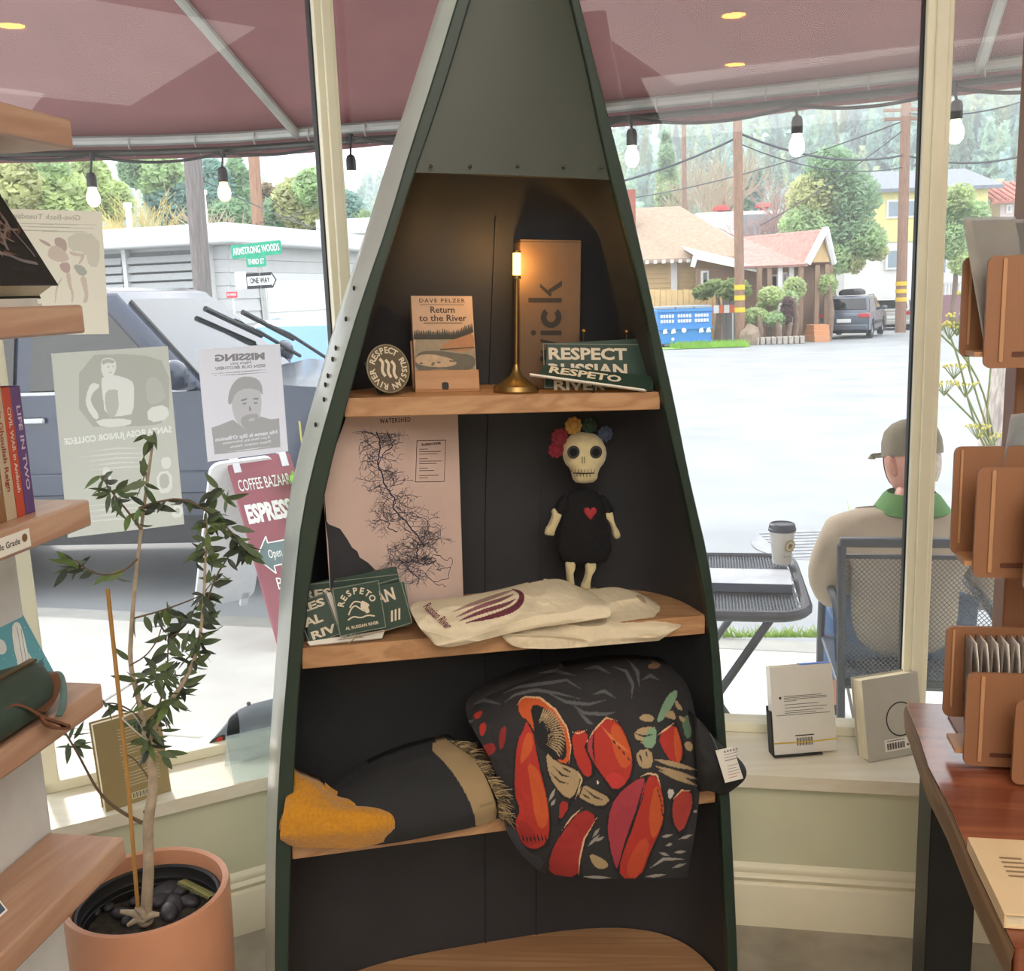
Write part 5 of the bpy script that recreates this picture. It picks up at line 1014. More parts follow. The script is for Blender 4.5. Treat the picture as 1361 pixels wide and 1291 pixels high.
# ------------------------------------------------------------------ right table and card rack
m_slab = wood('redwood_slab', '#6d3524', '#9c5a3a', 0.22, 0, 4, coat=0.5, knots=2.5); m_slabe = wood('slab_live_edge', '#6b5138', '#9a7c58', 0.6, 1, 14)
tab = thing('slab_table', 'glossy red-brown wooden slab table on black steel legs carrying the card rack', 'table', M=RW @ TR(1.85, -.7, 0))
b = MB(RW); pts = [(1.305, -.335), (2.45, -.33), (2.45, -1.13), (1.292, -1.13), (1.289, -.95), (1.294, -.78), (1.290, -.62), (1.298, -.50)]; b.prism(pts, .690, .75); part('tabletop', b, m_slab, tab, bev=.005)
b = MB(RW); e = [(1.292, -1.129), (1.289, -.95), (1.294, -.78), (1.290, -.62), (1.298, -.50), (1.305, -.336)]; b.loft([[(x, y, .688+.002*math.sin(y*40)), (x-.004-.002*math.sin(y*23), y, .70), (x-.005-.003*math.sin(y*31+1), y, .73), (x-.0005, y, .7465)] for x, y in e], cap=False, closed=False); part('live_edge', b, m_slabe, tab, label='rough grey-brown left edge')
for (x0, y0) in ((1.318, -.53), (2.30, -.53), (2.30, -1.02)): b = MB(RW); b.bx(x0, x0+.085, y0, y0+.11, 0, .689); part('leg', b, mat('black_steel', '#1d1e20', .45, .3), tab, bev=.003)
m_rack = mat('tan_laminated_card', '#936647', .5, var=.06, scale=4, bump=.05); m_racke = mat('rack_edge_strip', '#b98a62', .5, var=.05)
rk = thing('card_rack', 'tan countertop card rack of rounded pockets in three tiers on the right table', 'rack', M=RW @ TR(1.44, -.57, .75))
b = MB(RW); b.bx(1.432, 1.53, -.50, -.43, .752, 2.05); part('post', b, m_rack, rk, bev=.004)
b = MB(RW); b.bx(1.37, 1.56, -.60, -.40, .7505, .754); part('foot', b, m_rack, rk)
m_slv = glass('card_sleeve', tint='#f2f2f2', veil=.35, gloss=.12); m_cblk = mat('dark_photo_card', '#2e2a28', .35, var=.2, scale=14)
RKF = RW @ RX(PI/2)                                        # x along T, y up, z towards the room
def panel(x0, x1, z0, z1, y, name='pocket_front'):
    b = MB(RW @ TR(0, y, 0) @ RX(PI/2)); b.prism(rrect(x0, x1, z0, z1, .012, 4), -.0045, .0045); return part(name, b, m_rack, rk, bev=.0015)
for k, (zA, zB, hA, hB) in enumerate(((1.462, 1.448, .165, .178), (1.118, 1.097, .19, .188), (.815, .757, .17, .170))):
    panel(1.326, 1.52, zA, zA+hA, -.545, 'pocket_back'); panel(1.346, 1.53, zB, zB+hB, -.62)
    if k: panel(1.408, 1.56, zB-.005 if k == 1 else .756, zB+hB-.022, -.68)
    b = MB(RW); b.bx(1.334, 1.50, -.615, -.55, zB+.018, zB+.026); part('pocket_floor', b, m_racke, rk)
    b = MB(RW @ TR(0, -.6252, 0) @ RX(PI/2)); b.prism(rrect(1.368, 1.374, zB+.01, zB+hB-.004, .002, 2), 0, .003); part('edge_strip', b, m_racke, rk); b = MB(RW @ TR(0, -.6252, 0) @ RX(PI/2)); b.prism(rrect(1.388, 1.46, zB+.018, zB+.026, .002, 2), 0, .001); part('slot', b, mat('rack_slot', '#5c331f', .6), rk)
    b = MB(RW @ TR(0, -.5502, 0) @ RX(PI/2)); b.prism(rrect(1.336, 1.340, zA+.02, zA+hA-.004, .002, 2), 0, .003); part('edge_strip', b, m_racke, rk)
def gcard(F, w, h, m, label, group, th=.002, sleeve=True):
    t = thing('greeting_card', label, 'card', M=F, group=group); b = MB(F); b.bx(0, w, 0, h, -th, 0); part('card', b, m, t)
    if sleeve: b = MB(F); b.bx(-.003, w+.003, 0, h+.006, .0006, .0010); part('sleeve', b, m_slv, t, label='clear plastic sleeve')
    return t
mcs = [mat('pale_photo_card', '#b9b4a8', .3, var=.25, scale=12), m_cblk, mat('grey_photo_card', '#6e6b66', .3, var=.3, scale=16), m_cblk]
for i in range(5):                                          # top tier, leaning back to the left
    P0 = RW @ Vector((1.352+.016*i, -.612+.011*i, 1.478)); F = frame(P0, RZ(.0).to_3x3() @ (Tv*.85+Nv*.53), Vector((0, 0, 1))*.95-Tv*.27+Nv*.15); gcard(F, .11, .215-.004*i, mcs[0 if i == 0 else (2 if i == 2 else 1)], ['pale sleeved card at the left front of the top pocket', 'dark sleeved card second from the left in the top pocket', 'grey sleeved card third from the left in the top pocket', 'dark sleeved card fourth from the left in the top pocket', 'dark sleeved card at the back right of the top pocket'][i], 'sleeved cards in the top pocket')
for i in range(3):
    P0 = RW @ Vector((1.395+.012*i, -.535+.012*i, 1.135)); F = frame(P0, Tv*.8+Nv*.6, Vector((0, 0, 1))*.97+Tv*.2); gcard(F, .11, .225-.004*i, mat('blue_white_photo_card', '#a9b7bd', .3, var=.3, scale=9) if i == 0 else m_cblk, ['blue-white sleeved card at the left of the middle pocket', 'dark sleeved card between two others in the middle pocket', 'dark sleeved card at the right of the middle pocket'][i], 'sleeved cards in the middle pocket')
for i in range(6):                                          # bottom tier, six folded cards edge-on
    P0 = RW @ Vector((1.362+.0155*i, -.609, .785)); t = thing('greeting_card', ['first', 'second', 'third', 'fourth', 'fifth', 'sixth'][i]+' folded grey-brown card from the left in the lowest pocket', 'card', M=TR(*P0), group='folded cards in the lowest pocket')
    mg = mat('grey_brown_card', '#7b706a', .6, var=.2, scale=22)
    for s in (0, 1):
        b = MB(frame(P0, Tv, Nv)); b.grid(4, 6, lambda u, v: (.004*s+(.010*s-.002)*math.sin(PI*v*.9)+.0015*i*v-.006*v, .05*u, .19*v)); me_ = part('leaf' if s else 'front', b, mg if not s else m_paper, t); sm = me_.modifiers.new('solid', 'SOLIDIFY'); sm.thickness = .0012
# cream book on the table
qa, qb_ = atz(1312, 1115, .772), atz(1335, 1215, .772); FK = RW @ TR(*inv(RW, qb_).to_2d().to_3d()) @ TR(0, 0, .772)
ck = hardcover('hardcover_book', 'cream hardcover lying flat on the slab table at the right picture edge', FK, .16, (qa-qb_).length, .021, mat('cream_book_jacket', '#d9bd93', .35, var=.03), spine='left')
b = MB(FK); hK = (qa-qb_).length
for k in range(5): y = hK*(.48+.06*k); ribbon(b, [(.030, y), (.030+.03+.004*(k % 2), y)], .0045, .0005)
part('cover_print', b, mat('brown_stamp_ink', '#8d7352', .7), ck)
b = MB()
for F in rest: b.grid(4, 2, lambda u, v: (u, (v-.5)*.31*math.sin(PI*min(1, u*1.02)**.8)**.8, -.15*u*u), 0, F)
part('foliage', b, m_leafa, tree_o, sharp=0, stuff=True, label='further small leaves')
# ------------------------------------------------------------------ posters taped to the left window (seen from behind, so mirrored)
def gl(x, y, off=0.004): P = LW @ Vector((0, GL-off, 0)); return onplane(x, y, P, LW.to_3x3() @ Vector((0, 1, 0)))
m_backlit = vcol('backlit_printed_paper', .8, trans=.8)
def painted(label, C4, layers, base, step):
    a, b_, c, d = [gl(*q) for q in C4]; F = frame(d, c-d, a-d); t = thing('window_poster', label, 'poster', M=F); (x0, y0), (x1, y1), (x2, y2), (x3, y3) = C4
    nu, nv = int(math.hypot(x1-x0, y1-y0)/step), int(math.hypot(x3-x0, y3-y0)/step); mb = MB()
    mb.grid(nu, nv, lambda u, v: tuple(d*(1-u)*(1-v)+c*u*(1-v)+b_*u*v+a*(1-u)*v)); me = mesh_of('sheet', mb, m_backlit, 0)
    V = np.empty(len(me.vertices)*3); me.vertices.foreach_get('co', V); px = project(V.reshape(-1, 3)); Cc = painter(base, layers)(px)
    at = me.color_attributes.new('print', 'FLOAT_COLOR', 'POINT'); at.data.foreach_set('color', np.c_[Cc, np.ones(len(Cc))].astype(np.float32).ravel()); part('sheet', me, None, t); return t
def tri_text(col, s, p0, p1, size, bold=.02):
    """mirrored lettering from pixel p0 (reading start, at the right) to p1 as triangles to paint"""
    v, f = text_geo(s, bold=bold); xs = [p[0] for p in v]; w = max(xs)-min(xs); d = np.array(p1, float)-np.array(p0, float); L = np.linalg.norm(d); e = d/L; n = np.array([e[1], -e[0]]); n = n if n[1] < 0 else -n
    P = [tuple(np.array(p0)+e*((p[0]-min(xs))/w*L)+n*p[1]*size) for p in v]; return ('t', col, [[P[i] for i in q] for q in f])
def zp_(ox, oy, k): return lambda q: [(ox+x/k, oy+y/k) for x, y in q]
z = zp_(0, 230, 5.6125); ro, fl, gn = '#b59f92', '#c8b6a4', '#aaa898'
ly = [('p', c, z(q)) for c, q in ((ro, [(405, 485), (450, 478), (500, 510), (498, 590), (460, 580), (410, 540)]), (fl, [(380, 540), (440, 545), (500, 600), (520, 650), (450, 670), (370, 640), (350, 600)]), (ro, [(445, 670), (520, 665), (525, 740), (490, 750), (450, 720)]), (fl, [(490, 745), (525, 740), (530, 830), (552, 900), (545, 970), (530, 970), (535, 900), (505, 830)]),
      (fl, [(505, 580), (590, 600), (635, 600), (625, 640), (600, 680), (580, 680), (612, 620), (540, 620)]), (gn, [(555, 680), (620, 690), (660, 750), (600, 775), (550, 710)]), (fl, [(595, 775), (640, 765), (655, 860), (660, 920), (650, 970), (615, 970), (635, 910), (615, 850)]), (ro, [(285, 490), (320, 500), (380, 530), (375, 555), (310, 520)]), (fl, [(455, 785), (470, 780), (430, 850), (415, 970), (408, 970), (415, 850)]), ('#ccc3ae', [(500, 450), (740, 450), (745, 700), (660, 700), (640, 590), (510, 580)]))]
ly = [ly[-1]]+ly[:-1]+[tri_text('#b3aa94', 'Give-Back Tuesday', (107, 290), (18, 287), 9.5), ('l', '#beb49e', [(4, 296), (60, 298), (128, 299)], 1.6), ('l', '#b3aa94', [(4, 300), (60, 302), (132, 304)], 1.4), ('l', '#b3aa94', [(4, 305), (60, 307), (134, 309)], 1.4)]
painted('cream poster with two faint figures and mirrored Tuesday heading, behind the upper left boards', [(-10, 277), (135, 281), (145, 444), (4, 446)], ly, '#ded5bf', .6)
z = zp_(60, 450, 4.003); li, mi_, dk = '#dcdcd2', '#b9baae', '#b0b1a4'
ly = [('p', c, z(q)) for c, q in ((dk, [(180, 90), (500, 80), (660, 130), (660, 450), (480, 470), (180, 470)]), (li, [(295, 115), (335, 100), (375, 115), (380, 160), (360, 200), (330, 215), (300, 190)]), (li, [(300, 200), (360, 190), (460, 220), (475, 260), (470, 400), (430, 410), (320, 420), (300, 260)]), (li, [(245, 230), (300, 250), (250, 290), (240, 340), (290, 410), (270, 440), (220, 370), (215, 310)]), (mi_, [(320, 275), (390, 270), (385, 300), (395, 360), (370, 420), (340, 420), (318, 360)]), (li, [(260, 430), (460, 425), (455, 465), (300, 475)]), (mi_, [(540, 210), (600, 200), (645, 300), (630, 330), (560, 360), (535, 300)]), (li, [(540, 370), (650, 350), (660, 430), (550, 450)]), (dk, [(300, 120), (330, 105), (372, 118), (365, 135), (330, 128), (305, 142)]), (dk, [(330, 150), (340, 146), (342, 154), (332, 157)]), (dk, [(355, 146), (365, 143), (367, 150), (357, 153)]), (mi_, [(338, 180), (356, 176), (356, 182), (340, 186)]),
      (li, [(300, 690), (340, 680), (350, 750), (380, 780), (320, 790)]), (li, [(590, 715), (670, 700), (680, 815), (600, 830)]), (mi_, [(605, 725), (655, 715), (662, 790), (612, 805)]), (li, [(615, 635), (668, 628), (670, 690), (620, 695)]), (li, [(672, 895), (730, 885), (735, 945), (675, 958)]), (mi_, [(690, 905), (715, 900), (718, 930), (695, 935)]))]
ly += [tri_text('#e6e6de', 'SANTA ROSA JUNIOR COLLEGE', (228, 571), (85, 588), 11.5, .03)]
for k, (x0, x1, y) in enumerate(((120, 190, 596), (105, 205, 603), (112, 200, 609), (118, 198, 615), (120, 205, 621), (100, 215, 669), (100, 212, 676), (112, 210, 683), (105, 200, 690))): ly.append(('l', '#d3d3c8', [(x0, y+(190-x0)*.06), ((x0+x1)/2, y), (x1, y-(x1-190)*.06)], 2.2))
painted('large grey-green junior college poster with a pale figure holding a vase, mirrored', [(68, 470), (223, 460), (245, 697), (90, 715)], ly, '#c4c5b8', .6)
g1, g2, g3, ink = '#a9a7a4', '#c0bebd', '#8f8d8a', '#8b8887'
ly = [('p', c, z(q)) for c, q in ((g2, [(985, 290), (1050, 240), (1140, 250), (1152, 320), (1148, 400), (1125, 470), (1080, 495), (1030, 460), (1000, 410)]), (g1, [(972, 350), (976, 290), (1000, 235), (1040, 203), (1110, 203), (1152, 235), (1160, 310), (1140, 275), (1070, 262), (1010, 290), (992, 350)]), (g1, [(1035, 425), (1080, 402), (1140, 400), (1130, 455), (1100, 492), (1055, 480)]), (g2, [(1082, 428), (1116, 422), (1112, 438), (1085, 443)]), (g3, [(1040, 326), (1075, 316), (1075, 326), (1042, 336)]), (g3, [(1105, 316), (1138, 316), (1135, 326), (1108, 326)]), (g3, [(1048, 345), (1072, 340), (1070, 350), (1050, 352)]), (g3, [(1108, 340), (1132, 338), (1130, 347), (1110, 349)]), (g3, [(1085, 350), (1100, 385), (1085, 388)]))]
ly += [('p', g1, z([(885, 475), (930, 460), (1000, 432), (1060, 480), (1100, 485), (1145, 415), (1200, 430), (1245, 425), (1252, 578), (902, 618)]), 1)]
ly += [tri_text(ink, 'MISSING', z([(1168, 95)])[0], z([(903, 107)])[0], 12, .05), tri_text(ink, 'Have you', z([(1095, 127)])[0], z([(985, 133)])[0], 6), tri_text(ink, 'SEEN OUR BROTHER?', z([(1172, 145)])[0], z([(905, 162)])[0], 5.6, .03), ('l', ink, z([(880, 188), (1040, 178), (1210, 162)]), .9), ('l', ink, z([(900, 198), (1040, 190), (1200, 178)]), .9),
       tri_text('#dddbde', "His name is Sky O'Banion", z([(1235, 497)])[0], z([(905, 540)])[0], 6.5, .04), tri_text('#dddbde', 'If you have any information', z([(1195, 525)])[0], z([(945, 558)])[0], 4.4), tri_text('#dddbde', 'Please contact: Valerie', z([(1200, 548)])[0], z([(985, 578)])[0], 4.4), ('l', '#dddbde', z([(975, 602), (1080, 590), (1200, 575)]), 1.0)]
painted('white missing person notice with a bearded portrait, mirrored, above the red sandwich board', [(262, 465), (372, 457), (383, 600), (276, 614)], ly, '#dcdadd', .35)
# ------------------------------------------------------------------ awning, its tube frame and the string lights
m_aw = mat('maroon_awning_canvas', '#97706f', .9, var=.05, scale=5, bump=.1, trans=.45); m_tube = mat('galvanised_tube', '#a9a9a2', .5, .4, var=.12, scale=9)
BARZ = 2.3; bar = [(-2.9, 4.42), (-2.122, 4.60), (-1.311, 4.72), (-.668, 4.578), (.0, 4.42), (.60, 4.215), (1.10, 4.01), (1.51, 3.807), (2.0, 3.56), (3.0, 3.05)]
AD = Vector((-.242, -.887, .394)).normalized()
def awp(p, k): return Vector((p[0], p[1], BARZ))+AD*k
def klen(p): return min(2.0, 1.75)
aw = thing('awning', 'maroon fabric awning on a grey tube frame over the shop windows', 'awning', M=TR(-.3, 4.2, BARZ-.15))
bars = smooth_poly(bar, 1, False); segs = [(bar[0], bar[2]), (bar[2], bar[6]), (bar[6], bar[-1])]
b = MB(); n = len(bars); b.grid(n-1, 8, lambda u, v: tuple(awp(bars[int(round(u*(n-1)))], 1.7*v)+Vector((0, 0, .02-.03*math.sin(PI*v))))); o = part('canopy', b, m_aw, aw); s_ = o.modifiers.new('solid', 'SOLIDIFY'); s_.thickness = .004
b = MB(); b.loft([[(p[0], p[1]+.02, BARZ+.03), (p[0], p[1]+.024, BARZ-.080+.006*math.sin(i*2)), (p[0], p[1]+.018, BARZ-.080+.006*math.sin(i*2)), (p[0], p[1]+.014, BARZ+.03)] for i, p in enumerate(bars)]); part('valance', b, m_aw, aw)
b = MB(); b.tube([(p[0], p[1], BARZ) for p in bars], .024, 10); part('front_tube', b, m_tube, aw)
b = MB(); b.tube([(p[0], p[1]-.02, BARZ-.052) for p in bars], .014, 8); part('lower_tube', b, m_screw, aw, label='thin darker lower tube')
for x, y in ((388, 168), (810, 140), (1298, 82)):
    d = [min((abs(project(np.array([p[0], p[1], BARZ]))[0]-x), i) for i, p in enumerate(smooth_poly(bar, 3, False)))][0][1]; p = smooth_poly(bar, 3, False)[d]
    b = MB(); b.tube([awp(p, 0)-Vector((0, 0, .01)), awp(p, 1.68)-Vector((0, 0, .035))], .02, 10); part('rafter', b, m_tube, aw)
for i in range(26):
    t = i/25; k = t*(len(bars)-1); p = bars[min(int(k), len(bars)-2)]; q = bars[min(int(k)+1, len(bars)-1)]; f = k-int(k); c = (p[0]+(q[0]-p[0])*f, p[1]+(q[1]-p[1])*f)
    b = MB(); b.tube([(c[0], c[1]+.014, BARZ+.026), (c[0]-.012, c[1]-.026, BARZ+.004), (c[0]-.014, c[1]-.03, BARZ-.03), (c[0]+.004, c[1]-.01, BARZ-.068), (c[0]+.01, c[1]+.02, BARZ-.03)], .003, 5); part('lacing', b, m_tube, aw)
sl_ = thing('string_lights', 'black festoon cable with lit pear bulbs hanging below the awning edge', 'string lights', M=TR(-.3, 4.4, BARZ-.2))
m_cab = mat('black_rubber_cable', '#262625', .6); m_bulb = emis('lit_opal_bulb', '#fff2d2', 3.0); m_bulb2 = emis('lit_amber_bulb', '#ffd98a', 2.6)
bul = [(122, 207, 262), (296, 203, 255), (466, 182, 240), (838, 157, 208), (1057, 140, 193), (1268, 117, 175)]
hook = []
for x, yt, yb in bul:
    d, i = min((abs(project(np.array([p[0], p[1], BARZ]))[0]-x), i) for i, p in enumerate(smooth_poly(bar, 3, False))); p = smooth_poly(bar, 3, False)[i]; hook.append((x, p[1]-.05, yt, yb))
hook = [(-110, 4.45, 190, 0)]+hook+[(1480, 3.3, 100, 0)]
cab = []
for i in range(len(hook)-1):
    a, c = aty(hook[i][0], hook[i][2], hook[i][1]), aty(hook[i+1][0], hook[i+1][2], hook[i+1][1])
    for k in range(12): t = k/12; cab.append(a.lerp(c, t)+Vector((0, 0, -.24*(c-a).length*t*(1-t))))
b = MB(); b.tube(cab, .0065, 7); part('cable', b, m_cab, sl_)
for k, (x, Y, yt, yb) in enumerate(hook[1:-1]):
    a, c = aty(x, yt, Y), aty(x+2, yb, Y); top_ = a-Vector((0, 0, .0)); L = a.z-c.z; x0 = Vector((c.x, c.y, c.z))
    b = MB(); b.tube([a+Vector((0, 0, .012)), a-Vector((0, 0, .02))], .012, 8); b.tube([a, Vector((c.x, c.y, c.z+.1))], .005, 6); b.lathe([(.008, .105), (.016, .10), (.021, .085), (.021, .045), (.018, .04)][::-1], 14, T=TR(*x0)); sk = part('socket', b, m_cab, sl_)
    b = MB(); b.lathe([(.002, -.042), (.014, -.039), (.025, -.026), (.029, -.006), (.026, .012), (.018, .03), (.0165, .044)], 18, T=TR(*x0)); part('bulb', b, m_bulb if k != 1 else m_bulb2, sk, label='lit pear shaped bulb')
# ------------------------------------------------------------------ pavement furniture: sandwich board, table, cup, chair, man
m_sgn = mat('maroon_sign_board', '#8d4650', .6, var=.1, scale=4); m_wsgn = mat('white_sign_plastic', '#d6d8da', .5, var=.04); m_sgw = mat('white_sign_lettering', '#e8e6e0', .6); m_sgt = mat('teal_sign_arrow', '#5f7472', .6)
TLs, TRs, BLs = atz(290, 614, .84), atz(372, 603, .84), atz(373, 868, -.02)
rv = (TRs-TLs); rv.z = 0; rv = rv.normalized()*.33; BL2 = Vector((2*TLs.x-BLs.x, 2*TLs.y-BLs.y, -.02))
sg = thing('sandwich_board', 'maroon coffee shop sandwich board on the pavement beside the canoe', 'sign', M=TR(TLs.x, TLs.y, -.02))
SF = frame(BLs, rv, TLs-BLs); hs = (TLs-BLs).length; ws = .33; SF2 = frame(BL2, rv, TLs-BL2)
b = MB(SF); b.prism(rrect(0, ws, .03, hs, .02), -.018, 0); part('front_panel', b, m_sgn, sg, label='maroon front panel')
b = MB(SF2); b.prism(rrect(0, ws, .05, hs, .05), 0.0, .02); part('rear_panel', b, m_wsgn, sg, label='white rear panel')
for x in (.03, ws-.07): b = MB(SF2); b.bx(x, x+.04, 0, .09, 0, .02); part('foot', b, m_wsgn, sg)
for x in (.02, ws-.06): b = MB(SF); b.bx(x, x+.035, hs-.07, hs+.02, -.022, .006); part('hinge', b, m_wsgn, sg)
b = MB(SF)
text(b, 'COFFEE BAZAAR', ws*.47, hs*.855, .085, .002, width=ws*.82, bold=.005); text(b, 'ESPRESSO', ws*.5, hs*.70, .125, .002, width=ws*.88, bold=.05); text(b, 'Breakfast', ws*.57, hs*.33, .085, .002, width=ws*.7); text(b, 'Sandwiches', ws*.58, hs*.22, .08, .002, width=ws*.78)
b2_ = MB(SF); arr = [(.01, hs*.48), (.085, hs*.58), (.085, hs*.545), (ws-.01, hs*.545), (ws-.01, hs*.425), (.085, hs*.425), (.085, hs*.385)]; b2_.flat(arr, .0015); part('arrow', b2_, m_sgt, sg, label='grey-teal left pointing arrow')
for i in range(len(arr)): ribbon(b, [arr[i], arr[(i+1) % len(arr)]], .006, .0022)
text(b, 'Open 6 AM - 5 PM', ws*.58, hs*.485, .062, .0022, width=ws*.72, bold=.005); part('lettering', b, m_sgw, sg)
# bushy plant with yellow stalks in front of the suv
yp = thing('yellow_stalk_plant', 'bright green leafy plant with long yellow flower stalks behind the sandwich board', 'plant', M=TR(*atz(404, 800, -.02)))
YB = 5.0; rr_ = random.Random(31); b = MB()
for e in (((398, 690), (420, 560), (440, 505)), ((400, 690), (392, 640), (372, 600)), ((402, 690), (405, 620), (398, 560)), ((395, 690), (380, 650), (362, 628)), ((400, 690), (410, 600), (437, 545))): b.tube(smooth_poly([tuple(aty(x, y, YB+.05*i)) for i, (x, y) in enumerate(e)], 2, False), .005, 5)
b.tube([tuple(aty(404, 800, YB)), tuple(aty(400, 690, YB))], .012, 6)
part('stalk', b, mat('yellow_green_stalk', '#b3ad4a', .7), yp); m_lf = mat('fresh_green_leaf', '#7fb33c', .5, var=.2, scale=20, trans=.4)
lb_ = MB(); lb_.grid(4, 2, lambda u, v: (u, (v-.5)*.45*math.sin(PI*u)**.7, -.15*u*u)); lme = mesh_of('leaf', lb_, m_lf, 0); lme.shade_smooth()
for _ in range(75):
    p = aty(rr_.uniform(385, 418), rr_.uniform(632, 690), YB+rr_.uniform(-.08, .1)); o = bpy.data.objects.new('leaf', lme); COL.objects.link(o); o.parent = yp
    o.matrix_basis = WM[yp].inverted() @ frame(p, Vector((rr_.uniform(-1, 1), rr_.uniform(-1, 1), rr_.uniform(-.3, .9))), Vector((rr_.uniform(-1, 1), rr_.uniform(-1, 1), .2))) @ Matrix.Diagonal((.085, .085, .085, 1))
# bistro table
m_stl = mat('grey_powder_steel', '#4d5157', .5, .3, var=.08); m_mesh = mat('steel_mesh', '#646a72', .5, .3)
ctr = RW @ Vector((.86, .53, 0)); c_ = inv(RW, atz(1062, 775, .72)); tx1 = c_.x+.005; ty0 = inv(RW, atz(1000, 812, .72)).y; ty1 = inv(RW, atz(955, 735, .72)).y; tx0 = tx1-.62
tbl = thing('bistro_table', 'grey metal mesh cafe table with rounded corners outside the right window', 'table', M=RW @ TR((tx0+tx1)/2, (ty0+ty1)/2, -.02))
b = MB(RW); out = rrect(tx0, tx1, ty0, ty1, .09, 6); b.tube([(x, y, .705) for x, y in out], .016, 8, close=True); part('rim', b, m_stl, tbl)
b = MB(RW); n = 0
for k in range(-60, 120):
    for s in (1, -1):
        o_ = tx0+k*.018; pts = []
        for j in range(41):
            y = ty0+.012+(ty1-ty0-.024)*j/40; x = o_+s*(y-ty0)*1.0+(0 if s > 0 else (ty1-ty0))
            if tx0+.012 < x < tx1-.012 and not ((x > tx1-.09 or x < tx0+.09) and (y > ty1-.09 or y < ty0+.09) and math.hypot(max(x-(tx1-.09), (tx0+.09)-x, 0), max(y-(ty1-.09), (ty0+.09)-y, 0)) > .08): pts.append((x, y))
        if len(pts) > 1: ribbon(b, [pts[0], pts[-1]], .006, .712)
part('mesh_top', b, m_mesh, tbl, stuff=True)
b = MB(RW); b.bx(tx0+.02, tx1-.02, ty0+.02, ty1-.02, .700, .704); part('under_plate', b, mat('pale_under_plate', '#8b9299', .5, .2), tbl)
for sx in (0, 1):
    for sy in (0, 1): b = MB(RW); b.tube([(tx0+.08+(tx1-tx0-.16)*sx, ty0+.08+(ty1-ty0-.16)*sy, .70), (tx0+.08+(tx1-tx0-.16)*(1-sx), ty0+.06+(ty1-ty0-.12)*sy, -.018)], .012, 8); part('leg', b, m_stl, tbl)
cp = atz(1039, 748, .725); cup = thing('paper_cup', 'white takeaway coffee cup with a dark lid and round badge on the cafe table', 'cup', M=TR(*cp)); CP = TR(*cp)
b = MB(CP); b.lathe([(.028, 0), (.0285, .002), (.039, .105), (.040, .107)], 28); part('cup_body', b, mat('white_cup_card', '#d9d6d0', .6, var=.02), cup)
b = MB(CP); b.lathe([(.0425, .104), (.043, .112), (.041, .114), (.0395, .125), (.036, .128), (.034, .124)], 28); part('lid', b, mat('dark_grey_lid', '#4a4f57', .5), cup, label='dark grey lid')
CFR = frame(cp+Vector((.014, -.0335, .062)), Vector((.9, .38, 0)), Vector((.03, -.09, 1))); b = MB(CFR); b.flat(circ(.019, 24), .0035, 0); b.flat(circ(.0155, 24), .0040, 1); b.flat(circ(.009, 18), .0045, 0); b.flat([(-.003, -.006), (-.001, -.006), (-.001, .006), (-.003, .006)], .005, 2); b.flat(circ(.004, 12, .001, .002), .005, 2)
for k in range(5): b.flat([(-.022+.008*k, -.034), (-.018+.008*k, -.034), (-.018+.008*k, -.031), (-.022+.008*k, -.031)], .005, 2)
part('badge', b, [mat('badge_brown', '#9c8354', .6), mat('badge_cream', '#cfc19c', .6), mat('badge_dark', '#5a5048', .6)], cup)
nb = thing('notebook', 'white covered notebook lying on the cafe table beside the cup', 'book', M=RW @ TR(*inv(RW, atz(1000, 775, .725)))); n0, n1, n2 = inv(RW, atz(1055, 783, .725)), inv(RW, atz(946, 775, .725)), inv(RW, atz(1062, 752, .725))
NF = RW @ TR(n0.x-.26, n0.y, .715) @ RZ(-.03); b = MB(NF); b.bx(0, .255, 0, .16, .022, .025); part('front_cover', b, mat('white_blue_cover', '#cfd6df', .4, var=.15, scale=12), nb); b = MB(NF); b.bx(0, .255, 0, .16, 0, .003); b.bx(0, .255, -.002, .001, 0, .025); part('back_cover', b, mat('navy_cover', '#4f5a6c', .5), nb); b = MB(NF); b.bx(.003, .25, .003, .157, .003, .022); part('pages', b, m_page, nb)
# mesh chair with its back to the window
chF = RW @ TR(*inv(RW, Vector((1.165, 2.87, -.02)))); chair = thing('mesh_chair', 'grey metal mesh armchair with its back to the right window', 'chair', M=chF)
pa, pb_ = inv(chF, aty(1117, 716, 2.85)), inv(chF, aty(1332, 724, 2.79)); x0, x1 = pa.x, pb_.x+.01; zt_, zm, zb_ = pa.z, pa.z-.045, .43
rake = lambda z: -.0-.20*max(0, z-.43)
b = MB(chF); b.tube([(x0+.03, .01, .02), (x0+.02, .0, .40), (x0+.012, rake(.6), .6), (x0, rake(zt_), zt_-.012), (x0+.012, rake(zt_), zt_)], .013, 8); part('back_post', b, m_stl, chair)
b = MB(chF); b.tube([(x1-.03, .01, .02), (x1-.02, .0, .40), (x1-.012, rake(.6), .6), (x1, rake(zt_), zt_-.012), (x1-.012, rake(zt_), zt_)], .013, 8); part('back_post', b, m_stl, chair)
b = MB(chF); b.bx(x0-.006, x1+.006, rake(zt_)-.014, rake(zt_)+.014, zt_-.016, zt_+.010); part('top_rail', b, m_stl, chair, bev=.004)
b = MB(chF); b.bx(x0+.01, x1-.01, rake(zm)-.006, rake(zm)+.006, zm-.008, zm+.004); b.bx(x0+.01, x1-.01, -.006, .006, zb_-.008, zb_+.008); part('mesh_frame', b, m_stl, chair)
b = MB(chF); hh = zm-zb_; ww = x1-x0-.03
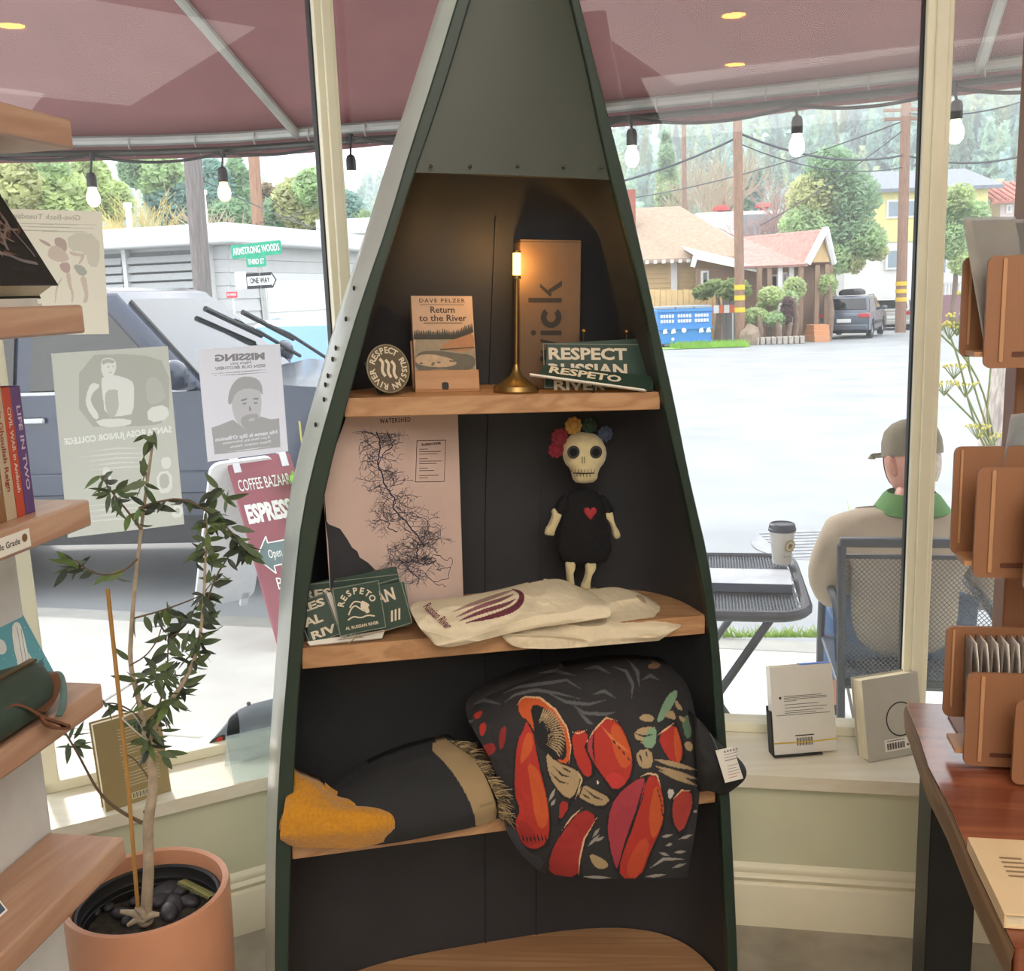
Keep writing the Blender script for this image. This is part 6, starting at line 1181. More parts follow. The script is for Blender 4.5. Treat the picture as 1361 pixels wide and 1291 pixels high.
for k in range(-40, 44):
    for s in (1, -1):
        pts = []
        for j in range(61):
            t = j/60; z = zb_+hh*t; x = x0+.015+k*.014+s*hh*t*.9+(0 if s > 0 else hh*.9)
            if x0+.015 <= x <= x1-.015: pts.append((x, z))
        if len(pts) > 1:
            (xa, za), (xb, zb2) = pts[0], pts[-1]; w_ = .0015; b.add([(xa-w_, rake(za)+.001*s, za), (xa+w_, rake(za)+.001*s, za), (xb+w_, rake(zb2)+.001*s, zb2), (xb-w_, rake(zb2)+.001*s, zb2)], [(0, 1, 2, 3)])
part('back_mesh', b, m_mesh, chair, stuff=True, label='expanded metal mesh of the backrest')
b = MB(chF); b.bx(x0+.01, x1-.01, .0, .46, .405, .42); part('seat', b, m_mesh, chair, bev=.004)
for x in (x0+.01, x1-.01):
    b = MB(chF); b.tube([(x, .46, .0), (x, .45, .40), (x, .42, .62)], .013, 8); part('front_leg', b, m_stl, chair)
    b = MB(chF); b.tube([(x, rake(.64), .64), (x, .10, .66), (x, .35, .655), (x, .43, .62)], .014, 8); part('armrest', b, m_stl, chair)
# seated man, seen from behind
MFm = RW @ TR(*inv(RW, Vector((1.215, 3.08, 0)))) ; m_skin = mat('skin', '#c9917c', .55, var=.06, scale=30); m_jac = mat('stone_cotton_jacket', '#b3a48f', .9, var=.06, scale=12, bump=.25); m_jean = mat('blue_denim', '#5d7ba6', .9, var=.12, scale=60); m_cap = mat('olive_grey_cap', '#7b7360', .9, var=.12, scale=20, bump=.2); m_col = mat('green_collar', '#4f7d3d', .85, var=.12, scale=20, bump=.2); m_hair = mat('short_grey_hair', '#b9ada0', .9, var=.2, scale=80, bump=.4); m_shoe = mat('dark_shoe', '#3a3632', .7)
man = thing('person', 'seated person from behind in a stone jacket, green collar and olive cap', 'person', M=MFm)
def skin(name, joints, links, m, parent, root=0, sub=2, label=None):
    me = bpy.data.meshes.new(name); me.from_pydata([j[0] for j in joints], links, []); o = bpy.data.objects.new(name, me); COL.objects.link(o)
    md = o.modifiers.new('skin', 'SKIN'); md.use_smooth_shade = True; sv = me.skin_vertices[0].data if me.skin_vertices else None
    if sv is None:
        bm = bmesh.new(); bm.from_mesh(me); bm.verts.layers.skin.verify(); bm.to_mesh(me); bm.free(); sv = me.skin_vertices[0].data
    for i, j in enumerate(joints): r = j[1]; sv[i].radius = r if isinstance(r, tuple) else (r, r); sv[i].use_root = (i == root)
    md2 = o.modifiers.new('sub', 'SUBSURF'); md2.levels = sub; md2.render_levels = sub
    dg = bpy.context.evaluated_depsgraph_get(); ev = o.evaluated_get(dg); out = bpy.data.meshes.new_from_object(ev); out.materials.clear(); out.materials.append(m)
    for p in out.polygons: p.material_index = 0
    out.shade_smooth(); bpy.data.objects.remove(o); out.name = name; out.transform(MFm); return part(name, out, None, parent, label=label)
hc = inv(MFm, aty(1212, 612, 3.17)); shz = inv(MFm, aty(1130, 700, 3.1)).z; elL = inv(MFm, aty(1085, 800, 3.18)); HX, HY, HZ = hc.x, hc.y, hc.z
sx = .215; CH = shz-.06
J = [((0, .03, .52), (.155, .12)), ((0, -.01, .66), (.15, .11)), ((0, .0, CH-.08), (.17, .115)), ((HX*.5, .03, CH+.03), (.14, .10)), ((HX*.8, HY*.7, HZ-.13), .058), ((HX, HY, HZ-.06), .06),
     ((-sx+.03, .03, CH+.015), .072), ((elL.x+.055, elL.y, elL.z+.02), .055), ((elL.x+.12, elL.y+.2, elL.z+.03), .042), ((elL.x+.15, elL.y+.25, elL.z+.035), .03),
     ((sx-.02, .03, CH+.015), .072), ((sx+.07, .02, elL.z+.03), .055), ((sx-.02, .22, elL.z+.02), .042), ((sx-.05, .27, elL.z+.02), .03),
     ((-.10, .08, .50), .09), ((-.13, .45, .50), .075), ((-.14, .47, .12), .05), ((-.14, .48, .06), .04), ((-.15, .58, .03), .035), ((.10, .08, .50), .09), ((.13, .45, .50), .075), ((.14, .47, .12), .05), ((.14, .48, .06), .04), ((.15, .58, .03), .035)]
Lk = [(0, 1), (1, 2), (2, 3), (3, 4), (4, 5), (3, 6), (6, 7), (7, 8), (8, 9), (3, 10), (10, 11), (11, 12), (12, 13), (0, 14), (14, 15), (15, 16), (16, 17), (17, 18), (0, 19), (19, 20), (20, 21), (21, 22), (22, 23)]
skin('body', [(p, tuple(k*.86 for k in r) if isinstance(r, tuple) else r*.86) for p, r in J], Lk, m_skin, man)
skin('jacket', [((0, .02, .40), (.19, .14)), ((0, -.01, .64), (.172, .125)), ((0, -.005, CH-.08), (.192, .128)), ((HX*.4, .025, CH+.035), (.135, .10)), ((HX*.6, HY*.55, CH+.10), (.075, .07)), ((-sx+.03, .03, CH+.015), .085), ((-sx-.02, .04, CH-.10), .078), ((elL.x+.055, elL.y, elL.z+.02), .066), ((elL.x+.11, elL.y+.17, elL.z+.03), .055), ((sx-.02, .03, CH+.015), .085), ((sx+.04, .03, CH-.10), .078), ((sx+.07, .02, elL.z+.03), .066), ((sx-.01, .19, elL.z+.02), .055)], [(0, 1), (1, 2), (2, 3), (3, 4), (3, 5), (5, 6), (6, 7), (7, 8), (3, 9), (9, 10), (10, 11), (11, 12)], m_jac, man, label='stone coloured cotton jacket')
skin('jeans', [((0, .03, .51), (.165, .12)), ((-.10, .10, .50), .10), ((-.13, .45, .505), .085), ((-.14, .47, .14), .065), ((.10, .10, .50), .10), ((.13, .45, .505), .085), ((.14, .47, .14), .065)], [(0, 1), (1, 2), (2, 3), (0, 4), (4, 5), (5, 6)], m_jean, man)
for s in (-1, 1): skin('shoe', [((s*.14, .45, .035), .04), ((s*.145, .52, .03), .042), ((s*.15, .60, .022), .032)], [(0, 1), (1, 2)], m_shoe, man, sub=1)
HF = MFm @ TR(HX, HY, HZ) @ RZ(math.radians(24)) @ RX(math.radians(-10))
def sphere_fn(rx, ry, rz, f=None):
    def g(u, v):
        a = 2*PI*u; t = PI*v; x, y, z = math.sin(t)*math.cos(a), math.sin(t)*math.sin(a), -math.cos(t)
        if f: x, y, z = f(x, y, z)
        return (x*rx, y*ry, z*rz)
    return g
b = MB(HF); b.grid(32, 24, sphere_fn(.077, .095, .118, lambda x, y, z: (x*(1-.16*max(0, -z)), y*(1+.0*z)+(.16*max(0, -z) if y > 0 else .05*max(0, -z)), z)))
b.add([(-.014, .088, -.03), (.014, .088, -.03), (.009, .092, .018), (-.009, .092, .018), (0, .122, -.028), (0, .104, .015)], [(0, 1, 4), (0, 4, 5, 3), (1, 2, 5, 4), (3, 5, 2)]); b.ball((0, .092, -.062), (.024, .007, .006), 10, 6)
hd = part('head', b, m_skin, man, sharp=80)
for s in (-1, 1):
    b = MB(HF @ TR(s*.078, -.008, -.012) @ RY(s*.2) @ RZ(s*-.45)); b.ball((0, 0, 0), (.008, .021, .034), 12, 10); b.ball((s*.005, -.002, .002), (.006, .013, .022), 10, 8); part('ear', b, m_skin, man, sharp=80)
    b = MB(HF); b.ball((s*.031, .083, .006), (.012, .009, .009), 10, 8); part('eye', b, mat('eye_white', '#dcd8d0', .3), man, sharp=80); b = MB(HF); b.ball((s*.031, .0915, .006), (.0045, .002, .0045), 8, 6); part('pupil', b, m_seal, man, sharp=80)
b = MB(HF); b.grid(32, 12, lambda u, v: sphere_fn(.080, .099, .120)(u*.76+.62, .30+.34*v)); part('hair', b, m_hair, man, sharp=80, label='short grey hair at the nape')
b = MB(HF @ TR(0, -.004, .018)); b.lathe([(.0855, 0), (.087, .012), (.085, .045), (.075, .078), (.052, .101), (.024, .112), (.001, .114)], 32, cap0=False, cap1=False, T=Matrix.Diagonal((1.0, 1.18, 1.0, 1))); part('cap', b, m_cap, man, sharp=80, label='olive grey baseball cap')
b = MB(HF @ TR(0, .07, .02)); b.grid(14, 6, lambda u, v: (.082*math.cos(PI*u)*(1-.15*v), .02+.082*v*math.sin(PI*u)**.6, .006-.014*v*v)); o = part('cap_brim', b, m_cap, man, sharp=80); sm = o.modifiers.new('s', 'SOLIDIFY'); sm.thickness = .004
b = MB(HF); b.ball((0, -.004, .133), (.008, .008, .005), 10, 6); part('cap_button', b, m_cap, man)
b = MB(HF); b.tube([(.04*math.sin(a)*1.0, -.106*math.cos(a)+.0, .022) for a in [-.6+1.2*k/8 for k in range(9)]], .006, 6); part('cap_strap', b, m_stl, man, label='dark adjuster strap of the cap')
b = MB(MFm @ TR(HX*.72, HY*.62, HZ-.135))
R = []
for i in range(21):
    a = PI*.5+.25+(2*PI-.5)*i/20; R.append([(.072*math.cos(a), .075*math.sin(a)-.01, .045), (.085*math.cos(a), .088*math.sin(a)-.014, .035), (.118*math.cos(a), .112*math.sin(a)-.02, -.012), (.110*math.cos(a), .104*math.sin(a)-.02, -.018)])
b.loft(R); part('collar', b, m_col, man, label='green turned-down collar', sharp=60)
for s, hx in ((-1, elL.x+.155), (1, sx-.055)):            # hands: palm and five bent fingers each
    hy, hz = (elL.y+.26, elL.z+.035) if s < 0 else (.275, elL.z+.02)
    jo = [((hx, hy, hz), (.026, .018)), ((hx-s*.01, hy+.06, hz-.004), (.036, .014))]; lk = [(0, 1)]
    for k, (off, L) in enumerate(((-.026, .06), (-.009, .07), (.009, .066), (.026, .05))):
        n0 = len(jo); jo += [((hx-s*.01+off, hy+.075, hz-.004), .0085), ((hx-s*.012+off*1.1, hy+.075+L*.5, hz-.010), .008), ((hx-s*.014+off*1.05, hy+.075+L*.85, hz-.030), .0065)]; lk += [(1, n0), (n0, n0+1), (n0+1, n0+2)]
    n0 = len(jo); jo += [((hx-s*.032, hy+.025, hz-.006), .0095), ((hx-s*.050, hy+.055, hz-.014), .0085), ((hx-s*.052, hy+.08, hz-.022), .007)]; lk += [(0, n0), (n0, n0+1), (n0+1, n0+2)]
    skin('hand', jo, lk, m_skin, man)
# fennel and tree outside the right pane
fn = thing('fennel_plant', 'spindly fennel with pale yellow flower heads outside the right pane', 'plant', M=TR(*atz(1335, 720, -.02))); YF = 4.1; b = MB(); rf = random.Random(77); heads = []
for e in (((1334, 690), (1320, 620), (1293, 560), (1275, 480), (1262, 445)), ((1334, 690), (1318, 590), (1290, 500), (1272, 430)), ((1334, 690), (1322, 580), (1298, 490), (1245, 440)), ((1334, 690), (1310, 560), (1316, 500), (1318, 470)), ((1322, 600), (1300, 560), (1283, 522)), ((1334, 690), (1330, 620), (1310, 575), (1255, 520)), ((1290, 500), (1285, 460), (1292, 420), (1288, 400))):
    b.tube(smooth_poly([tuple(aty(x, y, YF+.03*i)) for i, (x, y) in enumerate(e)], 2, False), .0042, 5); heads.append((e[-1], YF+.03*(len(e)-1)))
b.tube([tuple(atz(1335, 720, -.02)), tuple(aty(1334, 690, YF))], .006, 5); part('stem', b, mat('fennel_stem', '#7f8a5a', .7), fn)
for (x, y), Y in heads+[((1268, 498), 4.15), ((1300, 578), 4.1), ((1315, 590), 4.1), ((1272, 440), 4.2)]:
    b = MB(); c0 = aty(x, y, Y)
    for k in range(14): a = 2*PI*k/14; q = c0+Vector((.05*math.cos(a)*rf.uniform(.5, 1), .05*math.sin(a), .03+.01*rf.random())); b.tube([c0-Vector((0, 0, .02)), q], .0014, 4); b.ball(q, .006, 6, 4, 1)
    part('flower_head', b, [mat('fennel_stem', '#7f8a5a'), mat('pale_yellow_umbel', '#cfc76a', .8)], fn)
TPth = smooth_poly([tuple(aty(1335, 660, 6.5)), tuple(aty(1342, 560, 6.5)), tuple(aty(1362, 470, 6.5)), tuple(aty(1390, 380, 6.5)), tuple(aty(1420, 200, 6.6)), tuple(aty(1450, -150, 6.7)), tuple(aty(1440, -700, 6.9))], 2, False)
b = MB(); b.tube(TPth, [.19-.07*i/len(TPth) for i in range(len(TPth))], 18)
for k, e in enumerate(((-.9, .3, 1.2), (.8, .5, 1.3), (-.3, -.7, 1.5), (.5, -.4, 1.1), (.1, .9, 1.6))): p = Vector(TPth[-3-2*(k % 3)]); q = p+Vector(e); b.tube([p, p.lerp(q, .5)+Vector((0, 0, .15)), q, q+Vector((e[0]*.6, e[1]*.6, .9))], [.07, .05, .035, .015], 8)
solo('leaning_tree_trunk', b, mat('pale_furrowed_bark', '#a89d94', .9, var=.35, scale=8, stretch=(8, 8, .8), bump=.8), 'pale furrowed tree trunk leaning beyond the right pane', 'tree')
b = MB(); rg = random.Random(9)
for _ in range(500): x, y = rg.uniform(2.3, 4.2), rg.uniform(6.2, 7.2); h = rg.uniform(.08, .22); a = rg.uniform(0, 6); g = gz((x, y, 0)); b.add([(x-.006, y, g), (x+.006, y, g), (x+.05*math.cos(a), y+.05*math.sin(a), g+h)], [(0, 1, 2)])
solo('kerb_grass', b, mat('yellow_green_grass', '#a9b84a', .8, trans=.3), 'yellow-green grass around the leaning trunk', 'grass', kind='stuff', sharp=0)
b = MB()
for _ in range(420): t = rg.random(); p = atz(915+180*t, 846+2*rg.random()-t*0, -.02); h = rg.uniform(.02, .07)*(1 if rg.random() < .5 else .5); a = rg.uniform(0, 6); b.add([(p.x-.004, p.y, -.02), (p.x+.004, p.y, -.02), (p.x+.03*math.cos(a), p.y+.03*math.sin(a), -.02+h)], [(0, 1, 2)])
solo('pavement_weeds', b, mat('weed_green', '#8fae4d', .8, trans=.3), 'weeds growing from the pavement edge below the cafe table', 'grass', kind='stuff', sharp=0)
mh = atz(1085, 725, -.14); b = MB(TR(mh.x, mh.y, gz(mh)+.004)); b.lathe([(.42, 0), (.42, .006), (.40, .008)], 36); 
for k in range(-4, 5): b.bx(-.3, .3, k*.08-.012, k*.08+.012, .008, .014)
solo('manhole_cover', b, mat('worn_iron', '#97999b', .6, .4, var=.2, scale=10), 'round iron manhole cover in the road beyond the cafe table', 'manhole cover')
# ------------------------------------------------------------------ vehicles
m_tyre = mat('tyre_rubber', '#2a2b2c', .8, var=.1); m_alloy = mat('alloy_wheel', '#a6a8aa', .3, .8); m_auto = mat('dark_car_glass', '#101518', .04, var=.05, spec=.6, coat=.3); m_trim = mat('black_car_trim', '#202224', .5)
m_red = mat('red_tail_lamp', '#b02f2c', .25, coat=.6); m_lamp = mat('clear_head_lamp', '#cfd4d6', .15, coat=.6); m_plate = mat('white_number_plate', '#d9d9d4', .5)
def vehicle(label, cat, M, paint, L=4.7, W=1.9, belt=1.02, roof=1.62, hood=1.0, sill=.34, wr=.35, ax=(-1.38, 1.42), cab=(-2.2, -1.75, .25, 1.05), tumble=.16, ccol=None, rails=False, glassm=None, pillars=(-.35,), wip=None):
    t = thing('car', label, cat, M=M); h = L/2; gm = glassm or m_auto
    def arch(c): return [(c+(wr+.06)*math.cos(a), wr+(wr+.06)*math.sin(a)) for a in [PI*k/10 for k in range(11)]]
    prof = [(-h+.05, sill), (-h, sill+.2), (-h+.02, belt-.12), (-h+.12, belt)]+[(cab[3]-.02, belt), (cab[3]+.1, hood+.03), (h-.35, hood-.08), (h-.06, hood-.24), (h, sill+.28), (h-.05, sill)]
    prof += [p for p in arch(ax[1]) if p[1] > sill-.02]+[p for p in arch(ax[0]) if p[1] > sill-.02]
    b = MB(M @ RX(PI/2)); b.prism(prof, -W/2, W/2); part('body', b, paint, t, bev=.06)
    b = MB(M); b.bx(-h+.25, h-.25, -W/2+.12, W/2-.12, sill-.12, sill+.35); part('underbody', b, m_trim, t)
    wb, wt = W/2-.03, W/2-tumble; x0, x1, x2, x3 = cab
    ring = lambda xa, xb, w, z: [(xa, -w, z), (xb, -w, z), (xb, w, z), (xa, w, z)]
    b = MB(M); b.loft([ring(x0, x3, wb, belt-.02), ring(x1, x2, wt, roof-.04), ring(x1+.12, x2-.12, wt-.14, roof)]); part('cabin', b, paint, t, bev=.05)
    lerp = lambda p, q, f: tuple(p[i]+(q[i]-p[i])*f for i in range(3))
    def pane(name, A, B, C, D, off, m=None):               # quad A,B (bottom) C,D (top) pushed out
        n = (Vector(B)-Vector(A)).cross(Vector(D)-Vector(A)).normalized(); b = MB(M); v = [Vector(p)+n*off for p in (A, B, C, D)]+[Vector(p)-n*.03 for p in (A, B, C, D)]
        b.add([tuple(p) for p in v], [(0, 1, 2, 3), (7, 6, 5, 4), (0, 4, 5, 1), (1, 5, 6, 2), (2, 6, 7, 3), (3, 7, 4, 0)]); part(name, b, m or gm, t)
    for s in (-1, 1):
        z0, z1 = belt+.02, roof-.09; f0, f1 = .04/(roof-belt), (roof-.09-belt)/(roof-.02-belt)
        P = lambda x, f: (x, s*(wb+(wt-wb)*f), belt-.02+(roof-.02-belt)*f)
        xr = lambda f: x0+(x1-x0)*f+.14; xf = lambda f: x3+(x2-x3)*f-.14
        cuts = [None]+list(pillars)+[None]
        for k in range(len(cuts)-1):
            a0 = xr(f0) if cuts[k] is None else cuts[k]+.05; a1 = xr(f1) if cuts[k] is None else cuts[k]+.05; c0 = xf(f0) if cuts[k+1] is None else cuts[k+1]-.05; c1 = xf(f1) if cuts[k+1] is None else cuts[k+1]-.05
            q = (P(a0, f0), P(c0, f0), P(c1, f1), P(a1, f1)); q = q if s < 0 else (q[1], q[0], q[3], q[2]); pane('side_window', *q, .02)
        b = MB(M); b.ball((x3-.12, s*(W/2+.10), belt+.10), (.07, .11, .085), 12, 8); b.box((x3-.1, s*(W/2+.0), belt+.03), (.07, .12, .04)); part('wing_mirror', b, paint, t, sharp=70)
        for xh in [x3-1.15]+[p-.95 for p in pillars[:1]]: b = MB(M); b.bx(xh, xh+.22, s*W/2-.01, s*(W/2+.03), belt-.16, belt-.125); part('door_handle', b, m_alloy, t, bev=.01)
        b = MB(M); b.bx(ax[0]+wr+.15, ax[1]-wr-.15, s*(W/2-.005), s*(W/2+.018), sill+.20, sill+.33); part('door_moulding', b, paint if not rails else m_trim, t, bev=.01)
        b = MB(M); b.bx(h-.32, h-.10, s*(W/2-.32), s*(W/2-.02), hood-.33, hood-.17); part('head_lamp', b, m_lamp, t, bev=.03)
        b = MB(M); b.bx(-h-.012, -h+.30, s*(W/2-.42), s*(W/2+.010), belt-.20, belt-.03); part('tail_lamp', b, m_red, t, bev=.03, label='red tail lamp')
        b = MB(M); b.bx(x0+.1, x3-.1, s*(wb-.005), s*(wb+.022), belt-.005, belt+.018); part('belt_trim', b, m_alloy, t, bev=.004)
        if rails: b = MB(M); b.tube([(x1+.15, s*(wt-.06), roof-.01), (x1+.25, s*(wt-.06), roof+.05), (x2-.25, s*(wt-.06), roof+.05), (x2-.15, s*(wt-.06), roof-.01)], .02, 8); part('roof_rail', b, m_alloy, t)
        for xa in ax:
            wl = M @ TR(xa, s*(W/2-.11), wr) @ RX(PI/2)
            b = MB(wl); b.lathe([(wr*.62, -.10), (wr*.95, -.10), (wr, -.07), (wr, .07), (wr*.95, .10), (wr*.62, .10)], 32, cap0=False, cap1=False); w_ = part('wheel', b, m_tyre, t)
            b = MB(wl); b.lathe([(wr*.64, .07*-s), (wr*.60, .03*-s)][::1], 32, cap0=False, cap1=False); b.lathe([(wr*.63, -.02), (wr*.63, .02)], 24)
            for k in range(5): a = 2*PI*k/5; b.add([(wr*.1*math.cos(a+1.2), wr*.1*math.sin(a+1.2), -.08*s), (wr*.1*math.cos(a-1.2), wr*.1*math.sin(a-1.2), -.08*s), (wr*.6*math.cos(a-.13), wr*.6*math.sin(a-.13), -.06*s), (wr*.6*math.cos(a+.13), wr*.6*math.sin(a+.13), -.06*s)], [(0, 1, 2, 3), (3, 2, 1, 0)])
            part('rim', b, m_alloy, w_)
    zf0, zf1 = belt+.02, roof-.08; fa, fb = .06, .92
    Pw = lambda s, f, x_: (x_, s*(wb+(wt-wb)*f-.09), belt-.02+(roof-.02-belt)*f)
    pane('windshield', Pw(-1, fa, x3+(x2-x3)*fa), Pw(1, fa, x3+(x2-x3)*fa), Pw(1, fb, x3+(x2-x3)*fb), Pw(-1, fb, x3+(x2-x3)*fb), .02)
    pane('rear_window', Pw(1, .22, x0+(x1-x0)*.22), Pw(-1, .22, x0+(x1-x0)*.22), Pw(-1, fb, x0+(x1-x0)*fb), Pw(1, fb, x0+(x1-x0)*fb), .02)
    b = MB(M); b.bx(-h-.02, -h+.03, -.27, .27, belt-.38, belt-.24); part('number_plate', b, m_plate, t)
    b = MB(M); b.bx(-h-.05, -h+.2, -W/2+.05, W/2-.05, sill+.02, sill+.24); part('rear_bumper', b, paint, t, bev=.04)
    for s in (-1, 1):
        wsn = Vector((x3+(x2-x3)*.05, s*.55-.1, belt+.05)); up_ = Vector((x2-x3, 0, roof-belt)).normalized(); q = wsn+up_*.07+Vector((0, .5, 0)); off = Vector((.03, 0, .035))
        if wip:
            n_ = M.to_3x3() @ Vector((roof-belt, 0, x3-x2)); o_ = M @ Vector((x3, 0, belt)); w_ = wip[0 if s < 0 else 1]; Mi = M.inverted(); q, wsn = Mi @ onplane(*w_[0], o_, n_), Mi @ onplane(*w_[1], o_, n_)
        b = MB(M); b.tube([wsn+off*.6, (wsn+q)/2+off*1.3, q+off-(q-wsn)*.25], .014, 6); part('wiper', b, m_trim, t)
        b = MB(M); d_ = (q-wsn).normalized(); b.tube([q+off*.9, q+off*.9-d_*.62], .02, 6); part('wiper_blade', b, m_trim, t)
    return t
ang = math.radians(-4)
suv = vehicle('large dark blue-black suv parked at the kerb outside the left window', 'car', TR(-2.55, 6.76, -.13) @ RZ(ang), mat('dark_navy_car_paint', '#1f2c40', .22, 0, var=.04, spec=.5, coat=.3), L=5.2, W=1.94, belt=1.24, roof=1.83, hood=1.26, sill=.46, wr=.39, ax=(-1.55, 1.60), cab=(-2.45, -2.3, .38, .92), tumble=.20, rails=False, pillars=(-1.15, -.15), wip=[((268, 417), (396, 477)), ((318, 421), (432, 480))])
p_ = aty(395, 450, 10.5); vehicle('silver-blue car beyond the suv hood next to the canoe edge', 'car', TR(-1.15, 11.3, gz((-1.15, 11.3, 0))) @ RZ(math.radians(64)), mat('silver_blue_car_paint', '#9fb0bd', .25, .4, coat=.8, var=.03), L=4.4, W=1.78, belt=1.0, roof=1.62, hood=.95, sill=.28, wr=.31, cab=(-2.1, -1.55, .3, 1.1), glassm=mat('blue_tinted_car_glass', '#5a8db0', .05, coat=1.0, var=.05))
p_ = aty(1128, 432, 41.0); cz_ = gz((p_.x, 42.5, 0)); vw = vehicle('dark grey suv with a roof box parked before the brown bungalow', 'car', TR(p_.x+.95, 43.2, cz_) @ RZ(math.radians(62)), mat('dark_grey_car_paint', '#515963', .3, .4, coat=.7, var=.03), L=4.75, W=1.93, belt=1.06, roof=1.68, hood=1.04, sill=.36, wr=.37, rails=True)
b = MB(WM[vw]); b.loft([[(x, y*w, 1.73+z) for y, z in ((-.42, 0), (.42, 0), (.40, .16), (.25, .24), (-.25, .24), (-.40, .16))] for x, w in ((-1.5, .6), (-1.3, 1), (.1, 1), (.5, .55))]); part('roof_box', b, m_trim, vw, bev=.03, label='black roof box')
p_ = aty(1200, 412, 52); vehicle('pale grey car half hidden behind the right utility pole', 'car', TR(p_.x-.3, 52, gz((p_.x, 52, 0))) @ RZ(math.radians(62)), mat('pale_grey_car_paint', '#b9b6b0', .3, .3, coat=.6, var=.03), L=4.5, W=1.8, belt=.98, roof=1.55, hood=.98, sill=.3, wr=.33)
# ------------------------------------------------------------------ far side of the street
def G(x, y): return Vector((x, y, gz((x, y, 0))))
m_wood = mat('weathered_pole_wood', '#8d6f5c', .9, var=.25, scale=6, stretch=(6, 6, .5), bump=.4); m_greyw = mat('grey_pole_wood', '#77706c', .9, var=.25, scale=8, stretch=(6, 6, .5), bump=.4)
m_yel = mat('yellow_pole_band', '#d8b52e', .5); m_wire = mat('wire_black', '#4a4c50', .7); m_whitep = mat('white_house_trim', '#e4e3de', .7, var=.03); m_roofg = mat('grey_roof_shingle', '#8a8f96', .9, var=.12, scale=5, bump=.3)
def pole(label, x, y0, y1, Y, r, m, bands=(), arms=()):
    B0, T0 = aty(x[1], y1, Y), aty(x[0], y0, Y); g = gz(B0); B0.z = g; T0.z += 1.5
    t = thing('utility_pole', label, 'pole', M=TR(*B0)); b = MB(); b.tube([B0, B0.lerp(T0, .5), T0], [r, r*.93, r*.85], 14); part('shaft', b, m, t)
    for yb in bands: c = aty((x[0]+x[1])/2, yb, Y); f = (c.z-B0.z)/(T0.z-B0.z); c = B0.lerp(T0, f); b = MB(); b.tube([c-Vector((0, 0, .09)), c+Vector((0, 0, .09))], r*1.06, 14); part('band', b, m_yel, t, label='yellow band')
    for ya in arms: c = aty(x[0], ya, Y); b = MB(); b.box(tuple(c), (1.9, .12, .12)); part('crossarm', b, m, t)
    return t
# left: grey garage with louvres
GA = aty(295, 325, 16.0); GA.z = gz(GA); gx, gy = Vector((.955, -.296, 0)).normalized(), Vector((.296, .955, 0)).normalized(); GF = frame(GA, gx, gy)
gh = aty(295, 325, 16.0).z-GA.z; gt = aty(295, 303, 16).z-GA.z
gar = thing('garage', 'low pale grey garage with louvred front across the street at the left', 'building', M=GF)
m_gw = mat('pale_grey_siding', '#b9b9b6', .8, var=.04, scale=3); m_gt = mat('light_grey_trim', '#c6c6c2', .7, var=.03); m_lou = mat('grey_louvre_slat', '#a4a6a4', .7, var=.05)
b = MB(GF); b.bx(-16, 0, .12, 9, 0, gh); part('wall', b, m_gw, gar)
b = MB(GF); b.bx(-16.3, .35, -.35, 9.4, gh, gt); part('fascia', b, m_gt, gar, bev=.03)
b = MB(GF); b.bx(-16.2, .25, -.25, 9.3, gt, gt+.06); part('roof', b, m_whitep, gar)
b = MB(GF); b.bx(-10.5, -2.4, 0.4, 1.0, gt+.06, gt+.16); part('roof_edge', b, mat('tan_roof_board', '#c9a06a', .8), gar, label='tan board along the roof')
for x0, x1 in ((-4.9, -3.42), (-3.3, -1.85), (-1.75, -.36), (-6.4, -5.0)):
    for k in range(10):
        z = gh-.12-.135*k; b = MB(GF); b.add([(x0, .03, z), (x1, .03, z), (x1, .11, z-.03), (x0, .11, z-.03), (x0, -.01, z-.10), (x1, -.01, z-.10), (x1, .09, z-.12), (x0, .09, z-.12)], [(0, 1, 2, 3), (4, 7, 6, 5), (0, 4, 5, 1), (1, 5, 6, 2), (2, 6, 7, 3), (3, 7, 4, 0)]); part('louvre_slat', b, m_lou, gar)
    b = MB(GF); b.bx(x0, x1, .10, .115, gh-1.5, gh-.05); part('louvre_back', b, mat('dark_louvre_gap', '#7d7f7e', .9), gar)
for x in (-6.45, -4.95, -3.36, -1.80, -.30): b = MB(GF); b.bx(x, x+.07, -.03, .12, 0, gh); part('post', b, m_gt, gar)
for k in range(15): b = MB(GF); b.bx(-.30, .012, .10, .12, gh-.02-.2*k-.19, gh-.02-.2*k); part('siding_board', b, m_gw, gar)
for k in range(15): b = MB(GF); b.add([(0, .12, gh-.02-.2*k), (0, 9, gh-.02-.2*k), (.0, 9, gh-.22-.2*k), (0, .12, gh-.22-.2*k), (.004, .12, gh-.02-.2*k), (.004, 9, gh-.02-.2*k), (.028, 9, gh-.215-.2*k), (.028, .12, gh-.215-.2*k)], [(4, 7, 6, 5), (3, 2, 6, 7), (0, 1, 2, 3), (0, 4, 5, 1), (0, 3, 7, 4), (1, 5, 6, 2)]); part('siding_board', b, m_gw, gar)
for y0 in (1.1, 4.2):
    b = MB(GF); b.bx(.03, .07, y0-.15, y0+2.75, 0, 2.3); dr = part('door_frame', b, m_gt, gar, bev=.01)
    for k in range(4):
        b = MB(GF); b.bx(.07, .085, y0, y0+2.6, .04+.54*k, .55+.54*k); part('garage_door_panel', b, m_whitep, dr, bev=.01)
for x, hh in ((-4.9, .42), (-3.1, .62), (-1.55, .75)): b = MB(GF @ TR(x, 2.0, gt)); b.tube([(0, 0, 0), (0, 0, hh)], .05, 10); b.tube([(0, 0, hh-.02), (0, 0, hh+.06)], .075, 10); part('roof_pipe', b, m_whitep, gar)
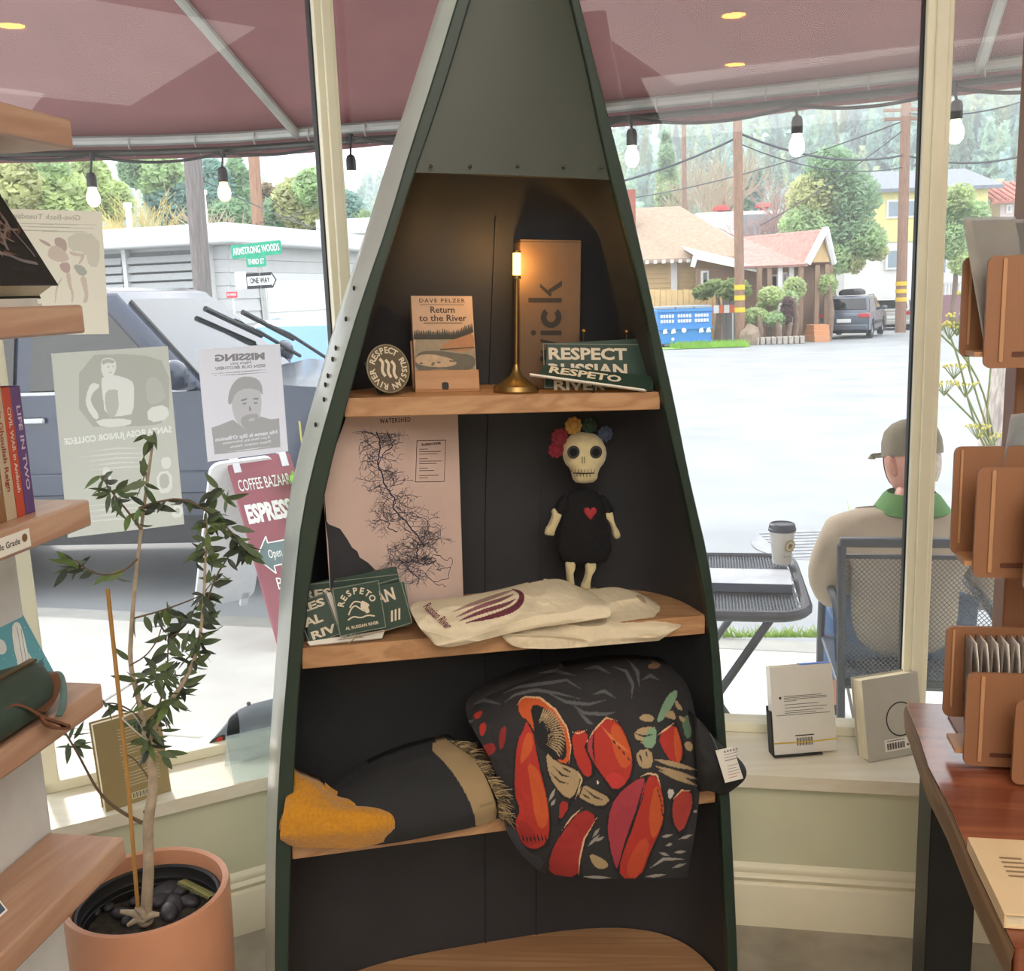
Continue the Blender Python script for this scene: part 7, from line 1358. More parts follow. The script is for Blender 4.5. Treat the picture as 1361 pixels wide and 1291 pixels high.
np_ = aty(308, 392, 15.6); t = thing('no_parking_sign', 'small red no parking sign on the garage wall', 'sign', M=TR(*np_)); F = frame(np_, gx, Vector((0, 0, 1)))
b = MB(F); b.bx(-.09, .09, -.045, .045, -.01, 0); part('plate', b, mat('red_sign', '#c8434a', .5), t); b = MB(F); text(b, 'NO PARKING', 0, 0, .05, .004, width=.15, bold=.02); part('lettering', b, m_sgw, t)
b = MB(F); b.bx(-.012, .012, -1.6, .0, -.05, -.012); part('post', b, m_gt, t)
pole('thick grey utility pole in front of the louvred garage', (258, 267), 205, 395, 12.6, .115, m_greyw)
pole('brown utility pole behind the garage roof at the left', (338, 343), 205, 330, 27, .16, m_wood)
# street name signs
YS = 12.0; S0 = aty(345, 345, YS); sg_ = gz(S0); ss = thing('street_sign', 'street sign post with two green name blades and a one way arrow', 'sign', M=TR(S0.x+.1, S0.y, sg_)); SX = Vector((1, -.08, 0)).normalized()
b = MB(); b.tube([(S0.x+.07, S0.y+.03, sg_), (S0.x-.02, S0.y+.03, S0.z+.1)], .03, 10); part('post', b, m_tube, ss)
m_gsign = mat('green_street_sign', '#2f9d78', .5)
def blade(xa, xb, yc, h, s, wd, rot, mi=m_gsign):
    a, c = aty(xa, yc, YS), aty(xb, yc, YS); F = frame((a+c)/2, Vector((math.cos(rot), -.08, math.sin(rot))), Vector((0, 0, 1))); w = (c-a).length; b = MB(F); b.prism(rrect(-w/2, w/2, -h/2, h/2, .02), -.008, 0); bl_ = part('name_blade', b, mi, ss)
    b = MB(F); text(b, s, 0, 0, h*.72, .006, width=w*wd, bold=.02); part('lettering', b, m_sgw, bl_); return F, w
blade(306, 375, 332, .155, 'ARMSTRONG WOODS', .92, math.radians(4)); blade(327, 354, 348, .115, 'THIRD ST', .82, math.radians(1))
a, c = aty(327, 373, YS), aty(368, 373, YS); F = frame((a+c)/2, Vector((1, -.08, .02)), Vector((0, 0, 1))); w = (c-a).length; hq = .17
ap = [(-w/2, hq*.52), (w*.36, hq*.52), (w/2, 0), (w*.36, -hq*.52), (-w/2, -hq*.52)]
b = MB(F); b.prism(ap, -.008, 0); ow = part('one_way_plate', b, mat('one_way_black', '#2d2f31', .5), ss); b = MB(F); b.flat([(-w*.47, hq*.30), (w*.345, hq*.30), (w*.345, hq*.42), (w*.46, 0), (w*.345, -hq*.42), (w*.345, -hq*.30), (-w*.47, -hq*.30)], .004); part('white_arrow', b, m_sgw, ow)
b = MB(F); text(b, 'ONE WAY', -w*.05, 0, hq*.5, .007, width=w*.66, bold=.03); part('lettering', b, m_blackink, ow)
a = aty(320, 373, YS+.1); b = MB(frame(a, Vector((1, -.3, 0)), Vector((0, 0, 1)))); b.prism(rrect(-.075, .075, -.1, .1, .02), -.01, 0); part('blank_plate', b, m_whitep, ss, label='white back of another sign plate')
# trees -----------------------------------------------------------------
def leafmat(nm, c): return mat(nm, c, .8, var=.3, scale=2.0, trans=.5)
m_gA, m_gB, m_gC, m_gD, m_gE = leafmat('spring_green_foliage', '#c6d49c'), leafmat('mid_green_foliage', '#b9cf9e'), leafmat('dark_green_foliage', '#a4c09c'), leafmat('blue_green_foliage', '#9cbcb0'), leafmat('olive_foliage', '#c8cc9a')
m_trk = mat('brown_trunk', '#7d695a', .9, var=.2, scale=5)
def blob(b, c, r, n, size, rg, mi=0):
    for _ in range(n):
        d = Vector((rg.gauss(0, 1), rg.gauss(0, 1), rg.gauss(0, 1))).normalized()*rg.random()**.35; p = Vector((c[0]+d.x*r[0], c[1]+d.y*r[1], c[2]+d.z*r[2])); s = size*rg.uniform(.6, 1.3)
        u = Vector((rg.gauss(0, 1), rg.gauss(0, 1), rg.gauss(0, .6))).normalized()*s; v = u.orthogonal().normalized()*s*.6; b.add([p-u, p-v*.9, p+u, p+v], [(0, 1, 2, 3)], mi)
def px_tree(label, Y, blobs, mats, n, size, seed, trunk=None, cat='tree', nm='tree', tr=.12):
    rg = random.Random(seed); k = Y/FPX; b = MB(); cs = []
    for x, y, rx, ry in blobs:
        c = aty(x, y, Y+rg.uniform(-.5, .5)); cs.append(c); tot = sum(q[2]*q[3] for q in blobs); blob(b, c, (rx*k, rx*k*.8, ry*k), int(2.2*n*rx*ry/tot)+4, size*.66, rg, rg.randrange(len(mats)))
    base = Vector((sum(c.x for c in cs)/len(cs), Y, 0)) if trunk is None else aty(trunk, 400, Y); base.z = gz(base); t = thing(nm, label, cat, M=TR(*base)); part('crown', b, mats, t, sharp=0, stuff=True)
    topz = sum(c.z for c in cs)/len(cs); bt = MB(); bt.tube([base, base+Vector((.1, 0, (topz-base.z)*.5)), Vector((base.x, Y, topz))], [tr*1.2, tr, tr*.5], 8); part('trunk', bt, m_trk, t); return t
def branch_tree(label, Y, x, y0, ytop, spread, m, seed, depth=5, nb=4, nm='bare_tree'):
    rg = random.Random(seed); base = aty(x, y0, Y); base.z = gz(base); b = MB(); H = aty(x, ytop, Y).z-base.z
    def grow(p, d, L, r, k):
        q = p+d*L*.5+Vector((rg.uniform(-1, 1), rg.uniform(-1, 1), 0))*L*.06; e = q+(d+Vector((rg.uniform(-.2, .2), 0, .1))).normalized()*L*.5; b.tube([p, q, e], [r, r*.85, r*.65], 5 if r < .06 else 7, cap=False)
        if k <= 0: return
        for i in range(nb if k > 1 else nb-1):
            a = rg.uniform(0, 2*PI); s = spread*rg.uniform(.5, 1.1); nd = (d+Vector((math.cos(a)*s, math.sin(a)*s*.8, rg.uniform(-.1, .35)))).normalized(); grow(p+(e-p)*rg.uniform(.55, 1), nd, L*rg.uniform(.6, .8), r*.55, k-1)
    grow(base, Vector((rg.uniform(-.05, .05), 0, 1)), H*.36, H*.022, depth); return solo(nm, b, m, label, 'tree', sharp=0)
m_bare = mat('pale_bare_branches', '#b7a890', .9, var=.1); m_bare2 = mat('pinkish_bare_branches', '#b3948a', .9, var=.1); m_bare3 = mat('yellowish_bare_branches', '#c2b37c', .9, var=.1)
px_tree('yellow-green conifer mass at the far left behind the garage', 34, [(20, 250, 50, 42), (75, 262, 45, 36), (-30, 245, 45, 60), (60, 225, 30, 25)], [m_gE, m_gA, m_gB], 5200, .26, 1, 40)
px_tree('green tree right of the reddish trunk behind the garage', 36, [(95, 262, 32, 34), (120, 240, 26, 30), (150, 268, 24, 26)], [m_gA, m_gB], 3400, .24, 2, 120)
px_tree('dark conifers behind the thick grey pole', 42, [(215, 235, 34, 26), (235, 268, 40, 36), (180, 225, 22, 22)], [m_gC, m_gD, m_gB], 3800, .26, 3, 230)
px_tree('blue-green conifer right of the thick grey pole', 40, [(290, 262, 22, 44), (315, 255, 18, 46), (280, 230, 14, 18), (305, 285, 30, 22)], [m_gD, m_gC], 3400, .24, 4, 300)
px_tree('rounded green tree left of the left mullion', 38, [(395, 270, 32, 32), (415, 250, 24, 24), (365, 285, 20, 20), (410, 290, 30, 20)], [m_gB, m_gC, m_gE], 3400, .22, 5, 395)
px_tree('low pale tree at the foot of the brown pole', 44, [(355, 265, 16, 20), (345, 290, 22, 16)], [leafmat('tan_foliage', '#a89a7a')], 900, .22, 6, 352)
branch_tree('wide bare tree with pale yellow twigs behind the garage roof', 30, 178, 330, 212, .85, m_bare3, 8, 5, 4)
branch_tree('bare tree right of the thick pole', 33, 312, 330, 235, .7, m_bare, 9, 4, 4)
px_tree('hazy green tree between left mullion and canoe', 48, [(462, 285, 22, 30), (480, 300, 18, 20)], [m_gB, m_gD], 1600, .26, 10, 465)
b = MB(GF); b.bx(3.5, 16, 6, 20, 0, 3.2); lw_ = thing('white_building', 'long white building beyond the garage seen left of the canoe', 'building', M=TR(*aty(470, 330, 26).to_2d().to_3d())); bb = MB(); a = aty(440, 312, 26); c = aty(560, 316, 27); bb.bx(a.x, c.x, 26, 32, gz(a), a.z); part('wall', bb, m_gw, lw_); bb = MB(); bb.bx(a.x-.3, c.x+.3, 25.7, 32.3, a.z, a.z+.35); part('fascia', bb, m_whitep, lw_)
# right: bungalow --------------------------------------------------------
YB_ = 44.0; m_tan = mat('tan_clapboard', '#c9ab7a', .8, var=.06, scale=2); m_shin = mat('brown_roof_shingle', '#a8927c', .9, var=.15, scale=6, bump=.3); m_shinr = mat('rose_roof_shingle', '#b88f84', .9, var=.18, scale=6, bump=.3); m_brown = mat('brown_porch_wood', '#8f7560', .8, var=.1)
bun = thing('bungalow', 'tan wooden bungalow with a brown hip roof and gabled porch across the road', 'house', M=TR(*G(6.5, YB_)))
def q3(x, y, Y): return aty(x, y, Y)
eL, eR, rL, rR = q3(835, 346, 44), q3(1012, 356, 43), q3(842, 276, 49), q3(905, 277, 49)
ez = eL.z; g0 = gz((6, 44, 0)); x0, x1 = eL.x-2.5, eR.x+.2
b = MB(); b.bx(x0+.6, x1-.2, 44.6, 54, g0, ez); part('wall', b, m_tan, bun)
for k in range(15): b = MB(); b.add([(x0+.6, 44.6, ez-.2*k), (x1-.3, 44.6, ez-.2*k), (x1-.3, 44.56, ez-.19-.2*k), (x0+.6, 44.56, ez-.19-.2*k)], [(0, 3, 2, 1)]); part('clapboard', b, m_tan, bun)
b = MB(); b.bx(q3(892, 380, 44.5).x, q3(900, 380, 44.5).x, 44.45, 44.6, g0, ez); part('corner_board', b, m_whitep, bun)
b = MB(); E = [Vector((x0, 43.8, ez)), Vector((x1, 43.8, ez)), Vector((x1, 54.6, ez)), Vector((x0, 54.6, ez))]; R1, R2 = Vector((rL.x-.3, 49.2, rL.z)), Vector((rR.x, 49.2, rL.z))
b.add([tuple(p) for p in E+[R1, R2]], [(0, 1, 5, 4)]); b.add([tuple(p) for p in E+[R1, R2]], [(1, 2, 5), (2, 3, 4, 5)]); b.add([tuple(p) for p in E+[R1, R2]], [(3, 0, 4)], 1); b.add([tuple(p+Vector((0, 0, -.15))) for p in E], [(0, 3, 2, 1)]); b.add([tuple(p) for p in E]+[tuple(p-Vector((0, 0, .15))) for p in E], [(0, 4, 5, 1), (1, 5, 6, 2), (3, 7, 4, 0)])
part('hip_roof', b, [m_shin, m_shinr], bun, sharp=0)
hipx = q3(845, 300, 46); b = MB(); b.add([tuple(R1+Vector((-.1, -.02, .04))), tuple(E[0]+Vector((2.6, -.02, .04))), tuple(E[0]+Vector((-.5, 0, .04)))], [(0, 2, 1)]); part('rose_roof_face', b, m_shinr, bun, sharp=0)
for k in range(7): p = q3(848+11*k, 348+.4*k, 43.9); b = MB(); b.box((p.x, 43.75, ez-.12), (.12, .35, .14)); part('rafter_tail', b, m_whitep, bun)
ch = q3(838, 268, 47); b = MB(); b.bx(ch.x-.35, ch.x+.2, 46.8, 47.4, ez, ch.z+.5); part('chimney', b, mat('red_brick', '#9c5b4c', .9, var=.15, scale=10), bun)
# gabled porch
gy0 = 40.5; rA, rB = q3(985, 315, 45), q3(1096, 311, gy0); rB.z = rA.z; lo1, lo2 = q3(1072, 352, gy0), q3(1115, 348, gy0); zl = (lo1.z+lo2.z)/2; wl_ = 1.9
b = MB(); dirR = (rB-rA); dirR.z = 0; sd_ = Vector((-dirR.y, dirR.x, 0)).normalized()*wl_
sd_ = Vector((lo2.x-lo1.x, 0, 0))*.62
def pz(p, z): return (p.x, p.y, z)
L0, L1, M0, M1 = rA-sd_, rB-sd_*1.0, rA+sd_, rB+sd_*.9
L0 = Vector((q3(985, 350, 41.5).x, 41.6, zl)); L1 = Vector((lo1.x, gy0, zl)); M1 = Vector((lo2.x, gy0+.8, zl)); M0 = Vector((lo2.x+1.0, 46, zl))
b.add([pz(rA, rA.z), pz(rB, rB.z), tuple(L1), tuple(L0)], [(0, 3, 2, 1)]); b.add([pz(rA, rA.z), pz(rB, rB.z), tuple(M1), tuple(M0)], [(0, 1, 2, 3)]); o = part('porch_roof', b, m_shinr, bun, sharp=0); o.modifiers.new('s', 'SOLIDIFY').thickness = .12
for a, c in ((rB, L1), (rB, M1)): b = MB(); b.tube([Vector(a)+Vector((0, -.12, 0)), Vector(c)+Vector((0, -.12, 0))], .13, 6); part('barge_board', b, m_whitep, bun)
b = MB(); b.add([(L1.x+.3, gy0+.2, zl+.05), (M1.x-.2, gy0+.5, zl+.05), (rB.x, gy0+.25, rB.z-.3)], [(0, 1, 2)]); part('gable_end', b, m_tan, bun, sharp=0)
a, c = q3(924, 337, 42), q3(1010, 355, 41.5); b = MB(); b.add([tuple(a), tuple(c), (c.x, c.y, c.z-.22), (a.x, a.y, a.z-.22)], [(0, 3, 2, 1)]); b.add([tuple(a), tuple(c), (c.x, c.y+3, c.z+.4), (a.x, a.y+3, a.z+.4)], [(0, 1, 2, 3)]); o = part('porch_fascia', b, m_whitep, bun, sharp=0); o.modifiers.new('s', 'SOLIDIFY').thickness = .08
a2 = q3(920, 355, 42); b = MB(); b.tube([Vector((a.x, 41.9, a.z-.1)), Vector((a2.x, 41.9, a2.z)), ], .1, 6); part('brace', b, m_whitep, bun)
for x in (1009, 1022, 1036, 1051, 1064, 1085, 1098): p = q3(x, 400, 41.3 if x < 1060 else gy0+.3); b = MB(); b.bx(p.x-.09, p.x+.09, p.y-.09, p.y+.09, gz(p), zl-.05); part('porch_column', b, m_whitep if x in (1036, 1051) else m_brown, bun)
b = MB(); p, q = q3(925, 360, 43.2), q3(1105, 360, 43.2); b.bx(p.x, q.x, 43.0, 43.2, g0, zl); part('porch_wall', b, m_brown, bun, label='shaded brown porch wall')
for x0_, x1_, y0_, y1_ in ((932, 942, 360, 385), (1024, 1034, 365, 400), (1040, 1046, 362, 400)):
    a, c = q3(x0_, y0_, 42.9), q3(x1_, y1_, 42.9); b = MB(); b.bx(a.x, c.x, 42.88, 43.0, c.z, a.z); w_ = part('window_frame', b, m_whitep, bun); b = MB(); b.bx(a.x+.08, c.x-.08, 42.86, 42.9, c.z+.08, a.z-.08); part('pane', b, m_auto, w_)
for k in range(3): a, c = q3(1076, 420+6*k, 40.2-.25*k), q3(1096, 426+6*k, 40.2-.25*k); b = MB(); b.bx(a.x, c.x, 39.6-.3*k, 40.6, gz((8, 40, 0))-.02, gz((8, 40, 0))+.62-.2*k); part('porch_step', b, mat('orange_step_tile', '#c08a62', .8), bun)
# board fence, dumpster, barricade
fe = thing('board_fence', 'tan vertical board fence behind the blue dumpster', 'fence', M=TR(*G(6.6, 41.5)))
m_fb = mat('tan_fence_board', '#d3b27c', .85, var=.12, scale=3); m_gfb = mat('grey_fence_board', '#8e8a86', .9, var=.12, scale=3)
for i in range(13):
    x = 862+7.7*i; p, q = q3(x, 385+.4*(i % 3), 41.5), q3(x+6.9, 386, 41.5); b = MB(); b.bx(p.x, q.x, 41.45+.03*(i % 2), 41.53+.03*(i % 2), gz(p), p.z); part('board', b, m_fb, fe)
gf = thing('grey_fence', 'tall weathered grey board fence beside the left utility pole', 'fence', M=TR(*G(8.2, 41)))
for i in range(4): x = 960+5*i; p, q = q3(x, 383+i % 2, 40.6), q3(x+4.6, 384, 40.6); b = MB(); b.bx(p.x, q.x, 40.55, 40.63, gz(p), p.z); part('board', b, m_gfb, gf)
dm = thing('dumpster', 'blue metal dumpster with white lettering across the road', 'dumpster', M=TR(*G(6.2, 38.5))); m_db = mat('blue_dumpster_paint', '#3f84c4', .6, var=.08); YD = 38.5
a, c = q3(873, 412, YD), q3(947, 443, YD); zb = gz((6, YD, 0)); b = MB(); b.loft([[(a.x+.12*(1-f), YD, z), (c.x-.05*(1-f), YD, z), (c.x-.05*(1-f), YD+1.5, z), (a.x+.12*(1-f), YD+1.5, z)] for f, z in ((0, zb+.12), (1, a.z))]); part('bin', b, m_db, dm, bev=.03)
for z in (zb+.2, (zb+a.z)/2, a.z-.05): b = MB(); b.bx(a.x+.02, c.x, YD-.06, YD+.02, z-.05, z+.05); part('rib', b, m_db, dm)
for k in range(3): w = (c.x-a.x)/3; b = MB(); b.bx(a.x+w*k+.02, a.x+w*(k+1)-.02, YD-.03, YD+1.55, a.z, a.z+.10); part('lid', b, mat('pale_bin_lid', '#8d959b', .6), dm, bev=.02)
for k in range(4): b = MB(TR(a.x+.25+(c.x-a.x-.4)*(k % 2), YD+.2+1.1*(k//2), zb+.06) @ RX(PI/2)); b.lathe([(.06, -.03), (.06, .03)], 10); part('caster', b, m_trim, dm)
DF = frame(Vector((a.x, YD-.065, zb)), Vector((1, 0, 0)), Vector((0, 0, 1))); b = MB(DF); w = c.x-a.x; H_ = a.z-zb
for r_ in range(2):
    for k in range(3):
        x = w*(.06+.31*k); n = 5
        for j in range(n): b.flat([(x+.105*j, H_*(.78-.13*r_)), (x+.105*j+.075, H_*(.78-.13*r_)), (x+.105*j+.075, H_*(.86-.13*r_)), (x+.105*j, H_*(.86-.13*r_))], .0)
for k, x in enumerate((.1, .25, .75, .88)): b.flat([(w*x, H_*.36), (w*x+.18, H_*.38), (w*x+.14, H_*.5), (w*x+.02, H_*.47)], .0)
b.flat(circ(.09, 14, w*.48, H_*.44), 0); b.flat(circ(.06, 12, w*.28, H_*.22), 0); part('lettering', b, m_whitep, dm)
br_ = thing('road_barrier', 'orange and white road barrier beside the blue dumpster', 'barrier', M=TR(*G(7.7, 40))); a = q3(950, 413, 40)
for k in range(5): b = MB(); b.bx(a.x-.25+.2*k, a.x-.25+.2*(k+1), 39.95, 40.0, a.z-.1, a.z+.2); part('stripe_board', b, m_whitep if k % 2 else mat('orange_barrier', '#d9683a', .6), br_)
for s in (-.2, .7): b = MB(); b.tube([(a.x+s, 40, gz(a)), (a.x+s, 40, a.z+.2)], .03, 8); part('leg', b, m_whitep, br_)
rk_ = G(8.9, 39); p = q3(996, 438, 38.5); b = MB(TR(p.x, 38.5, gz(p)+.25) @ RZ(.4)); rn = random.Random(3); b.grid(16, 12, sphere_fn(.42, .4, .5, lambda x, y, z: tuple(v*(1+.25*noise.noise(Vector((x*2, y*2, z*2)))) for v in (x, y, z)))); solo('boulder', b, mat('brown_boulder', '#8f7d6a', .9, var=.2, scale=4, bump=.5), 'brown boulder at the foot of the left utility pole', 'rock')
# planting in front of the porch
px_tree('spiky fern bush behind the left utility pole', 40.2, [(935, 388, 14, 10), (975, 385, 22, 14), (950, 380, 14, 8)], [leafmat('pale_palm_green', '#8fa06a')], 700, .2, 20, nm='shrub', cat='shrub')
px_tree('round shrub left of the porch columns', 39.8, [(1025, 393, 17, 12), (1020, 405, 14, 10)], [m_gA], 800, .13, 21, nm='shrub', cat='shrub'); px_tree('leafy shrub in front of the porch columns', 39.6, [(1056, 383, 15, 15), (1050, 400, 10, 14)], [m_gA, m_gB], 900, .13, 22, nm='shrub', cat='shrub')
px_tree('low bright green shrub beside the boulder', 38.8, [(1004, 420, 17, 11)], [m_gA], 600, .12, 23, nm='shrub', cat='shrub'); px_tree('low dark green shrub along the porch bed', 38.9, [(1030, 424, 14, 10)], [m_gB], 500, .12, 24, nm='shrub', cat='shrub'); px_tree('reddish spiky plant in front of the porch', 39.2, [(1047, 412, 8, 18)], [leafmat('purple_flax', '#7d6664')], 300, .16, 25, nm='shrub', cat='shrub'); px_tree('shrub between porch and dark grey suv', 40.4, [(1100, 378, 12, 14)], [m_gA, m_gE], 500, .14, 26, nm='shrub', cat='shrub')
a, c = q3(1002, 437, 38.3), q3(1070, 428, 38.3); kw = thing('garden_kerb', 'low stone edging of the porch bed', 'kerb', M=TR(*G((a.x+c.x)/2, 38.3)))
for i in range(9): x = a.x+(c.x-a.x)*i/9; b = MB(); b.bx(x+.02, x+(c.x-a.x)/9-.02, 38.2, 38.5, gz((x, 38.3, 0)), gz((x, 38.3, 0))+.28); part('stone', b, mat('grey_edging_stone', '#a59d92', .9, var=.15, scale=3), kw, bev=.03)
b = MB(); b.grid(8, 3, lambda u, v: (q3(870, 447, 37.5).x+(q3(985, 447, 37.5).x-q3(870, 447, 37.5).x)*u, 36.6+2.0*v, gz((6, 36.6+2*v, 0))+.02)); struct('lawn_strip', b, m_grass, label='grass strip before the dumpster')
b = MB(); rg = random.Random(5); xa, xb = q3(895, 447, 37.5).x, q3(990, 447, 37.5).x
for _ in range(1500): x, y = rg.uniform(xa, xb), rg.uniform(36.7, 38.4); h = rg.uniform(.08, .3); g = gz((x, y, 0)); an = rg.uniform(0, 6); b.add([(x-.02, y, g), (x+.02, y, g), (x+.06*math.cos(an), y+.06*math.sin(an), g+h)], [(0, 1, 2)])
solo('verge_grass', b, mat('lush_grass', '#8cb84e', .8, trans=.3, var=.2, scale=1), 'bright green grass before the dumpster', 'grass', kind='stuff', sharp=0)
# poles at the right
pole('brown utility pole with yellow bands beside the grey fence', (979, 984), 160, 446, 38.6, .185, m_wood, (382, 396, 412)); pole('brown utility pole with yellow bands behind the dark grey suv', (1204, 1197), 130, 428, 46.5, .24, m_wood, (377, 387, 398), (146, 158)); pole('distant thin utility pole behind the bungalow roof', (909, 910), 198, 280, 62, .16, m_wood)
# yellow house
YY = 60.0; yh = thing('yellow_house', 'two storey house, yellow above white, with a grey roof', 'house', M=TR(*G(24, YY))); m_y = mat('yellow_house_paint', '#e6dc94', .8, var=.04); gz6 = gz((24, YY, 0))
a, c = q3(1135, 262, YY), q3(1262, 258, YY); zm = q3(1180, 322, YY).z; b = MB(); b.bx(a.x, c.x+2.2, YY, YY+9, zm, a.z+.5); part('upper_wall', b, m_y, yh, bev=.02); b = MB(); b.bx(a.x-.4, c.x+2.0, YY+.1, YY+9, gz6, zm); part('lower_wall', b, m_whitep, yh)
rz_ = q3(1200, 226, YY+4).z; er = c.x+2.8; b = MB(); b.add([(a.x-.5, YY-.6, a.z+.35), (er, YY-.6, a.z+.35), (er, YY+4.5, rz_), (a.x-.5, YY+4.5, rz_), (a.x-.5, YY+9.6, a.z+.35), (er, YY+9.6, a.z+.35)], [(0, 1, 2, 3), (3, 2, 5, 4)]); o = part('roof', b, m_roofg, yh, sharp=0); o.modifiers.new('s', 'SOLIDIFY').thickness = .2
b = MB(); b.add([(er-.3, YY, a.z+.4), (er-.3, YY+9, a.z+.4), (er-.3, YY+4.5, rz_-.2)], [(0, 1, 2)]); part('gable', b, m_y, yh, sharp=0)
for k in range(12): x = a.x+.4+(c.x+2-a.x)*k/12; b = MB(); b.bx(x-.03, x+.03, YY-.02, YY, zm+.02, a.z+.3); part('batten', b, m_y, yh)
def win(par, x0, x1, y0, y1, Y, n):
    a, c = q3(x0, y0, Y), q3(x1, y1, Y); b = MB(); b.bx(a.x, c.x, Y-.10, Y+.02, c.z, a.z); f = part('window_frame', b, m_whitep, par)
    w = (c.x-a.x-.16)/n
    for k in range(n): b = MB(); b.bx(a.x+.08+w*k+.04, a.x+.08+w*(k+1)-.04, Y-.12, Y-.09, c.z+.12, a.z-.12); part('pane', b, mat('pale_window_glass', '#7f9299', .1, coat=.5), f)
win(yh, 1178, 1226, 266, 289, YY, 2); win(yh, 1177, 1195, 331, 358, YY, 1); win(yh, 1249, 1258, 330, 365, YY, 1)
wb_ = thing('white_shed', 'white flat roofed building with red roof vents behind the bungalow', 'building', M=TR(*G(13, 64))); a, c = q3(925, 283, 64), q3(1040, 277, 64); b = MB(); b.bx(a.x, c.x, 64, 72, gz(a), a.z); part('wall', b, m_whitep, wb_); p, q = q3(985, 286, 63.8), q3(1048, 282, 63.8); b = MB(); b.bx(p.x, q.x, 63.6, 64, gz(a), p.z); part('grey_wing', b, m_roofg, wb_)
for x, y in ((959, 279), (1015, 275)): p = q3(x, y, 64.5); b = MB(TR(p.x, 64.5, p.z-.35)); b.lathe([(.25, 0), (.25, .3), (.55, .3), (.5, .5), (.2, .62), (.01, .65)], 14); part('roof_vent', b, mat('red_vent', '#c84a44', .6), wb_, label='red roof vent')
rh = thing('tile_roof_house', 'pale house with a red tile roof at the right picture edge', 'house', M=TR(*G(30, 62))); a, c = q3(1330, 268, 62), q3(1420, 268, 62); b = MB(); b.bx(a.x, c.x, 62, 68, gz(a), a.z); part('wall', b, mat('pale_pink_wall', '#d3c6c0', .8), rh); b = MB(); b.add([(a.x-.8, 61.4, a.z), (c.x, 61.4, a.z), (c.x, 65, a.z+1.3), (a.x+.3, 65, a.z+1.3)], [(0, 1, 2, 3)]); o = part('roof', b, mat('red_roof_tile', '#c08072', .85, var=.2, scale=4, stretch=(6, .5, .5)), rh, sharp=0); o.modifiers.new('s', 'SOLIDIFY').thickness = .15
for k in range(14): x = a.x-.7+.42*k; b = MB(); b.tube([(x, 61.36, a.z+.06), (x+.1, 64.9, a.z+1.36)], .09, 6); part('tile_row', b, mat('red_roof_tile', '#c08072'), rh)
win(rh, 1337, 1344, 272, 283, 62, 1); win(rh, 1351, 1360, 272, 283, 62, 1)
rf_ = thing('railing_fence', 'low maroon wall with a pale railing behind the right mullion', 'fence', M=TR(*G(23, 56))); a, c = q3(1222, 394, 55), q3(1284, 392, 55); b = MB(); b.bx(a.x, c.x, 55, 55.2, gz(a), a.z+.02); part('low_wall', b, mat('maroon_wall', '#8f6a6e', .8), rf_); b = MB(); b.bx(a.x, c.x, 55, 55.15, a.z+.58, a.z+.68); part('rail', b, m_gt, rf_)
for k in range(14): x = a.x+(c.x-a.x)*k/13; b = MB(); b.bx(x-.04, x+.04, 55.03, 55.12, a.z, a.z+.6); part('baluster', b, m_gt, rf_)
gb_ = aty(1218, 402, 50); b = MB(TR(gb_.x, 50, gz(gb_))); b.loft([[(-.4*k, -.35*k, z), (.4*k, -.35*k, z), (.4*k, .35*k, z), (-.4*k, .35*k, z)] for k, z in ((.85, 0), (1, .95))]); b.bx(-.44, .44, -.4, .4, .95, 1.05); solo('wheelie_bin', b, mat('teal_bin', '#4f9387', .6), 'teal wheelie bin right of the pale grey car', 'bin', bev=.03)
# right trees
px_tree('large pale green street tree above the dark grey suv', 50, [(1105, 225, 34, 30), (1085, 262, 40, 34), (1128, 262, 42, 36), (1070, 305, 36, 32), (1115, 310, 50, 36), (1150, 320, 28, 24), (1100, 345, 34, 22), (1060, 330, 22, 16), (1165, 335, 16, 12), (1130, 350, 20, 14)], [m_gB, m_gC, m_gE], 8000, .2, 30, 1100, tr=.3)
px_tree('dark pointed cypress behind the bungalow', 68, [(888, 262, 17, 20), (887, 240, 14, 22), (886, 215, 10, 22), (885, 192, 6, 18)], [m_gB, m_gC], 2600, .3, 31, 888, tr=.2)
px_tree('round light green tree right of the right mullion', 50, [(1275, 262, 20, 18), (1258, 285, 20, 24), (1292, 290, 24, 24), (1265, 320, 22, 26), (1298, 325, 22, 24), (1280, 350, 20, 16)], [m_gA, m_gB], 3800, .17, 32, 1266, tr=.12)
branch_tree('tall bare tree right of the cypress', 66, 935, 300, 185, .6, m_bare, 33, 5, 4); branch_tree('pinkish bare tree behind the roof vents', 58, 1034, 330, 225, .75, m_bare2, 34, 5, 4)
px_tree('dark hedge behind the bungalow ridge', 70, [(985, 262, 14, 26), (960, 272, 22, 12), (1005, 250, 10, 30)], [m_gC, m_gD], 1500, .3, 35, 985)
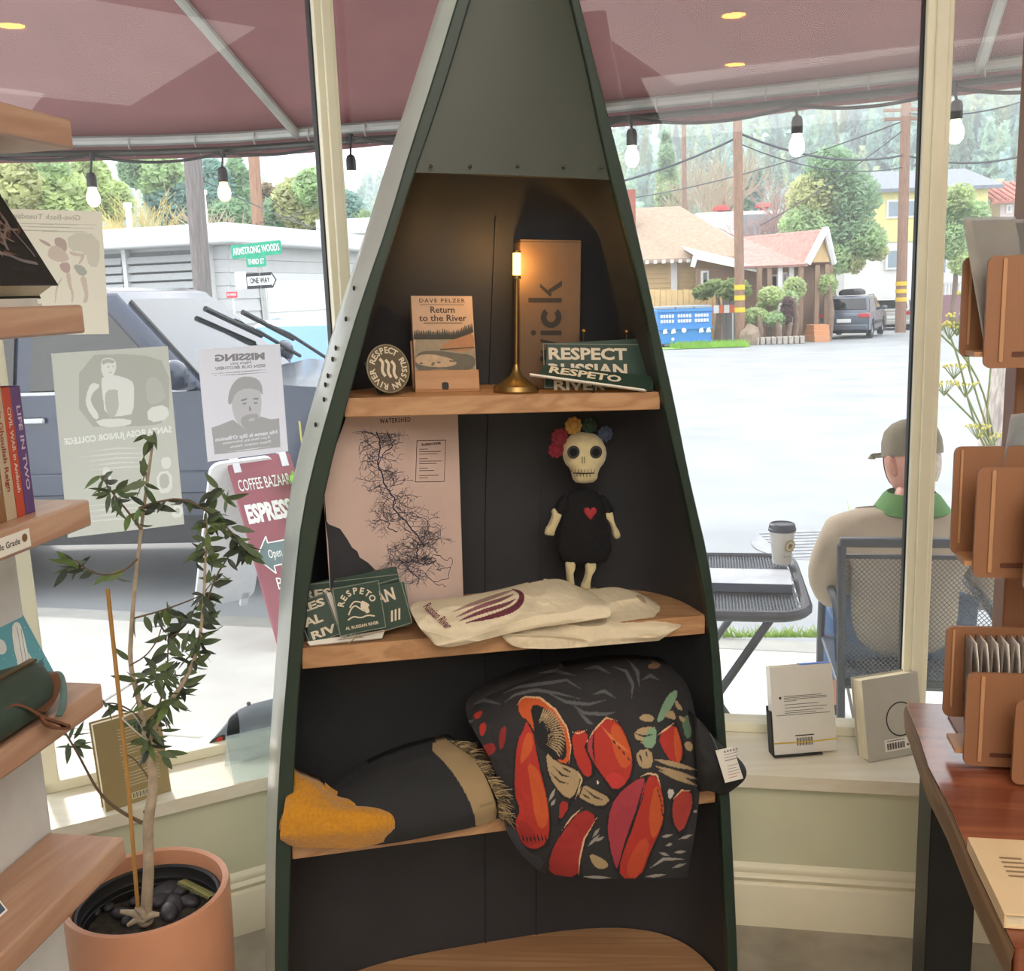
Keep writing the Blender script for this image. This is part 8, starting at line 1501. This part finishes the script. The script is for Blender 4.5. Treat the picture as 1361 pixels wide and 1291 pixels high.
# wooded hill --------------------------------------------------------------
def sm(t): t = min(1, max(0, t)); return t*t*(3-2*t)
def hill(x, y): return -2.4+(sm((y-70)/125))*(16+26*sm((x+30)/110))*(1+.10*noise.noise(Vector((x*.02, y*.02, 0))))
b = MB(); b.grid(60, 24, lambda u, v: (-160+360*u, 68+170*v, hill(-160+360*u, 68+170*v))); struct('hill', b, mat('hazy_wooded_hillside', '#a8c4b4', .95, var=.25, scale=.25), label='wooded hillside beyond the town')  # distance haze is put into the pale hillside colour
def conifer(seed, m):
    rg = random.Random(seed); b = MB(); b.tube([(0, 0, 0), (0, 0, .9)], [.018, .006], 5, 1)
    for k in range(620):
        z = .06+.92*rg.random()**.9; r = .20*(1-z)**.8+.012; a = rg.uniform(0, 2*PI); l = r*rg.uniform(.6, 1.15); w = .02+.02*(1-z); d = Vector((math.cos(a), math.sin(a), 0)); s = Vector((-math.sin(a), math.cos(a), 0))*w; b.add([tuple(Vector((0, 0, z))+d*l*.15), tuple(d*l*.6+s+Vector((0, 0, z-.02))), tuple(d*l+Vector((0, 0, z-.07*rg.random()-.03))), tuple(d*l*.6-s+Vector((0, 0, z-.02)))], [(0, 1, 2, 3)])
    return mesh_of('conifer', b, [m, m_trk], 0)
CM = [conifer(s, m) for s, m in ((1, leafmat('hazy_green_conifer', '#b2cfb4')), (2, leafmat('hazy_blue_conifer', '#aac6c2')), (3, leafmat('hazy_yellow_conifer', '#c2cfa6')), (4, leafmat('hazy_dark_conifer', '#98b8ac')))]  # foliage colours paled to carry the haze of distance
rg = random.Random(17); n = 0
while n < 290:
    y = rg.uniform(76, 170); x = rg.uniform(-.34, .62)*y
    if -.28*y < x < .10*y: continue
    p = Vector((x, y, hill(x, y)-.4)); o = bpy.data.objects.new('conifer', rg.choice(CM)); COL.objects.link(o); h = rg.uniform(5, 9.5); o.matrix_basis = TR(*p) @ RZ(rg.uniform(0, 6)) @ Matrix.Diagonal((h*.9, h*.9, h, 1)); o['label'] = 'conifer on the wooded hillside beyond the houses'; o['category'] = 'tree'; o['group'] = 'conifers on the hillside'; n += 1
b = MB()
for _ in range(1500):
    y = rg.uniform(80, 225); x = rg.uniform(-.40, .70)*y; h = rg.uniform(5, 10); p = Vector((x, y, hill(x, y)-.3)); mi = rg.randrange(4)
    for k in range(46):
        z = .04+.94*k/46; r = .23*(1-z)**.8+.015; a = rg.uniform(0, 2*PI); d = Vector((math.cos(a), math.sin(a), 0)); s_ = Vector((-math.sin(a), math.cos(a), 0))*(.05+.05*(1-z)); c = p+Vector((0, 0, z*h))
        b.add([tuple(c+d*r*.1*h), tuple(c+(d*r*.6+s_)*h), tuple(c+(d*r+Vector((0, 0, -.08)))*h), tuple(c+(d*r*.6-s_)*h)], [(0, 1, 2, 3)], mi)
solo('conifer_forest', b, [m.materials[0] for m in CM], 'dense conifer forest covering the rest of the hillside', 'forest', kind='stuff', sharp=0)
# aerial haze over the far side of the town
hm = bpy.data.materials.new('valley_haze'); hm.use_nodes = True; ht = hm.node_tree; ht.nodes.clear(); ho = ht.nodes.new('ShaderNodeOutputMaterial'); hv = ht.nodes.new('ShaderNodeVolumeScatter'); hv.inputs['Density'].default_value = 0.0045; hv.inputs['Color'].default_value = (.93, .96, 1, 1); hv.inputs['Anisotropy'].default_value = .3; ht.links.new(hv.outputs[0], ho.inputs['Volume'])
b = MB(); b.bx(-170, 210, 30.5, 245, -6, 70); solo('haze', b, hm, 'thin valley haze beyond the road', None, kind='structure', sharp=0)
# overhead wires
def wire(pts, sag, label, r=.012):
    P = []
    for i in range(len(pts)-1):
        a, c = pts[i], pts[i+1]
        for k in range(10): t = k/10; P.append(a.lerp(c, t)-Vector((0, 0, sag*4*t*(1-t))))
    P.append(pts[-1]); b = MB(); b.tube(P, r, 5); solo('overhead_wire', b, m_wire, label, 'wire')
wire([q3(700, 262, 40), q3(982, 182, 38.6)], .4, 'thick overhead wire rising from the canoe edge to the left pole', .04); wire([q3(984, 178, 38.6), q3(1202, 206, 46.5), q3(1400, 195, 46)], .5, 'thick overhead wire from the left pole past the right pole', .045); wire([q3(985, 192, 38.6), q3(1202, 222, 46.5)], .5, 'lower overhead wire between the two banded poles', .025)
wire([q3(830, 265, 60), q3(1203, 160, 46.5)], .4, 'thin wire slanting up across the hillside to the right pole', .03); wire([q3(1204, 150, 46.5), q3(1400, 120, 40)], .4, 'upper wire running right from the right pole', .03); wire([q3(1010, 300, 44), q3(1204, 170, 46.5)], .2, 'service wire rising from the porch to the right pole', .025); wire([q3(250, 230, 12.6), q3(460, 310, 30)], .15, 'thin wire falling from the thick grey pole behind the mullion', .01); wire([q3(300, 300, 20), q3(342, 296, 27), q3(440, 262, 24)], .15, 'pale wire crossing behind the street sign', .01); wire([q3(345, 252, 27), q3(455, 330, 30)], .1, 'thin wire falling right from the brown pole', .012)
# recessed ceiling downlights over the shop floor (they mirror in the panes)
m_dl = emis('warm_downlight', '#ffb93e', 80.0)
for k, (x, y, F, gy) in enumerate(((975, 22, RW, GR), (977, 87, RW, GR), (15, 36, LW, GL))):
    Fi = F.inverted(); c = Fi @ Vector(CC_); d = Fi.to_3x3() @ Vector(ray(x, y)); t = (gy-c.y)/d.y; h = c+d*t; r = Vector((d.x, -d.y, d.z)); s = (2.985-h.z)/r.z; q = F @ (h+r*s); w_ = inv(RW, q)
    print('downlight', k, tuple(w_))
    if not (-5.1 < w_.y < -.4 and -.1 < w_.x < 3.3): continue
    t = thing('ceiling_downlight', ('first', 'second', 'third')[k]+' warm recessed downlight in the shop ceiling behind the camera', 'lamp', M=TR(*q))
    b = MB(TR(q.x, q.y, 2.999)); b.lathe([(.075, -.012), (.078, -.004), (.07, 0)], 28, cap0=False); part('ring', b, m_whitep, t); b = MB(TR(q.x, q.y, 2.99)); b.lathe([(.062, 0), (.062, .006)], 28); part('lens', b, m_dl, t)
